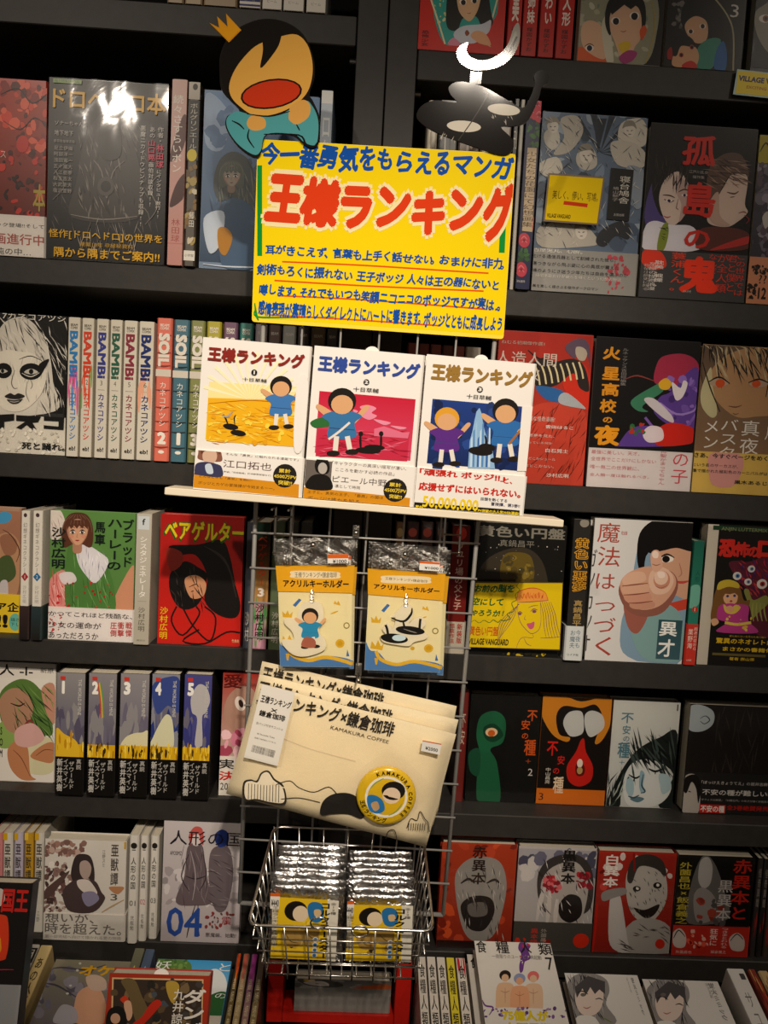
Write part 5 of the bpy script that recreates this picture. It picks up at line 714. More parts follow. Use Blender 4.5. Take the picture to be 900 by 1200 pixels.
for i, nm in enumerate(('dark charcoal', 'near black', 'smoky brown')):
    spine(xx, xx+7, 1006+i, xx-13, xx-6, 1124+i, z, YY, ['2c2826', '1f1c1b', '3a302a'][i], '%s spine with red marks at the lower right photo edge' % nm, [('v', '8a8078', '怪奇異聞', .2, .1, .8, .5), ('n', ['8a2c24'], 6, .2, .6, .8, .8, .1)], group='dark spines at the lower right edge')
    xx += 7.6
# ---------------------------------------------------------------- flat sheets and panels placed by their own depth
def corners3(q, Y): return [W3(*p, Y) for p in q]
def sheet(name, parent, org, q, Y, th, colr, ops=(), V=None, mat='print_gloss', base_mat=None, clamp=True, pic=None, txt=None, arc=0):
    """thin rectangular sheet through four points of plane Y"""
    C = [p-org for p in corners3(q, Y)]
    b = MB()
    if arc:
        n = 12; out = []
        for i in range(4):
            c = C[i]; a = C[i-1]; d = C[(i+1) % 4]
            for k in range(4):
                t = k/3; p0 = c+(a-c).normalized()*arc; p2 = c+(d-c).normalized()*arc
                out.append(p0*(1-t)**2+c*2*t*(1-t)+p2*t*t)
        poly = [(p.x, p.z) for p in out]
    else: poly = [(p.x, p.z) for p in C]
    yy = Y-org.y
    b.prism(poly[::-1], yy, yy+th)
    o = b.out(name, base_mat or solid(colr), parent)
    if ops:
        mp = frame(homog(q), V or (0, 0, 1)); tl, tr, br, bl = C
        place = lambda u, v, h: ((bl*(1-u)*(1-v)+br*u*(1-v)+tl*(1-u)*v+tr*u*v)+Vector((0, -.00015-h, 0)))
        par = o if parent and parent.parent is None and parent.type == 'EMPTY' else (parent or o)
        run_print(ops, mp, place, par, pic or name+'_print', txt or name+'_lettering', mat=mat, clamp=clamp, asp=(tr-tl).length/(tl-bl).length)
    return o
def outline_board(name, T, org, pts, V, Y, th, colr, ops, mat='print_laminated', sm=True):
    px = [(V[0]+x/V[2], V[1]+y/V[2]) for x, y in (smooth_pts(pr(pts), True, 4) if sm else pr(pts))]
    P = [W3(*p, Y)-org for p in px]; b = MB(); b.prism([(p.x, p.z) for p in P][::-1], Y-org.y, Y-org.y+th)
    o = b.out(name, solid(colr, .06, .0), T)
    if ops:
        mp = lambda x, y: (W3(V[0]+x/V[2], V[1]+y/V[2], Y).x, W3(V[0]+x/V[2], V[1]+y/V[2], Y).z)
        place = lambda u, v, h: (u-org.x, Y-org.y-.0002-h, v-org.z)
        run_print(ops, mp, place, o, 'painted_picture', 'lettering', mat=mat, clamp=False)
    return o
# ---------------------------------------------------------------- wire grid panel
GY = -.12
T = thing('wire_grid_panel', (0, GY, W3(400, 700, GY).z), 'tall grey wire grid panel hanging in front of the bookcase pillar', 'wire grid')
og = T.location.copy()
def gp(px, py, dy=0): return W3(px, py, GY)+Vector((0, dy, 0))-og
tlp, blp, trp, brp = gp(314, 250), gp(281, 1058), gp(592, 262), gp(519, 1072)
for nm, a, b_ in (('frame_rod', tlp, blp), ('frame_rod', trp, brp), ('frame_rod', blp, brp), ('frame_rod', tlp, trp)):
    b = MB(); b.tube([a, b_], .0027, 10); b.out(nm, 'grey_wire', T, smooth=True)
zt, zb = W3(300, 624, GY).z-og.z, blp.z
st = (zt-zb)/11; n_h = int((tlp.z-zb)/st)
for i in range(1, n_h+1):
    f = (i*st)/(tlp.z-zb)
    if f > .995: break
    a = blp.lerp(tlp, f); c = brp.lerp(trp, f); b = MB(); b.tube([a+Vector((-.004, -.0036, 0)), c+Vector((.004, -.0036, 0))], .0013, 8); b.out('cross_wire', 'grey_wire', T, smooth=True)
for i in range(1, 6):
    b = MB(); b.tube([blp.lerp(brp, i/6), tlp.lerp(trp, i/6)], .0013, 8); b.out('upright_wire', 'grey_wire', T, smooth=True)
for px_ in (430, 465):
    a = W3(px_, 300, GY); b = MB(); b.tube([(a.x, 0, a.z-og.z), (a.x, -GY-.0005, a.z-og.z)], .003, 8); b.out('mounting_arm', 'grey_wire', T, smooth=True)
    b = MB(); b.box(a.x-.012, -GY-.003, a.z-og.z-.015, a.x+.012, -GY-.0003, a.z-og.z+.015, .0005); b.out('mounting_plate', 'grey_wire', T)
# brackets carrying the pale board
def bracket(px, label):
    top = W3(px, 597, GY)
    T = thing('shelf_bracket', top, label, 'bracket', 'wire brackets under the pale board')
    for dx in (0, .019):
        b = MB(); b.tube([(dx, -.006, -.055), (dx, -.006, .004), (dx, -.052, .004)], .0014, 6); b.out('bracket_wire', 'chrome_wire', T)
    for dz in (-.052, -.03, -.008):
        b = MB(); b.tube([(-.002, -.0085, dz), (.021, -.0085, dz)], .0012, 6); b.out('bracket_rung', 'chrome_wire', T)
bracket(324, 'left wire bracket hooked on the grid under the pale board')
bracket(522, 'right wire bracket hooked on the grid under the pale board')
# ---------------------------------------------------------------- pale board and the three display books
BY = -.176
bl_, br_ = W3(193, 571, BY), W3(661, 609.5, BY)
ang = math.atan2(bl_.z-br_.z, br_.x-bl_.x); Lb = (br_-bl_).length
T = MB(); T.box(0, 0, -.0085, Lb, .05, 0, .0008); T = T.out('display_board', 'pale_wood', None, bl_); T.rotation_euler = (0, ang, 0)
tag(T, 'narrow pale wooden board carrying the three white comics in front of the grid', 'shelf board')
def tbook(q, Y, d, colr, label, ops, V, band=None, group=None, kind='face', wrap=False, base=None):
    tl, tr, br, bl = q; P = W3(*bl, Y); Q = W3(*br, Y); w_ = (Q-P).length; h_ = ((W3(*tl, Y)-P).length+(W3(*tr, Y)-Q).length)/2
    a = math.atan2(P.z-Q.z, Q.x-P.x) if base is None else base
    if base is not None:
        t = (P.x-bl_.x)/(br_.x-bl_.x); P.z = bl_.z+(br_.z-bl_.z)*t+.0004
    return build_book(w_-.001, d, h_, kind, P, (0, a, 0), label, group, colr, ops, frame(homog(q), V), band, wrap)
def plainkid(cx, cy, s, top, leg='e8e0d4', hair='1c1714', skin='dca878'):
    return [('b', skin, [cx-.9*s, cy+1.2*s, cx-1.9*s, cy+.4*s, cx-1.7*s, cy+.1*s, cx-.6*s, cy+.8*s]), ('b', skin, [cx+.9*s, cy+1.2*s, cx+1.7*s, cy+.2*s, cx+2*s, cy+.4*s, cx+.9*s, cy+1.6*s]),
            ('b', top, [cx-.6*s, cy+.6*s, cx+.6*s, cy+.6*s, cx+1.5*s, cy+1.0*s, cx+.95*s, cy+1.5*s, cx+1.0*s, cy+2.6*s, cx-1.0*s, cy+2.6*s, cx-.95*s, cy+1.5*s, cx-1.5*s, cy+1.0*s]), ('r', '2a4a78', cx-.95*s, cy+1.9*s, cx+.95*s, cy+2.0*s),
            ('l', leg, .38*s, [cx-.4*s, cy+2.5*s, cx-.5*s, cy+3.6*s], 1), ('l', leg, .38*s, [cx+.4*s, cy+2.5*s, cx+.6*s, cy+3.5*s], 1), ('e', '241c18', cx-.65*s, cy+3.8*s, .5*s, .22*s), ('e', '241c18', cx+.75*s, cy+3.7*s, .5*s, .22*s),
            ('e', hair, cx, cy-.15*s, 1.05*s, .98*s), ('e', skin, cx, cy+.12*s, .82*s, .72*s)]
B1 = (190, 380, 3.75); B2 = (420, 380, 3.4615); B2b = (260, 380, 2.647); GB = 'white comics standing on the pale board'
tbook([(238, 395.5), (364.5, 405), (353, 584), (226.5, 572)], -.172, .019, 'f2ede6', 'white comic with dark red title and a yellow field picture, left on the pale board', [
    ('g', 'f0b41c', 'f4cc20', 206, 250, 592, 536), ('p', 'f8e8a0', [206, 250, 592, 270, 590, 330, 200, 320]), *[('p', 'fdf3c8', [385, 330, 385+210*cos(a), 330+210*sin(a), 385+210*cos(a+.07), 330+210*sin(a+.07)]) for a in [-2.9+.24*i for i in range(12)] if 385+210*cos(a) < 590] , ('p', 'f0b41c', [204, 322, 588, 335, 578, 536, 194, 508]),
    ('h', ['e09c14', 'f8dc58', 'd88c14'], 110, 205, 350, 575, 520, 60, 5, 8), ('l', 'c87810', 3, [204, 345, 400, 330, 588, 352]), ('n', ['e8a414', 'f8d848'], 40, 210, 360, 575, 520, 12),
    ('e', '1c1714', 300, 446, 34, 13, 8), ('e', '1c1714', 333, 474, 34, 13, 8), ('l', '1c1714', 7, [290, 440, 278, 410, 268, 392]), ('l', '1c1714', 6, [318, 436, 316, 410, 322, 394]), ('l', 'a8a49c', 9, [262, 396, 285, 402, 308, 380]), *plainkid(520, 275, 46, '3f78b8'),
    ('b', 'f2ede6', [592, 250, 640, 250, 620, 530, 579, 534]),
    ('e', '1c1816', 402, 209, 13, 13), ('t', 'f2ede6', '1', 397, 202, 407, 217, .05), ('t', '8c241c', '王様ランキング', 206, 100, 618, 192, .05), ('t', '2c2826', '十日草輔', 352, 230, 456, 254, .01)],
    B1, base=ang, group=GB, band=(.262, 'f0ebe4', [('p', 'd8901c', [138, 648, 605, 704, 603, 765, 134, 712]), ('b', '8a5a48', [160, 560, 168, 515, 205, 505, 245, 520, 262, 570, 255, 600, 165, 590]), ('e', 'd8b49c', 210, 575, 32, 36), ('b', '6a3c2c', [172, 565, 180, 522, 215, 508, 248, 530, 254, 568, 235, 548, 200, 545]), ('b', '3c3c5c', [143, 650, 150, 610, 190, 600, 240, 610, 262, 625, 258, 668, 142, 655]), ('b', 'c8d4e0', [190, 615, 215, 610, 225, 650, 198, 650]), ('e', '24201e', 541, 665, 53, 53),
        ('t', '7a6c66', '「笑われたっていい、', 270, 528, 440, 556), ('t', '7a6c66', 'そんな「勇気」に触れられる漫画です」', 280, 560, 600, 600), ('t', '5a3c38', '江口拓也', 270, 590, 480, 645), ('t', '7a6c66', '声優(「呪術廻戦」釘崎野薔薇役など)', 270, 640, 480, 668), ('t', '5c3c14', 'どんなときも「勇気」を胸に!', 165, 658, 395, 690), ('t', '5c3c14', 'ボッジとカゲの冒険譚が今始まるーー。', 160, 684, 495, 730),
        ('t', 'e8c838', '累計', 515, 632, 566, 655, .03), ('t', 'e8c838', '4500万PV', 493, 655, 592, 683, .03), ('t', 'e8c838', '突破!!', 513, 684, 572, 710, .03)]))
b2 = tbook([(368.5, 408.5), (496, 419), (483.5, 598), (355, 586)], -.172, .019, 'f2ede6', 'white comic with blue title and a crimson sky picture, middle of the pale board', [
    ('g', 'c81c38', 'd84868', 302, 213, 584, 430), ('p', 'c82c48', [296, 330, 580, 345, 574, 432, 290, 414]), ('h', ['b01c34', 'e06880', '9c1830'], 70, 300, 335, 570, 418, 50, 4, 8), ('p', 'e0708c', [470, 330, 500, 322, 560, 342, 580, 340, 575, 360, 470, 352]), ('b', 'e890a8', [425, 262, 450, 256, 476, 266, 462, 280, 478, 290, 455, 302, 430, 290, 440, 278]), ('b', 'e890a8', [468, 300, 520, 310, 500, 318]), ('b', 'e890a8', [520, 320, 570, 326, 550, 332]), ('b', 'e890a8', [405, 270, 420, 275, 410, 282]),
    ('b', '2f6c34', [274, 310, 300, 296, 350, 290, 410, 292, 400, 312, 330, 322, 290, 326]), *plainkid(371, 250, 41, '3874a8'), ('l', 'e8e0d4', 7, [395, 310, 360, 340, 330, 362], 1), ('e', '1c1714', 452, 397, 40, 10, 3), ('e', '1c1714', 472, 388, 32, 9, 3), ('l', '1c1714', 7, [430, 395, 428, 370, 428, 345]), ('l', '1c1714', 7, [492, 392, 492, 365, 492, 342]), ('e', '1c1714', 429, 345, 7, 8), ('e', '1c1714', 492, 345, 7, 8),
    ('e', '1c1816', 445, 186, 9, 9), ('t', 'f2ede6', '2', 441, 181, 449, 191, .05), ('t', '2f4a9c', '王様ランキング', 302, 106, 606, 178, .05), ('t', '2c2826', '十日草輔', 406, 200, 482, 220, .01)],
    B2b, base=ang, group=GB, band=(.265, 'f0ebe4', [('p', 'd8901c', [254, 510, 585, 548, 583, 580, 250, 545]), ('r', '6a625c', 259, 424, 336, 512), ('b', '1c1816', [288, 440, 300, 418, 325, 422, 334, 450, 325, 470, 295, 465]), ('e', 'b8b0a8', 312, 452, 14, 18), ('b', '1c1816', [262, 514, 275, 478, 310, 470, 336, 485, 338, 520]), ('e', '24201e', 538, 523, 37, 37),
        ('t', '7a6c66', '「キャラクターの奥深い描写が凄い、', 342, 432, 572, 458), ('t', '7a6c66', 'こころを動かす必読の作品」', 352, 450, 534, 478), ('t', '5a4c48', 'ピエール中野', 344, 474, 510, 512), ('t', '7a6c66', '凛として時雨', 350, 502, 428, 520), ('t', '5c3c14', '王子と、勇気の王子、「最高」の国は', 266, 520, 500, 552), ('t', '5c3c14', 'ボッジは誰かを知る…', 266, 540, 445, 566), ('t', 'e8c838', '累計', 520, 498, 556, 514, .03), ('t', 'e8c838', '4500万PV', 505, 514, 572, 534, .03), ('t', 'e8c838', '突破!!', 520, 535, 558, 552, .03)]))
b3 = tbook([(497.5, 419), (625.5, 427), (612.5, 607), (484.5, 597)], -.172, .019, 'f2ede6', 'white comic with gold title and a blue castle picture, right on the pale board', [
    ('g', '1f3c84', '1a2c60', 293, 312, 660, 600), ('n', ['28488f', '162450', '20386c'], 50, 300, 330, 640, 590, 20), ('p', '8fb8dc', [440, 590, 445, 480, 455, 440, 462, 400, 470, 360, 482, 345, 492, 370, 498, 410, 506, 440, 520, 480, 540, 520, 550, 592]), *[('p', ['c4dcf0', '5c8cc0', 'a0c4e4', '3c68a8'][i % 4], [448+i*9, 585, 450+i*9, 470-(i % 3)*30, 456+i*9, 460-(i % 3)*30, 458+i*9, 585]) for i in range(9)],
    *plainkid(352, 398, 47, '5c2c84', hair='e0a030'), *plainkid(588, 362, 51, '2f6cb0'), ('l', 'a86c30', 9, [605, 490, 645, 440, 682, 408], 1), ('p', 'f2ede6', [655, 335, 700, 335, 690, 600, 641, 600]), ('e', '1c1714', 490, 520, 50, 18, 5), ('e', '1c1714', 515, 505, 34, 16, 5), ('l', '1c1714', 9, [508, 510, 512, 480, 506, 455]),
    ('e', '1c1816', 482, 271, 12, 12), ('t', 'f2ede6', '3', 477, 264, 487, 278, .05), ('t', '9a7430', '王様ランキング', 292, 172, 690, 262, .05), ('t', '2c2826', '十日草輔', 430, 290, 528, 314, .01)],
    B2, base=ang, group=GB, band=(.262, 'f0ebe4', [('p', '181512', [226, 730, 655, 762, 655, 782, 220, 750]), ('t', 'c8281c', '「頑張れ ボッジ!!」', 248, 592, 588, 645, .04), ('t', 'c8281c', 'と、', 588, 625, 620, 655, .03), ('t', 'c8281c', '応援せずにはいられない。', 245, 648, 655, 712, .04), ('t', '2c2c54', '目頭を熱くする', 495, 708, 602, 730, .01), ('t', '2c2c54', '冒険譚、第3巻!!', 538, 728, 655, 752, .01), ('t', 'f0d020', '50,000,000', 262, 704, 482, 772, .03), ('t', 'f0d020', '累計', 230, 742, 260, 760, .03), ('t', 'f0d020', 'PV突破の大人気WEB漫画!!', 484, 756, 655, 782, .03)]))
for bk, f in ((b2, .52), (b3, .50)):
    cv = bk.children[0]; xs = max(v.co.x for v in cv.data.vertices); zs = max(v.co.z for v in cv.data.vertices)
    b = MB(); b.prism([(xs*f+.0085*cos(a), zs+.0075*sin(a)-.002) for a in [pi*i/10 for i in range(11)]], .006, .0064); b.out('slip_tab', solid('f4f0ea'), bk)
# ---------------------------------------------------------------- yellow sign
SY = -.1275; SQ = [(302, 163), (604.5, 180.5), (590, 397.5), (295, 377)]; A5 = (280, 150, 2.727)
org = W3(448, 280, SY); T = thing('hand_lettered_sign', org, 'large yellow laminated sign hand lettered in red and blue above the white comics', 'sign')
b = MB(); C = [p-org for p in corners3(SQ, SY)]
sheet('sign_sheet', T, org, SQ, SY, .0022, 'f6d80c', [
    ('r', 'f8d80e', 50, 20, 890, 665), ('l', '149038', 15, [66, 120, 66, 410], 1), ('l', '149038', 19, [844, 294, 839, 400], 1), ('l', '149038', 9, [120, 36, 272, 42]), ('l', '149038', 6, [52, 578, 54, 602, 120, 606, 300, 604]), ('l', '149038', 7, [50, 560, 56, 600, 62, 615]),
    *[('l', 'e0531c', 5, p, 1) for p in ([136, 428, 400, 440, 650, 456, 796, 465], [112, 488, 400, 505, 780, 522], [122, 536, 400, 550, 790, 580], [100, 598, 350, 612, 640, 632])],
    ('s', '1450a8', '今一番勇気をもらえるマンガ', 72, 42, 872, 172, .04, 3), ('s', 'f8e8b4', '王様ランキング', 92, 148, 872, 366, .15, 5), ('s', 'f8e8b4', '王様ランキング', 92, 148, 872, 366, .09, 5), ('s', 'e04018', '王様ランキング', 92, 148, 872, 366, .065, 5),
    ('s', '1450a8', '耳がきこえず、言葉も上手く話せない。おまけに非力。', 84, 370, 860, 456, .035, 7), ('s', '1450a8', '剣術もろくに振れない 王子ボッジ 人々は王の器にないと', 58, 434, 832, 522, .035, 8), ('s', '1450a8', '噂します。それでもいつも笑顔ニコニコのボッジですが実は…。', 64, 496, 846, 588, .035, 9), ('s', '1450a8', '感情表現が素晴らしくダイレクトにハートに響きます。ボッジとともに成長しよう', 62, 552, 842, 654, .035, 10)],
    A5, mat='print_laminated', arc=.004)
# ---------------------------------------------------------------- two laminated cut-outs above the sign (plain stand-ins, no faces)
A2 = (240, 0, 3.4615); CY1 = -.130
org = W3(318, 100, CY1); T = thing('cutout_figure', org, 'glossy rounded cutout with a dark cap, yellow disc and small gold crown', 'cutout')
outline_board('cutout_board', T, org, [60, 300, 62, 225, 90, 160, 150, 105, 240, 76, 330, 90, 400, 140, 440, 230, 446, 310, 425, 380, 440, 412, 466, 480, 462, 580, 438, 598, 400, 585, 360, 552, 290, 540, 245, 552, 225, 630, 190, 636, 130, 590, 86, 520, 92, 470, 140, 450, 100, 405, 66, 360], A2, CY1, .0022, '191512', [
    ('b', '17120f', [64, 300, 68, 225, 96, 165, 152, 110, 240, 80, 330, 95, 396, 144, 434, 230, 438, 310, 418, 370, 300, 470, 120, 420]), ('b', 'e0a84c', [100, 340, 130, 270, 190, 200, 240, 170, 300, 150, 370, 140, 415, 180, 436, 250, 434, 320, 412, 380, 360, 430, 280, 464, 200, 468, 140, 430, 106, 390]),
    ('b', '17120f', [232, 90, 310, 90, 305, 170, 270, 230, 226, 276, 236, 200]), ('e', '17120f', 270, 381, 126, 60, -9), ('e', 'c83818', 270, 381, 118, 53, -9), ('b', '4f9ca0', [90, 480, 130, 452, 180, 462, 300, 466, 400, 410, 436, 430, 460, 490, 456, 576, 436, 590, 400, 575, 360, 545, 250, 545, 228, 610, 200, 628, 140, 590, 96, 530]),
    ('b', 'd8a050', [170, 500, 190, 470, 240, 480, 246, 515, 215, 530, 185, 525]), ('b', 'd8a050', [340, 470, 350, 430, 400, 405, 428, 430, 420, 475, 375, 505, 345, 490]), ('l', '17120f', 7, [180, 525, 175, 560, 200, 600]), ('l', '17120f', 7, [110, 490, 140, 505, 160, 525]), ('l', '17120f', 8, [240, 545, 380, 548, 410, 585, 440, 597, 462, 570]), ('l', '17120f', 6, [372, 505, 385, 530]), ('l', '17120f', 6, [170, 462, 260, 472, 345, 452])])
outline_board('crown', T, org, [18, 92, 58, 112, 50, 66, 92, 108, 86, 55, 148, 122, 98, 172], A2, CY1-.001, .0022, 'e09a14', [('p', 'e8a01c', [26, 100, 62, 118, 54, 76, 94, 118, 92, 68, 142, 122, 98, 166])], sm=False)
A3 = (470, 0, 2.093); CY2 = -.130
org = W3(562, 130, CY2); T = thing('cutout_shape', org, 'glossy black blob cutout with pale ovals and a silver crescent over the sign', 'cutout')
outline_board('cutout_board', T, org, [118, 212, 145, 200, 200, 212, 255, 242, 298, 264, 316, 240, 328, 205, 326, 184, 345, 171, 362, 184, 360, 202, 345, 215, 338, 240, 318, 285, 300, 304, 270, 310, 245, 312, 272, 340, 276, 362, 262, 378, 235, 378, 180, 360, 110, 335, 60, 310, 38, 284, 52, 258, 84, 246, 118, 250, 138, 250, 122, 232], A3, CY2, .0022, '16120e', [
    ('e', 'd8d0c0', 154, 310, 42, 14, 4), ('e', 'd8d0c0', 252, 269, 40, 14, 6), ('h', ['b8b0a4'], 7, 98, 326, 140, 342, 14, 2, 110), ('h', ['b8b0a4'], 9, 220, 284, 272, 304, 12, 2, 70), ('l', '3a342c', 2.5, [140, 345, 172, 300, 200, 255, 212, 230], 1)])
outline_board('crescent', T, org, [136, 132, 144, 112, 165, 103, 160, 122, 170, 140, 200, 148, 236, 136, 262, 108, 276, 68, 288, 56, 292, 86, 284, 120, 262, 150, 226, 168, 180, 172, 148, 156], A3, CY2-.001, .0022, '8f8a80', [('b', '9a958a', [142, 132, 150, 115, 158, 112, 158, 128, 172, 148, 205, 155, 240, 142, 266, 112, 278, 80, 284, 82, 278, 116, 256, 146, 222, 162, 182, 166, 152, 150]), ('l', '2c2822', 9, [165, 160, 220, 158, 262, 130, 284, 90])])
outline_board('neck', T, org, [172, 160, 200, 160, 196, 206, 168, 206], A3, CY2+.001, .002, '16120e', [], sm=False)
# ---------------------------------------------------------------- keyring packs on pegs
B5 = (280, 600, 3.214)
def pack(q, Y, label, charm, hq, front=True, sh=(0, 0)):
    org = W3(*q[0], Y); T = thing('keyring_pack', org, label, 'keyring pack', 'keyring packs hanging on the grid')
    tl, tr, br, bl = q
    lf = lambda a, b_, t: (a[0]+(b_[0]-a[0])*t, a[1]+(b_[1]-a[1])*t)
    t0 = .215; card = [lf(lf(tl, bl, t0), lf(tr, br, t0), .025), lf(lf(tl, bl, t0), lf(tr, br, t0), .975), lf(br, bl, .03), lf(bl, br, .025)]
    ops = [('r', 'e8dcaa', -50, -50, 1500, 1500)]
    ox = 0 if q[0][0] < 400 else 335
    def s(L): return [v+ox if i % 2 == 0 else v+(14 if ox else 0) for i, v in enumerate(L)]
    ops += [('b', '4c7cb4', s([140, 470, 160, 505, 190, 512, 240, 560, 300, 545, 360, 545, 430, 562, 440, 600, 300, 600, 135, 600, 130, 520])), ('l', 'e0b02c', 13, s([182, 508, 200, 540, 260, 560, 330, 548, 430, 572]), 1), ('p', 'd8a824', s([165, 400, 163, 378, 175, 390, 183, 374, 190, 392, 202, 380, 198, 402])), ('p', 'd8a824', s([160, 498, 166, 470, 180, 490, 190, 466, 200, 490, 212, 480, 206, 505])), ('p', '3c6cac', s([202, 355, 225, 330, 235, 335, 212, 362])), ('e', 'd8a824', 380+ox, 498+(14 if ox else 0), 17, 16), ('e', 'c8981c', 380+ox, 498+(14 if ox else 0), 10, 9), ('e', '8a7a3c', 405+ox, 432+(14 if ox else 0), 12, 12), ('e', 'e8dcaa', 405+ox, 432+(14 if ox else 0), 8, 8), ('l', 'd8a824', 6, s([345, 388, 372, 378])), ('p', 'd8a824', s([356, 350, 360, 338, 368, 348, 374, 338, 382, 356])), ('e', 'c89c24', 320+ox, 512, 8, 7), ('p', '3c6cac', s([404, 545, 408, 520, 416, 545])), ('p', 'd8a824', s([180, 560, 176, 535, 190, 535, 186, 560]))]
    sheet('backing_card', T, org, card, Y-.001, .0006, 'e8dcaa', ops, B5, pic='card_picture')
    hd = [lf(tl, bl, .215), lf(tr, br, .215), lf(lf(tr, br, .43), lf(tl, bl, .43), .02), lf(lf(tl, bl, .415), lf(tr, br, .415), .02)]
    hx, hy = (0, 0) if not ox else (343, 18)
    sheet('header_card', T, org, hd, Y-.0024, .0005, 'e0a418', [('r', 'e2a61a', 0, 0, 900, 900), ('b', 'e8dcb8', [192+hx, 236+hy, 205+hx, 222+hy, 360+hx, 226+hy, 376+hx, 240+hy, 362+hx, 252+hy, 205+hx, 250+hy]), ('t', '3a342c', '王様ランキング×鎌倉珈琲', 205+hx, 227+hy, 364+hx, 250+hy), ('t', '1c1814', 'アクリルキーホルダー', 165+hx, 256+hy, 410+hx, 288+hy, .04)], B5, pic='header_picture')
    # acrylic charm with chain
    outline_board('acrylic_charm', T, org, charm[0], B5, Y-.005, .002, 'e6dcc0', charm[1], mat='print_gloss')
    cx, cy = charm[2]; c = W3(280+cx/3.214, 600+cy/3.214, Y)-org
    b = MB()
    for k in range(4):
        r = .0022; zc = c.z+.011-k*.0036
        b.tube([(c.x+r*cos(a)*(1 if k % 2 else .4), -.006+r*sin(a)*(.4 if k % 2 else .8)*0.5, zc+r*sin(a)) for a in [2*pi*j/10 for j in range(10)]], .0005, 5, True)
    o = b.out('chain', 'steel', T); o['kind'] = 'stuff'
    pq = [lf(lf(tl, bl, .13), lf(tr, br, .13), .66), lf(lf(tl, bl, .13), lf(tr, br, .13), .92), lf(lf(tl, bl, .20), lf(tr, br, .20), .92), lf(lf(tl, bl, .20), lf(tr, br, .20), .66)]
    px = pq[0][0]; py = pq[0][1]
    sheet('price_sticker', T, org, pq, Y-.0105, .0003, 'e8e4dc', [('r', 'd8601c', px-5, py-5, px+30, py+4.5), ('t', '3c3834', '¥1000', px+6, py+6.2, px+22, py+10.2, .02)], (0, 0, 1), pic='sticker_picture')
    # bag film, slightly wavy
    C = [p-org for p in corners3(q, Y)]; n = 14; vs = []
    for j in range(n+1):
        for i in range(n+1):
            u, v = i/n, j/n; p = (C[3]*(1-u)*(1-v)+C[2]*u*(1-v)+C[0]*(1-u)*v+C[1]*u*v)
            vs.append((p.x, -.0078-.0007*sin(i*1.7+j*.6)-.0012*(v > .82)*sin(i*2.9+j), p.z))
    fv = []; 
    for j in range(5):
        for i in range(n+1):
            u, v = i/n, 1-.2*j/4; pz = (C[3]*(1-u)*(1-v)+C[2]*u*(1-v)+C[0]*(1-u)*v+C[1]*u*v)
            fv.append((pz.x, -.0066-.0011*sin(i*1.9+j*1.1)-.0008*sin(i*.7-j*2.3), pz.z))
    link('bag_flap', mesh(fv, [[j*(n+1)+i, (j+1)*(n+1)+i, (j+1)*(n+1)+i+1, j*(n+1)+i+1] for j in range(4) for i in range(n)], smooth=True), 'flap_film', T)
    o = link('poly_bag', mesh(vs, [[j*(n+1)+i, j*(n+1)+i+1, (j+1)*(n+1)+i+1, (j+1)*(n+1)+i] for j in range(n) for i in range(n)], smooth=True), 'bag_film', T)
    return T
Q1 = [(322, 630.5), (416, 629.5), (414, 782), (326, 781)]; Q2 = [(432.5, 633.5), (523.5, 640.5), (518, 788.5), (424.7, 785)]
CH1 = ([225, 370, 240, 345, 270, 335, 310, 345, 318, 400, 300, 450, 325, 480, 325, 515, 290, 535, 240, 545, 200, 535, 165, 500, 165, 480, 205, 480, 200, 450, 172, 420, 178, 398, 215, 400],
       [*plainkid(268, 395, 30, '2c8cb4', hair='241c1a'), ('b', 'a8624c', [236, 505, 250, 470, 285, 480, 285, 510])], (276, 330))
CH2 = ([540, 440, 560, 415, 580, 440, 590, 400, 575, 395, 600, 370, 625, 345, 650, 355, 655, 390, 640, 420, 665, 400, 690, 395, 705, 420, 690, 445, 712, 465, 700, 480, 660, 490, 640, 505, 590, 500, 545, 490, 532, 468, 552, 460],
       [('e', '15120f', 585, 476, 52, 18, 6), ('e', '15120f', 645, 446, 55, 16, 6), ('l', '15120f', 9, [575, 400, 620, 412, 648, 385, 652, 362]), ('l', '15120f', 8, [618, 412, 625, 440]), ('l', '15120f', 9, [562, 465, 558, 440, 552, 425], 1), ('l', '15120f', 9, [680, 440, 682, 415, 684, 402], 1), ('e', 'c8dce4', 603, 474, 26, 12), ('l', '9a948a', 3, [620, 440, 650, 450, 670, 455])], (628, 345))
pack([(a+3, b+2) for a, b in Q1], -.1415, 'keyring pack mostly hidden behind the left one with the blue smocked charm', CH1, None)
pack([(a+4, b+3) for a, b in Q2], -.1415, 'keyring pack mostly hidden behind the right one with the black charm', CH2, None)
pack(Q1, -.154, 'front keyring pack at left with a blue smocked acrylic charm', CH1, None)
pack(Q2, -.154, 'front keyring pack at right with a black acrylic charm', CH2, None)
def peg(px, py, label, L=.052):
    p = W3(px, py, GY-L); T = thing('peg_hook', (p.x, GY-.005, p.z), label, 'hook', 'peg hooks on the grid')
    b = MB(); b.tube([(0, 0, 0), (0, -L*.5, 0), (0, -L+.006, .0005), (0, -L, .004)], .0014, 8); b.out('peg', 'chrome_wire', T, smooth=True)
    b = MB(); b.tube([(0, -L-.001, .003), (0, -L-.0015, .0045), (0, -L-.003, .0055)], .003, 10); b.out('peg_tip', 'steel', T, smooth=True)
    b = MB(); b.box(-.004, -.001, -.008, .004, .0005, .008, .0003); b.out('hook_plate', 'chrome_wire', T)
peg(367, 642, 'peg hook through the bag of the left keyring pack'); peg(474, 653, 'peg hook through the bag of the right keyring pack')
peg(417, 628, 'empty peg hook between the two keyring packs', .05); peg(420, 800, 'peg hook holding the bagged canvas totes', .062)
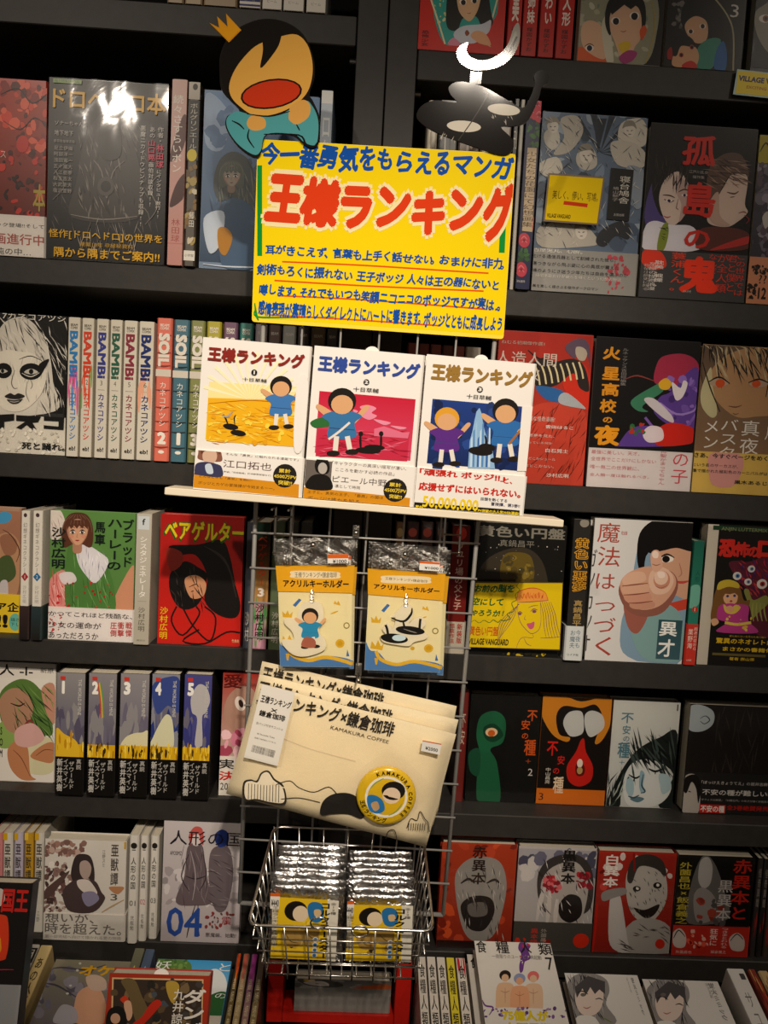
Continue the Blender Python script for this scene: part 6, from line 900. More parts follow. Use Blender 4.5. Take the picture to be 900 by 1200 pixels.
# ---------------------------------------------------------------- bagged canvas totes with a badge
C2 = (250, 760, 2.903)
def cpx(l): return [(C2[0]+x/C2[2], C2[1]+y/C2[2]) for x, y in l]
def slab(name, T, org, q, Y, th, mat, layers=1, round_=.004):
    C = [p-org for p in corners3(q, Y)]; o = None
    for k in range(layers):
        b = MB(); n = 10; vs = []; y = -k*(th/layers)
        inset = k*.0012
        cen = sum(C, Vector())/4
        CC = [cen+(c-cen)*(1-inset*6) for c in C]
        for side in (0, 1):
            for j in range(n+1):
                for i in range(n+1):
                    u, v = i/n, j/n; p = CC[3]*(1-u)*(1-v)+CC[2]*u*(1-v)+CC[0]*(1-u)*v+CC[1]*u*v
                    e = min(1, 5*min(u, 1-u), 5*min(v, 1-v)); pf = (1-(1-e)**2)
                    dy = (th/layers*.5)*(pf+.15)*(1 if side else -1)+.0007*sin(i*.9+j*1.3)
                    vs.append((p.x, y-th/layers/2+dy+Y-org.y, p.z))
        N = (n+1)**2; fs = []
        for j in range(n):
            for i in range(n):
                a = j*(n+1)+i; fs += [[a, a+1, a+n+2, a+n+1], [N+a+n+1, N+a+n+2, N+a+1, N+a]]
        rim = [i for i in range(n+1)]+[j*(n+1)+n for j in range(1, n+1)]+[n*(n+1)+i for i in range(n-1, -1, -1)]+[j*(n+1) for j in range(n-1, 0, -1)]
        for a, c in zip(rim, rim[1:]+rim[:1]): fs.append([c, a, N+a, N+c])
        o = link(name, mesh(vs, fs, smooth=True), mat, T)
    return o
def tote(q, sl, Y, label, ops, th=.010):
    org = W3(*q[0], Y); T = thing('tote_bag_pack', org, label, 'tote bag', 'bagged canvas totes on the grid')
    slab('folded_tote', T, org, q, Y, th, 'canvas')
    tl, tr, br, bl = [p-org for p in corners3(q, Y)]
    mp = frame(homog(q), C2); place = lambda u, v, h: (bl*(1-u)*(1-v)+br*u*(1-v)+tl*(1-u)*v+tr*u*v)+Vector((0, -th-.0014-h, 0))
    run_print(ops, mp, place, T, 'printed_drawing', 'printed_lettering', mat='print_matte')
    C = [p-org for p in corners3(sl, Y)]; n = 18; vs = []
    for j in range(n+1):
        for i in range(n+1):
            u, v = i/n, j/n; p = (C[3]*(1-u)*(1-v)+C[2]*u*(1-v)+C[0]*(1-u)*v+C[1]*u*v)
            e = min(1, 7*min(u, 1-u), 7*min(v, 1-v))
            vs.append((p.x, -(th+.0042)+.001*(1-e)-.0009*sin(i*1.3+j*.8)-.0009*(1-e)*sin(j*2.3+i*1.9), p.z))
    link('plastic_sleeve', mesh(vs, [[j*(n+1)+i, j*(n+1)+i+1, (j+1)*(n+1)+i+1, (j+1)*(n+1)+i] for j in range(n) for i in range(n)], smooth=True), 'clear_film', T)
    return T, org
TX = lambda dy: [('t', '231d18', '王様ランキング×鎌倉珈琲', 165, 122+dy, 602, 288+dy, .022), ('t', '3c342c', 'KAMAKURA COFFEE', 398, 246+dy, 590, 308+dy)]
tote(cpx([(168, 40), (826, 192), (760, 560), (80, 430)]), cpx([(158, 26), (832, 182), (756, 600), (60, 450)]), -.1375, 'hindmost canvas tote pack, its title peeking above the others', [('t', '231d18', '王様ランキング×鎌倉珈琲', 178, 50, 580, 200, .022)], .009)
tote(cpx([(160, 84), (832, 238), (745, 600), (60, 455)]), cpx([(150, 78), (838, 232), (742, 612), (48, 470)]), -.1535, 'middle canvas tote pack showing its folded upper edge', [('t', '231d18', '王様ランキング×鎌倉珈琲', 165, 98, 600, 260, .022)], .009)
fq = cpx([(160, 114), (824, 286), (722, 668), (46, 486)])
T, org = tote(fq, cpx([(148, 92), (838, 262), (727, 680), (30, 492)]), -.172, 'front canvas tote pack with a yellow round badge and white info card', TX(0)+[
    ('b', '2a241e', [108, 500, 106, 440, 130, 428, 150, 432, 165, 405, 190, 398, 210, 425, 240, 450, 246, 510, 200, 512, 150, 500]), ('b', 'f0e4cb', [114, 494, 112, 444, 132, 434, 153, 438, 168, 410, 188, 404, 206, 430, 235, 455, 240, 504, 200, 506, 150, 495]), *[('l', '2a241e', 2.2, [124+i*10, 448+abs(i-6)*-1, 122+i*10, 496+i], 1) for i in range(11)],
    ('l', '2a241e', 3, [215, 445, 260, 432, 290, 455, 340, 470, 390, 452, 420, 480], 1), ('l', '2a241e', 3, [230, 495, 290, 490, 360, 505], 1), ('b', '1c1713', [362, 548, 368, 505, 400, 478, 450, 472, 490, 490, 512, 530, 500, 560, 455, 545, 400, 545]),
    ('l', '2a241e', 3, [655, 592, 668, 560, 690, 565, 700, 535, 716, 560, 728, 575, 732, 605], 1), ('l', '2a241e', 3, [580, 640, 590, 605, 612, 600, 622, 640], 1), *[('l', '2a241e', 2, [662+i*8, 575, 660+i*8, 600], 1) for i in range(8)], ('l', 'd8c8a8', 3, [230, 285, 330, 325, 480, 365], 1)], .011)
cq = cpx([(166, 122), (278, 150), (218, 400), (104, 370)])
sheet('info_card', T, org, cq, -.1905, .0005, 'ece6da', [('r', 'ede7dc', 60, 60, 320, 420), ('t', '2a2420', '王様ランキング', 166, 156, 262, 206, .03), ('t', '2a2420', '×', 198, 200, 216, 218), ('t', '2a2420', '鎌倉珈琲', 160, 206, 242, 248, .03), ('t', '6a6058', '缶バッジ付きサコッシュ', 148, 246, 236, 278), ('t', '4a423c', '© Sousuke Toka', 150, 284, 208, 304), ('t', '8a8078', '製造元 株式会社イマ TEL 03', 142, 298, 212, 322)]+[('l', '2a2420', random.choice((1, 1.7)), [136+x*3.0, 326+x*.8, 129+x*3.0, 350+x*.8], 1) for x in range(26)], C2, pic='card_barcode', txt='card_lettering')
pq = cpx([(712, 312), (776, 324), (770, 362), (706, 348)])
sheet('price_sticker', T, org, pq, -.1925, .0003, 'e8e4dc', [('r', 'd8601c', 700, 300, 778, 328), ('t', '3c3834', '¥2000', 722, 332, 762, 352, .02)], C2, pic='sticker_picture')
# badge
ctr = W3(250+588/2.903, 760+498/2.903, -.188)-org; R_ = 106/2.903/FPX*.905
b = MB(); n = 40
for r, y in ((0, 0),): pass
vs = []; rings = [(1, 0), (1, -.002), (.96, -.0042), (.86, -.0052), (.5, -.0058), (.02, -.006)]
for r, y in rings: vs += [(ctr.x+R_*r*cos(2*pi*i/n), ctr.y+y, ctr.z+R_*r*sin(2*pi*i/n)) for i in range(n)]
fs = [[k*n+i, (k+1)*n+i, (k+1)*n+(i+1) % n, k*n+(i+1) % n] for k in range(len(rings)-1) for i in range(n)]+[list(range(len(rings)*n-n, len(rings)*n))[::-1]]
bd = link('badge', mesh(vs, fs, smooth=True), solid('e0b81c', .25, .6), T)
bm = lambda x, y: ((x-588)/106, -(y-498)/106)
bp_ = lambda u, v, h: (ctr.x+u*R_, ctr.y-.0062+.0012*(u*u+v*v)-h, ctr.z+v*R_)
P = Print(bm, bp_, False)
for o_ in [('e', 'f0ece0', 588, 498, 76, 76), ('l', '8aa050', 5, [530, 470, 545, 450, 575, 430]), ('l', '8aa050', 5, [600, 565, 625, 550, 645, 520]), ('e', '1c1814', 612, 474, 42, 34), ('e', 'e8d0b4', 606, 492, 32, 30), ('b', '2c78b8', [520, 500, 545, 492, 575, 510, 584, 545, 560, 560, 530, 548]), ('b', 'c8a070', [535, 525, 556, 515, 565, 540, 548, 550])]: P.op(o_)
for txt, a0, a1, rr, flip in (('KAMAKURA', 112, 28, .82, 1), ('COFFEE', 10, -48, .82, 1), ('王様ランキング', 196, 268, .82, -1)):
    for i, ch in enumerate(txt):
        a = radians(a0+(a1-a0)*i/(len(txt)-1)); vs2, fs2, xa, xb, ya, yb = glyphs(ch, .04); sc = .17
        th = a-pi/2 if flip == 1 else a+pi/2
        P.put([(rr*cos(a)+((x-(xa+xb)/2)*cos(th)-(y-.35)*sin(th))*sc, rr*sin(a)+((x-(xa+xb)/2)*sin(th)+(y-.35)*cos(th))*sc) for x, y in vs2], fs2, lin('2a2010'))
P.out('badge_print', bd)
dq = cpx([(608, 330), (755, 480), (605, 622), (480, 425)])
C = [p-org for p in corners3(dq, -.196)]
link('badge_bag', mesh([(p.x, p.y-.0004*i, p.z) for i, p in enumerate(C)], [[3, 2, 1, 0]]), 'clear_film', T)
# ---------------------------------------------------------------- wire basket
C5 = (260, 940, 3.214)
def c5(x, y, Y): return W3(260+x/3.214, 940+y/3.214, Y)
BF, BB = -.262, -.1265
zf = c5(440, 475, BF).z; zbot = c5(430, 655, BF+.006).z; zbk = c5(400, 100, BB).z
xl, xr = c5(100, 430, BF).x, c5(798, 490, BF).x; xlb, xrb = c5(168, 640, BF+.006).x, c5(728, 690, BF+.006).x
org = Vector(((xl+xr)/2, BB, zbot)); T = thing('wire_basket', org, 'chrome wire basket hooked low on the grid, full of foil packets', 'basket')
def lc(p): return Vector(p)-org
def wire(name, pts, r=.00095, closed=False):
    b = MB(); b.tube([lc(p) for p in pts], r, 7, closed); return b.out(name, 'chrome_wire', T, smooth=True)
rt_ = [(xl, BF, zf), (xr, BF, zf), (xr-.004, BB, zbk), (xl+.012, BB, zbk)]
rr = []
for i in range(4):
    c = Vector(rt_[i]); a = Vector(rt_[i-1]); d = Vector(rt_[(i+1) % 4])
    for k in range(5):
        t = k/4; p0 = c+(a-c).normalized()*.012; p2 = c+(d-c).normalized()*.012
        rr.append(p0*(1-t)**2+c*2*t*(1-t)+p2*t*t)
wire('rim_wire', rr, .0017, True)
wire('bottom_rim_wire', [(xlb, BF+.006, zbot), (xrb, BF+.006, zbot), (xrb, BB, zbot), (xlb, BB, zbot)], .0012, True)
NV = 8
for i in range(NV):
    t = i/(NV-1); wire('front_wire', [(xlb+(xrb-xlb)*t, BF+.006-.001, zbot-.004), (xlb+(xrb-xlb)*t, BF+.004, zbot+.004), (xl+.014+(xr-xl-.028)*t, BF-.0005, zf)])
for k in range(1, 4):
    t = k/4; z_ = zbot+(zf-zbot)*t; wire('front_rail', [(xlb+(xl-xlb)*t, BF+.0045-.006*t, z_), (xrb+(xr-xrb)*t, BF+.0045-.006*t, z_)], .0009)
for sgn, xb_, xt_ in ((0, xlb, xl), (1, xrb, xr)):
    for k in range(1, 8):
        t = k/8; y = BF+.006+(BB-BF-.006)*t; yt_ = BF+(BB-BF)*t; wire('side_wire', [(xb_, y, zbot), (xt_+(.012*t if not sgn else -.004*t), yt_, zf+(zbk-zf)*t)])
    for k in (1, 2, 3):
        t = k/4; wire('side_rail', [(xb_+(xt_-xb_)*t, BF+.004, zbot+(zf-zbot)*t), (xb_+(xt_-xb_)*t*.9, BB, zbot+(zbk-zbot)*t)], .0009)
for k in range(1, 10): t = k/10; wire('floor_wire', [(xlb+(xrb-xlb)*t, BF+.006, zbot), (xlb+(xrb-xlb)*t, BB, zbot)], .0009)
for k in range(1, 6): t = k/6; wire('floor_rail', [(xlb, BF+.006+(BB-BF-.006)*t, zbot), (xrb, BF+.006+(BB-BF-.006)*t, zbot)], .0009)
for k in range(0, 7): t = k/6; wire('back_wire', [(xlb+(xrb-xlb)*t, BB, zbot), (xl+.012+(xr-xl-.016)*t, BB, zbk)])
for k in range(1, 5): t = k/5; wire('back_rail', [(xlb, BB, zbot+(zbk-zbot)*t), (xrb, BB, zbot+(zbk-zbot)*t)], .0009)
ring = [(440/3.214+260, 1076)]
for cx_, cy_ in ((365, 455), (520, 487)):
    c = c5(cx_, cy_, BF-.003); wire('rim_loop', [(c.x+.009*cos(a), BF-.003, c.z+.0065*sin(a)) for a in [2*pi*i/12 for i in range(12)]], .0010, True)
# ---------------------------------------------------------------- foil packets in the basket
def packet_mesh(w_, h_, th, seed):
    rnd = random.Random(seed); nx, nz = 12, 16; vs = []
    ph = [rnd.uniform(0, 6.28) for _ in range(4)]
    for s in (0, 1):
        for j in range(nz+1):
            for i in range(nx+1):
                u, v = i/nx, j/nz; e = min(1, 6*min(u, 1-u)); ev = min(1, 6*min(max(v-.04, 0), max(.90-v, 0)))
                t = th/2*math.sqrt(max(0, e))*ev*.9+.0003
                wv = .0006*sin(9*u+ph[0])*sin(5*v+ph[1])+(.0012*sin(14*u+ph[2]) if v > .9 or v < .04 else 0)
                vs.append(((u+.004*sin(20*v+ph[3])*(u-.5))*w_, (-t if s == 0 else t)+wv+th/2, v*h_))
    N = (nx+1)*(nz+1); fs = []
    for j in range(nz):
        for i in range(nx):
            a = j*(nx+1)+i; fs += [[a, a+1, a+nx+2, a+nx+1], [N+a+nx+1, N+a+nx+2, N+a+1, N+a]]
    rim = list(range(nx+1))+[j*(nx+1)+nx for j in range(1, nz+1)]+[nz*(nx+1)+i for i in range(nx-1, -1, -1)]+[j*(nx+1) for j in range(nz-1, 0, -1)]
    for a, c in zip(rim, rim[1:]+rim[:1]): fs.append([c, a, N+a, N+c])
    return mesh(vs, fs, 'packet', True)
PY = -.238; zp = zbot+.002
ORD = ['front', 'second', 'third', 'fourth', 'fifth', 'sixth', 'seventh', 'hindmost']
for side, q in (('left', [(319.7, 1037), (407.8, 1044), (400.5, 1144), (313, 1134.5)]), ('right', [(411, 1046), (491.8, 1056.5), (482.5, 1154.5), (402.5, 1143)])):
    P0 = W3(*q[3], PY); P1 = W3(*q[2], PY); ztop = (W3(*q[0], PY).z+W3(*q[1], PY).z)/2; w_ = P1.x-P0.x-.002; h_ = ztop-zp
    me = [packet_mesh(w_, h_, .0085, 3+k) for k in range(3)]; [m_.materials.append(MATS['foil']) for m_ in me]
    for k in range(8):
        h2 = 1+.004*((k*7) % 5)+(.012*k if side == 'right' else .004*k)
        if k == 0:
            T = thing('foil_packet', (P0.x, PY, zp), 'front foil packet of the %s stack, its yellow printed face in view' % side, 'packet', 'foil packets in the wire basket')
            link('foil_wrapper', me[0], None, T)
            ox, oy = (0, 0) if side == 'left' else (283, 26)
            mp = frame(homog(q), C5)
            def fx(L): return [v+(ox if i % 2 == 0 else oy) for i, v in enumerate(L)]
            def yb(v): return -.0002
            place = lambda u, v, h: (u*w_, -.0016-h, v*h_)
            run_print([('p', 'e8c020', fx([205, 352, 408, 374, 396, 632, 182, 606])), ('p', 'e2dccb', fx([408, 374, 452, 380, 432, 640, 394, 634])), ('p', 'd8d0b8', fx([196, 380, 216, 382, 205, 560, 190, 558])), ('p', 'd8601c', fx([190, 335, 228, 339, 226, 352, 190, 349])), ('p', 'ece6da', fx([190, 349, 226, 352, 220, 405, 188, 400])),
                ('n', ['f0d448', 'dcae18'], 14, 220+ox, 370+oy, 380+ox, 600+oy, 14), ('e', '1c1713', 285+ox, 415+oy, 44, 42), ('e', 'e8d2b0', 302+ox, 428+oy, 30, 34), ('b', '2c74ac', fx([330, 400, 350, 380, 385, 392, 392, 440, 370, 468, 338, 455])), ('b', 'd8b888', fx([355, 415, 378, 415, 380, 440, 358, 442])),
                ('n', ['b8964c', '9a7c3c', 'c8a860', '3c3020'], 12, 245+ox, 490+oy, 370+ox, 580+oy, 17), ('b', 'b08c48', fx([232, 490, 300, 495, 296, 560, 240, 555])), ('b', 'a08040', fx([305, 480, 370, 490, 360, 545, 308, 540])), ('l', '2c2418', 3, fx([240, 500, 260, 540, 290, 550])), ('l', '2c2418', 3, fx([312, 495, 340, 530, 358, 535])), *[('e', 'd8d4c8', 356+ox-i*2, 540+oy+i*22, 11, 11) for i in range(4)], *[('e', '2c6ca4', 356+ox-i*2, 540+oy+i*22, 7, 7) for i in range(4)],
                ('v', '1c1713', 'コルクコースター', *fx([380, 382]), *fx([404, 625]), .04), ('v', '3c342c', '全12種', *fx([420, 385]), *fx([440, 440])), ('v', '6a6054', '王様ランキング×鎌倉珈琲', *fx([196, 390]), *fx([212, 555])), ('t', '3c3834', '¥440', *fx([194, 362]), *fx([220, 392]), .02)], mp, place, T, 'printed_face', 'printed_lettering')
        else:
            o = bpy.data.objects.new('foil_packet', me[k % 3]); COL.objects.link(o); o.location = (P0.x+.0015*sin(k*2.1), PY+k*.0118, zp); o.scale = (1, 1, h2); o.rotation_euler = (radians(.5*sin(k*3.1)), radians(.9*sin(k*2.3+(side == 'left'))), 0)
            tag(o, '%s silver foil packet from the front in the %s stack of the basket' % (ORD[k], side) if k < 7 else 'hindmost silver foil packet of the %s stack, against the grid' % side, 'packet', 'foil packets in the wire basket')
# ---------------------------------------------------------------- small signs on shelves
q = [(864, 81), (960, 92), (956, 121), (859, 110.5)]
org = W3(864, 100, -.004); T = thing('shelf_label', org, 'yellow and pale blue shop label on the top right shelf edge', 'label')
sheet('label_card', T, org, q, -.004, .001, 'a8c8c0', [('p', 'e8cc18', [703, 128, 1200, 168, 1190, 330, 688, 276]), ('t', '38305c', 'VILLAGE VANGUARD', 712, 160, 1130, 240, .05), ('t', 'b8682c', 'EXCITING BOOK STORE', 760, 236, 1080, 270, .02)], (740, 60, 5.625))
q = [(642.7, 202.7), (708.7, 207.3), (701, 264), (636.7, 259.3)]; org = W3(*q[0], -.008)
T = thing('note_card', org, 'small yellow handwritten note in a brown frame on the blue grey cover', 'note', 'yellow notes on books')
sheet('note_sheet', T, org, q, -.008, .0008, '6a4c1c', [('p', 'f0cc14', [133, 255, 320, 268, 298, 426, 116, 412]), ('p', 'd8401c', [182, 347, 266, 357, 264, 370, 180, 360]), ('t', '3a3018', '美しく、儚い、写鳩。', 144, 308, 300, 352), ('t', '2a2414', 'VILLAGE VANGUARD', 124, 388, 204, 412, .03)], A4, mat='print_laminated')
q = [(557.5, 681.5), (660, 682.5), (656.3, 762.3), (549, 758.5)]; org = W3(*q[0], -.006)
T = thing('note_card', org, 'wide yellow note with a purple line drawn woman, on the black moon cover', 'note', 'yellow notes on books')
PU = '7c4a5c'
sheet('note_sheet', T, org, q, -.006, .0008, '5a4a14', [('p', 'e0c010', [92, 242, 670, 244, 650, 680, 48, 664]),
    ('b', 'e8983c', [368, 360, 370, 310, 410, 285, 470, 275, 530, 285, 565, 320, 568, 356, 460, 360]), *[('l', 'c8502c', 4, [380+i*24, 350-8*(i % 2), 390+i*24, 320-10*(i % 3), 402+i*22, 340, 410+i*22, 305]) for i in range(7)], ('l', 'c8501c', 5, [366, 362, 370, 308, 410, 283, 480, 274, 550, 300, 570, 350]), ('l', PU, 5, [366, 366, 460, 362, 575, 352]),
    ('l', PU, 4, [370, 370, 372, 440, 390, 500, 430, 550, 465, 572, 510, 545, 525, 480, 520, 370]), ('l', PU, 6, [368, 438, 385, 425, 402, 438]), ('e', PU, 384, 440, 11, 9), ('l', PU, 6, [455, 425, 475, 408, 502, 415]), ('e', PU, 480, 424, 14, 10), ('l', PU, 4, [440, 400, 470, 388, 505, 385]), ('l', PU, 3, [420, 450, 415, 475, 428, 478]), ('b', 'c85878', [430, 505, 455, 500, 480, 492, 476, 530, 455, 542, 438, 528]), ('l', PU, 3, [468, 575, 470, 600, 400, 598, 370, 640, 362, 670]),
    *[('l', PU, 3.5, [370+i*3, 375, 350-i*14, 450, 310-i*16, 520, 250-i*3, 600+i*12]) for i in range(5)], *[('l', PU, 3.5, [520+i*14, 362, 540+i*16, 440, 545+i*18, 520, 560+i*20, 600]) for i in range(6)], ('l', PU, 3.5, [520, 600, 580, 600, 655, 592]), ('l', PU, 3, [410, 600, 430, 640, 460, 655]),
    ('l', '2c6a2c', 5, [376, 240, 362, 262, 382, 285, 355, 315, 360, 350, 330, 370, 345, 420, 300, 440, 320, 470, 280, 485, 260, 480, 240, 496, 210, 480, 185, 498, 150, 482, 120, 500, 90, 482, 66, 498]),
    ('s', '24602c', 'お前の脳を', 92, 250, 350, 306, .03), ('s', '24602c', '空にして', 78, 335, 280, 390, .03), ('s', '24602c', 'やろうか!!', 74, 410, 300, 462, .03), ('t', 'c85a1c', '黄色い円盤', 62, 520, 240, 590, .01), ('t', '3a3014', 'VILLAGE VANGUARD', 54, 600, 306, 655, .03)], R4a, mat='print_laminated')
# ---------------------------------------------------------------- low front display: books lying on a shallow slope
def proj(P):
    d = Vector(P)-CAM; z = d.dot(fw); return 450+FPX*d.dot(rt)/z, 600-FPX*d.dot(up)/z
def slope_hit(px, py, P0, e, off=0):
    n_ = Vector((0, -sin(e), cos(e))); d = ray(px, py); t = (P0+n_*off-CAM).dot(n_)/d.dot(n_); return CAM+d*t
E0 = radians(17); S0 = W3(450, 1124, -.062)
def slantbook(tl, tr, kind, d, off, colr, label, ops, V, h=.182, e=E0, P0=None, group=None, band=None, wrap=False):
    P0 = P0 or S0; a = slope_hit(*tl, P0, e, off); c = slope_hit(*tr, P0, e, off)
    s_ = Vector((0, cos(e), sin(e))); vt = ((a-P0).dot(s_)+(c-P0).dot(s_))/2
    n_ = Vector((0, -sin(e), cos(e))); o = P0+n_*off+s_*(vt-h); o.x = a.x; w_ = c.x-a.x
    X = Vector((1, 0, 0)); q = [proj(o+s_*h), proj(o+s_*h+X*w_), proj(o+X*w_), proj(o)]
    mp = (lambda x, y: (x, 1-y)) if V is None else frame(homog(q), V)
    return build_book(w_-.001, d, h, kind, o, (-(pi/2-e), 0, 0), label, group, colr, ops, mp, band, wrap)
L7a = (0, 1030, 6.923); L7b = (100, 1100, 4.5); L7c = (240, 1100, 3.4615); R7a = (480, 1090, 4.5); R7b = (660, 1100, 3.75); GD = 'comics on the low sloping display'
n_ = Vector((0, -sin(E0), cos(E0))); s_ = Vector((0, cos(E0), sin(E0)))
CT = T = thing('display_counter', (0, 0, 0), 'low black counter with a shallow sloping top, in front of the bookcases', 'counter')
zc = S0.z-.24; b = MB(); b.box(-.98, -.262, 0, 1.12, -.002, zc, .002); b.out('counter_body', 'black_laminate', T)
b = MB(); fl_ = S0+n_*-.1345-s_*.21
for x0_, x1_ in ((-.98, 1.12),):
    v = [fl_+s_*t1+n_*t2+Vector((x, 0, 0)) for x in (x0_, x1_) for t1, t2 in ((0, 0), (.215, 0), (.215, -.008), (0, -.008))]
    b.add(v, [[0, 1, 2, 3], [7, 6, 5, 4], [0, 4, 5, 1], [1, 5, 6, 2], [2, 6, 7, 3], [3, 7, 4, 0]])
b.out('sloping_tray', 'black_laminate', T)
b = MB(); b.box(-.98, -.265, zc, 1.12, -.258, fl_.z+.03, .001); b.out('front_lip', 'black_laminate', T)
def riser(xp0, xp1, label, off=-.0215):
    a = slope_hit(xp0, 1130, S0, E0); c = slope_hit(xp1, 1135, S0, E0); T = MB(); o = S0-s_*.19; o.x = 0
    v = [o+s_*t1+n_*t2+Vector((x, 0, 0)) for x in (a.x, c.x) for t1, t2 in ((0, off), (.185, off), (.185, -.133), (0, -.133))]
    T.add(v, [[0, 1, 2, 3], [7, 6, 5, 4], [0, 4, 5, 1], [1, 5, 6, 2], [2, 6, 7, 3], [3, 7, 4, 0]]); T = T.out('book_riser', 'black_laminate')
    tag(T, label, 'block', 'black blocks under the lying comics')
slantbook((49, 1107), (62, 1108.5), 'spine', .12, 0, 'c8b078', 'beige spine with brown lettering in the bottom left corner of the display', [('g', 'd0b880', 'c0a468', 0, 0, 1, 1), ('v', '4a3a20', 'あの人形と少年', .15, .1, .85, .8, .02), ('r', '6a4c34', .1, .84, .9, .95)], None, group=GD)
slantbook((24, 1106), (47.5, 1107), 'face', .016, .002, 'cfc8bc', 'pale cover with black boxed letters beside the beige spine, bottom left', [('r', 'cfc9be', 0, 0, 1, 1), ('t', '23201c', '国', .2, .03, .98, .16, .02), ('n', ['3c6ca0', '9a3c34', '6a6c70'], 12, .1, .3, .9, .9, .1)], None, group=GD)
slantbook((66, 1124), (157, 1127), 'face', .02, 0, '6a6470', 'plastic wrapped violet grey cover with a yellow title, lying at lower left', [
    ('g', '86806c', '5a5664', 300, 600, 1300, 1400), ('n', ['6c6878', '7c7884', '56525f', '8a8690'], 40, 250, 720, 900, 1170, 55), ('l', '45414c', 14, [390, 740, 500, 720, 700, 740, 860, 700]), ('l', '45414c', 16, [370, 850, 470, 870, 620, 960]), ('b', 'd0a080', [620, 960, 700, 880, 800, 880, 860, 1000, 860, 1170, 620, 1170]), ('b', 'c8b0a0', [700, 800, 780, 780, 860, 820, 860, 900, 740, 900]), ('b', 'a8a4ac', [460, 1080, 520, 1020, 620, 1060, 620, 1170, 440, 1170]), ('e', 'c8c4bc', 630, 744, 12, 10), ('e', 'c8c4bc', 652, 688, 11, 9), ('e', 'c8c4bc', 574, 868, 12, 9), ('e', 'c8c4bc', 549, 932, 13, 9),
    ('t', 'd8a41c', 'オケ', 672, 702, 910, 796, .04)], L7a, group=GD, wrap=True)
riser(66, 150, 'black block under the violet grey wrapped comic')
for tl_, tr_, c, lb, sc in (((159, 1110.5), (170, 1112), '6f6e5a', 'olive grey spine with a yellow star, behind the red framed comic', 'c8c060'), ((171.5, 1111.5), (182, 1113), '4c5a70', 'slate blue spine with a pale star, behind the red framed comic', '8ab4d0')):
    slantbook(tl_, tr_, 'spine', .12, .001, c, lb, [('g', c, '2c2c30', 0, 0, 1, 1), ('p', sc, [.5, .14, .6, .165, .95, .17, .65, .185, .75, .215, .5, .195, .25, .215, .35, .185, .05, .17, .4, .165])], None, group=GD)
slantbook((185, 1124), (272.5, 1126), 'face', .02, -.001, '5a9cc0', 'sky blue and green landscape cover with white lettering, behind the red framed one', [
    ('g', '3c9cd8', '8cc4e0', 300, 90, 800, 350), ('b', '5c8440', [330, 100, 450, 110, 545, 120, 560, 170, 500, 200, 330, 200]), ('n', ['7a9c50', '4a6c34'], 24, 350, 112, 550, 175, 14), ('b', 'e8ecec', [640, 190, 690, 160, 740, 200, 750, 290, 680, 310, 600, 280]), ('b', '2f6434', [600, 330, 660, 300, 720, 280, 760, 300, 760, 400, 600, 400]), ('r', 'c8c0b0', 600, 405, 800, 460), ('t', 'f0f0ea', '妖', 376, 116, 450, 168), ('t', 'f0f0ea', 'と', 715, 130, 770, 178), ('t', 'f0f0ea', 'の', 690, 286, 744, 320)], L7b, group=GD)
riser(185, 272, 'black block under the sky blue landscape comic')
for i, (x0_, x1_, c, lb) in enumerate(((278, 284.5, '3a2c20', 'dark spine topped by a small orange figure'), (286, 293.5, '9a8468', 'tan spine with a rosy top, lower left of the basket'), (295.5, 303, '7a4a70', 'purple topped spine just left of the basket'), (304.5, 312, '5c4c40', 'brown spine half behind the basket corner'))):
    slantbook((x0_, 1117+i*.4), (x1_, 1117.4+i*.4), 'spine', .12, 0, c, lb, [('g', c, 'a08c50', 0, .15, 1, 1), ('n', [['e07a20', 'd8501c'], ['b85a48'], ['a03c88'], ['6a5a4c']][i], 5, .2, .02, .8, .1, .2), ('v', 'c8b890', '蟲師続章', .2, .2, .8, .6)], None, group='slim spines left of the basket')
# red box stand with a grey comic
P1_ = W3(395, 1150, -.075); xa_ = W3(313, 1165, -.075).x; xb_ = W3(481, 1172, -.075).x
zt_ = W3(330, 1128, -.075).z; T = thing('display_stand', (xa_, -.075, zt_-.085), 'bright red upright stand below the wire basket, framing a grey comic', 'display stand')
for x0_, x1_ in ((0, .021), (xb_-xa_-.021, xb_-xa_)):
    b = MB(); b.box(x0_, 0, 0, x1_, .06, .085, .001); b.out('side_panel', 'red_board', T)
b = MB(); b.box(.021, .05, 0, xb_-xa_-.021, .058, .085); b.out('back_panel', 'black_back', T)
b = MB(); b.box(.0215, .002, 0, xb_-xa_-.0215, .0495, .012); b.out('base_panel', 'red_board', T)
gq = [(346, 1150), (459, 1158), (456, 1340), (344, 1332)]; gy = -.068
a = W3(346, 1145, gy); c = W3(459, 1150, gy)
build_book(c.x-a.x, .02, a.z-.002-(zt_-.085+.0125), 'face', (a.x, gy, zt_-.085+.0125), (0, 0, 0), 'grey comic with a small blonde curled figure in the red stand', GD, '8a8680', [
    ('g', '6a6660', '8f8b86', 350, 150, 770, 500), ('n', ['5a5650', '76726c', '9a9690'], 40, 360, 180, 750, 340, 26), ('b', '4c4844', [375, 200, 400, 165, 470, 170, 540, 230, 560, 300, 500, 335, 420, 300]), ('b', 'b8b0a8', [400, 240, 430, 215, 480, 215, 505, 280, 480, 310, 430, 290]), ('e', 'c8a034', 424, 195, 24, 22), ('e', 'd0b8a0', 434, 204, 14, 14), ('l', 'c8c0b8', 9, [470, 220, 495, 260, 500, 305]), ('b', 'b8582c', [600, 340, 650, 290, 740, 255, 752, 340]), ('e', '6a4034', 456, 262, 8, 6)], frame(homog(gq), L7c))
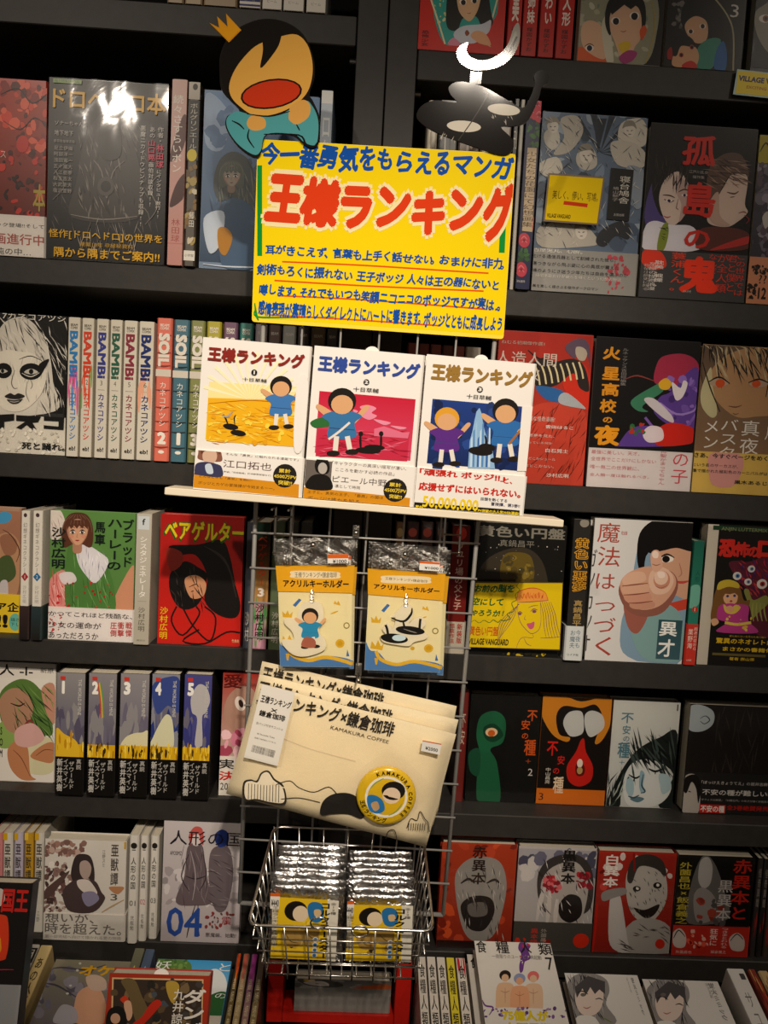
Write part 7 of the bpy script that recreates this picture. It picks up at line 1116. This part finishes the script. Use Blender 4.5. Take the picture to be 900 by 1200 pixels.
# red framed comic and black comic standing nearer, on a ledge in front of the tray
zled = W3(190, 1142, -.27).z-.15*sin(radians(72))
b = MB(); b.box(-.98, -.42, zled-.02, 1.12, -.268, zled, .001); b.out('front_ledge', 'black_laminate', CT)
b = MB(); b.box(-.98, -.41, 0, 1.12, -.27, zled-.0205, .001); b.out('ledge_body', 'black_laminate', CT)
def leanbook(q, Y, e, d, colr, label, ops, V, band=None, wrap=False, h=.2, kind='face'):
    P0 = W3(*q[0], Y); return slantbook(q[0], q[1], kind, d, 0, colr, label, ops, V, h=h, e=radians(e), P0=P0, group=GD, band=band, wrap=wrap)
lb_ = leanbook([(128.5, 1140.5), (248, 1143.5)], -.27, 72, .02, 'a8301c', 'orange red framed comic with a red gloved figure standing forward at lower left', [
    ('r', 'a8341e', 100, 150, 700, 900), ('p', 'd8b080', [142, 204, 628, 214, 628, 900, 126, 900]), ('p', '3c3028', [150, 212, 620, 222, 620, 900, 134, 900]), ('n', ['5c4a34', '2c2824', '7a6444', '46403c', '4a5058'], 60, 150, 220, 610, 700, 24), ('b', 'b8963c', [430, 230, 480, 225, 500, 260, 470, 340, 440, 300]), ('b', '6a5838', [190, 220, 260, 215, 300, 300, 340, 400, 280, 460, 230, 300]), ('b', 'c02c1c', [250, 450, 300, 410, 340, 350, 380, 320, 405, 340, 380, 375, 320, 440, 280, 470]), ('l', 'c02c1c', 9, [340, 360, 370, 330, 398, 325]), ('b', 'c83c20', [185, 320, 210, 300, 230, 320, 215, 345]), ('b', 'd0a080', [205, 340, 240, 330, 250, 400, 225, 430]), ('b', '1c1816', [110, 420, 130, 370, 180, 355, 215, 390, 210, 470, 120, 470]), ('e', 'c8987c', 160, 420, 26, 28),
    ('v', 'e8e0d4', 'ダンジョン', 520, 262, 612, 700, .03), ('v', 'e8e0d4', '九井諒子', 470, 262, 510, 520, .01)], L7b, h=.15)
cv = lb_.children[0]; xs = max(v.co.x for v in cv.data.vertices); zs = max(v.co.z for v in cv.data.vertices)
b = MB(); b.prism([(xs*.5+.008*cos(a), zs+.006*sin(a)-.002) for a in [pi*i/10 for i in range(11)]], .006, .0064); b.out('slip_tab', solid('f4f0ea'), lb_)
leanbook([(-62, 1030), (39, 1037)], -.27, 76, .022, '1a1614', 'glossy black comic with red lettering in the bottom left photo corner', [
    ('r', '171412', -500, 0, 300, 900), ('b', 'd8401c', [-200, 320, -100, 290, 40, 292, 72, 340, 78, 500, 60, 620, 20, 660, -200, 660]), ('b', 'e0a020', [-100, 460, 0, 470, 15, 520, 10, 590, -60, 600]), ('b', 'c8c0b8', [-100, 80, 20, 80, 45, 130, 40, 180, 0, 225, -100, 230]), ('l', 'd8304c', 6, [-200, 740, 0, 735, 120, 735]), ('t', 'c8241c', '国王', 36, 80, 225, 280, .03), ('r', '9a9a9c', -500, 840, 200, 1500)], L7a, wrap=True, h=((W3(-62, 1030, -.27).z+W3(39, 1037, -.27).z)/2-zled)/sin(radians(76)))
# right part of the display
for i, (x0_, x1_, c) in enumerate(((489, 499, 'd0c8bc'), (500.3, 510.5, 'd4ccc0'), (511.8, 521.8, 'd4ccc0'), (523, 532.5, 'd8c838'), (534, 545, 'd8d0c4'))):
    slantbook((x0_, 1120.4+i*.5), (x1_, 1121+i*.5), 'spine', .12, 0, c, ['greyish white spine nearest the basket in the five volume run', 'cream spine second from the basket in the five volume run', 'cream spine in the middle of the five volume run', 'yellow spine of the five volume run right of the basket', 'cream spine with red thread marks, last of the five volume run'][i],
        [('r', c, 0, 0, 1, 1), ('v', '2c2824', '食糧人類', .12, .06, .88, .56, .01), ('t', '8a6a5c', str(i+2), .35, .6, .65, .66)]+([('n', ['c02c34'], 7, .1, .02, .9, .12, .1), ('l', 'c02c34', .12, [.2, .64, .5, .7, .8, .64])] if i == 4 else []), None, group='five volume run right of the basket')
slantbook((547, 1118), (558, 1119), 'face', .018, -.004, 'd8d2c8', 'white comic peeking out behind the one with three bare chested figures', [('r', 'd8d2c8', 0, 0, 1, 1), ('t', '23201e', '食', .35, .03, .98, .12, .03)], None, group=GD)
slantbook((555.5, 1101.5), (646, 1106.5), 'face', .018, .017, 'dcd6ce', 'white comic with three bare chested figures and a purple squiggle, numeral 7', [
    ('r', 'dcd6ce', 300, 40, 1000, 900), ('b', '6a3c84', [580, 70, 600, 62, 640, 80, 630, 110, 640, 150, 610, 170, 600, 215, 585, 225, 580, 190, 590, 130, 575, 100]), ('n', ['dcd6ce', '8a5ca0', 'c83040'], 14, 580, 60, 640, 200, 7), *[q_ for cx_, cy_, hc, sk in ((505, 245, '2c221c', 'd8b08c'), (655, 250, 'd86a68', 'd8b494'), (582, 262, '8a94b8', 'dca078')) for q_ in (('b', sk, [cx_-40, cy_+45, cx_, cy_+32, cx_+42, cy_+45, cx_+52, cy_+110, cx_+40, cy_+190, cx_-40, cy_+190, cx_-50, cy_+110]), ('l', '9a6a50', 3, [cx_-25, cy_+75, cx_, cy_+85, cx_+25, cy_+75]), ('l', '9a6a50', 2.5, [cx_, cy_+60, cx_, cy_+140]), ('e', hc, cx_, cy_-5, 31, 28), ('e', sk, cx_, cy_+8, 19, 20))],
    ('b', 'dcd6ce', [440, 420, 600, 412, 780, 430, 800, 520, 440, 520]), ('n', ['7a5494', '9a7ab0', '5c3c78', 'dcd6ce'], 44, 385, 410, 830, 460, 10), ('l', '6a3c84', 9, [382, 370, 400, 400, 440, 410, 420, 450]),
    ('t', '23201e', '食', 348, 56, 410, 124, .01), ('t', '23201e', '糧', 452, 60, 530, 128, .01), ('t', '23201e', '人', 580, 66, 648, 126, .01), ('t', '23201e', '類', 676, 72, 760, 138, .01), ('t', '8a847c', '一夜限りのユートピア再起動', 432, 128, 700, 160), ('t', '23201e', '7', 716, 146, 768, 214), ('t', 'd8c01c', '75億人が', 488, 424, 740, 486, .05), ('t', 'd8c01c', '人類最期', 500, 490, 760, 550, .05)], R7a, group=GD)
riser(548, 648, 'black block under the comic with three bare chested figures', -.024)
for tl_, tr_, dx, lb in (((661, 1139), (748, 1144), 0, 'white comic of a black haired winking girl, nearer the wire basket'), ((752, 1146.5), (842, 1151), 352, 'white comic of a black haired winking girl, next to the thick white spine')):
    X_ = lambda L: [v+(dx if i % 2 == 0 else (24 if dx else 0)) for i, v in enumerate(L)]
    slantbook(tl_, tr_, 'face', .018, 0, 'd6d2cc', lb, [('r', 'd6d2cc', -50, 100, 1200, 900), ('b', '8a8684', X_([10, 230, 30, 180, 70, 155, 130, 152, 190, 180, 205, 230, 190, 290, 230, 375, 20, 400])), ('h', ['2c2a2c', '5a5658', 'a8a4a2', '3c3a3c'], 70, 30+dx, 170, 190+dx, 360, 80, 5, 75), ('b', 'd8c4b8', X_([52, 270, 60, 230, 100, 205, 150, 205, 178, 240, 170, 300, 140, 335, 100, 340, 70, 320])), ('p', '4a4648', X_([50, 215, 110, 165, 185, 190, 185, 245, 160, 225, 140, 245, 120, 215, 100, 250, 85, 220, 60, 262])), ('l', '2c2624', 5, X_([60, 240, 85, 232, 110, 246])), ('e', '6a645c', 88+dx, 248, 12, 8), ('l', '2c2624', 5, X_([142, 268, 160, 264, 176, 272])), ('l', 'a8605c', 5, X_([88, 302, 104, 308, 122, 300])), ('b', 'd8d4ce', X_([60, 345, 120, 340, 150, 360, 160, 400, 60, 400])), ('l', '6c7c3c', 5, X_([180, 350, 215, 370])),
        ('v', '5a5654', '蛍火ミミック', *X_([310, 172]), *X_([352, 340])), ('v', 'a8a49e', '羽生生純', *X_([284, 172]), *X_([300, 240]))], R7b, group=GD)
riser(655, 750, 'black block under the winking girl comic nearer the basket'); riser(756, 842, 'black block under the winking girl comic next to the thick spine')
slantbook((851, 1134), (872, 1136.5), 'spine', .12, .012, 'd2cec8', 'thick white spine with grey vertical lettering at lower right', [('r', 'd4d0ca', 0, 0, 1, 1), ('r', '4a4644', .6, .04, .9, .09), ('v', '6a6662', 'サユリ', .3, .18, .75, .62), ('t', '5a5654', '押切', .3, .7, .75, .78)], None, group=GD)
slantbook((876, 1135), (886, 1136.5), 'spine', .12, .002, '8a3428', 'rust coloured spine at the lower right photo edge', [('n', ['c8a060', 'a8482c', '5c201c'], 14, .1, .05, .9, .9, .12)], None, group=GD)
slantbook((888, 1137), (901, 1138.5), 'spine', .12, .002, 'c0a878', 'tan spine with brown blotches at the lower right photo edge', [('n', ['7a5430', 'd8ccb0', 'a87840'], 14, .1, .05, .9, .9, .12)], None, group=GD)
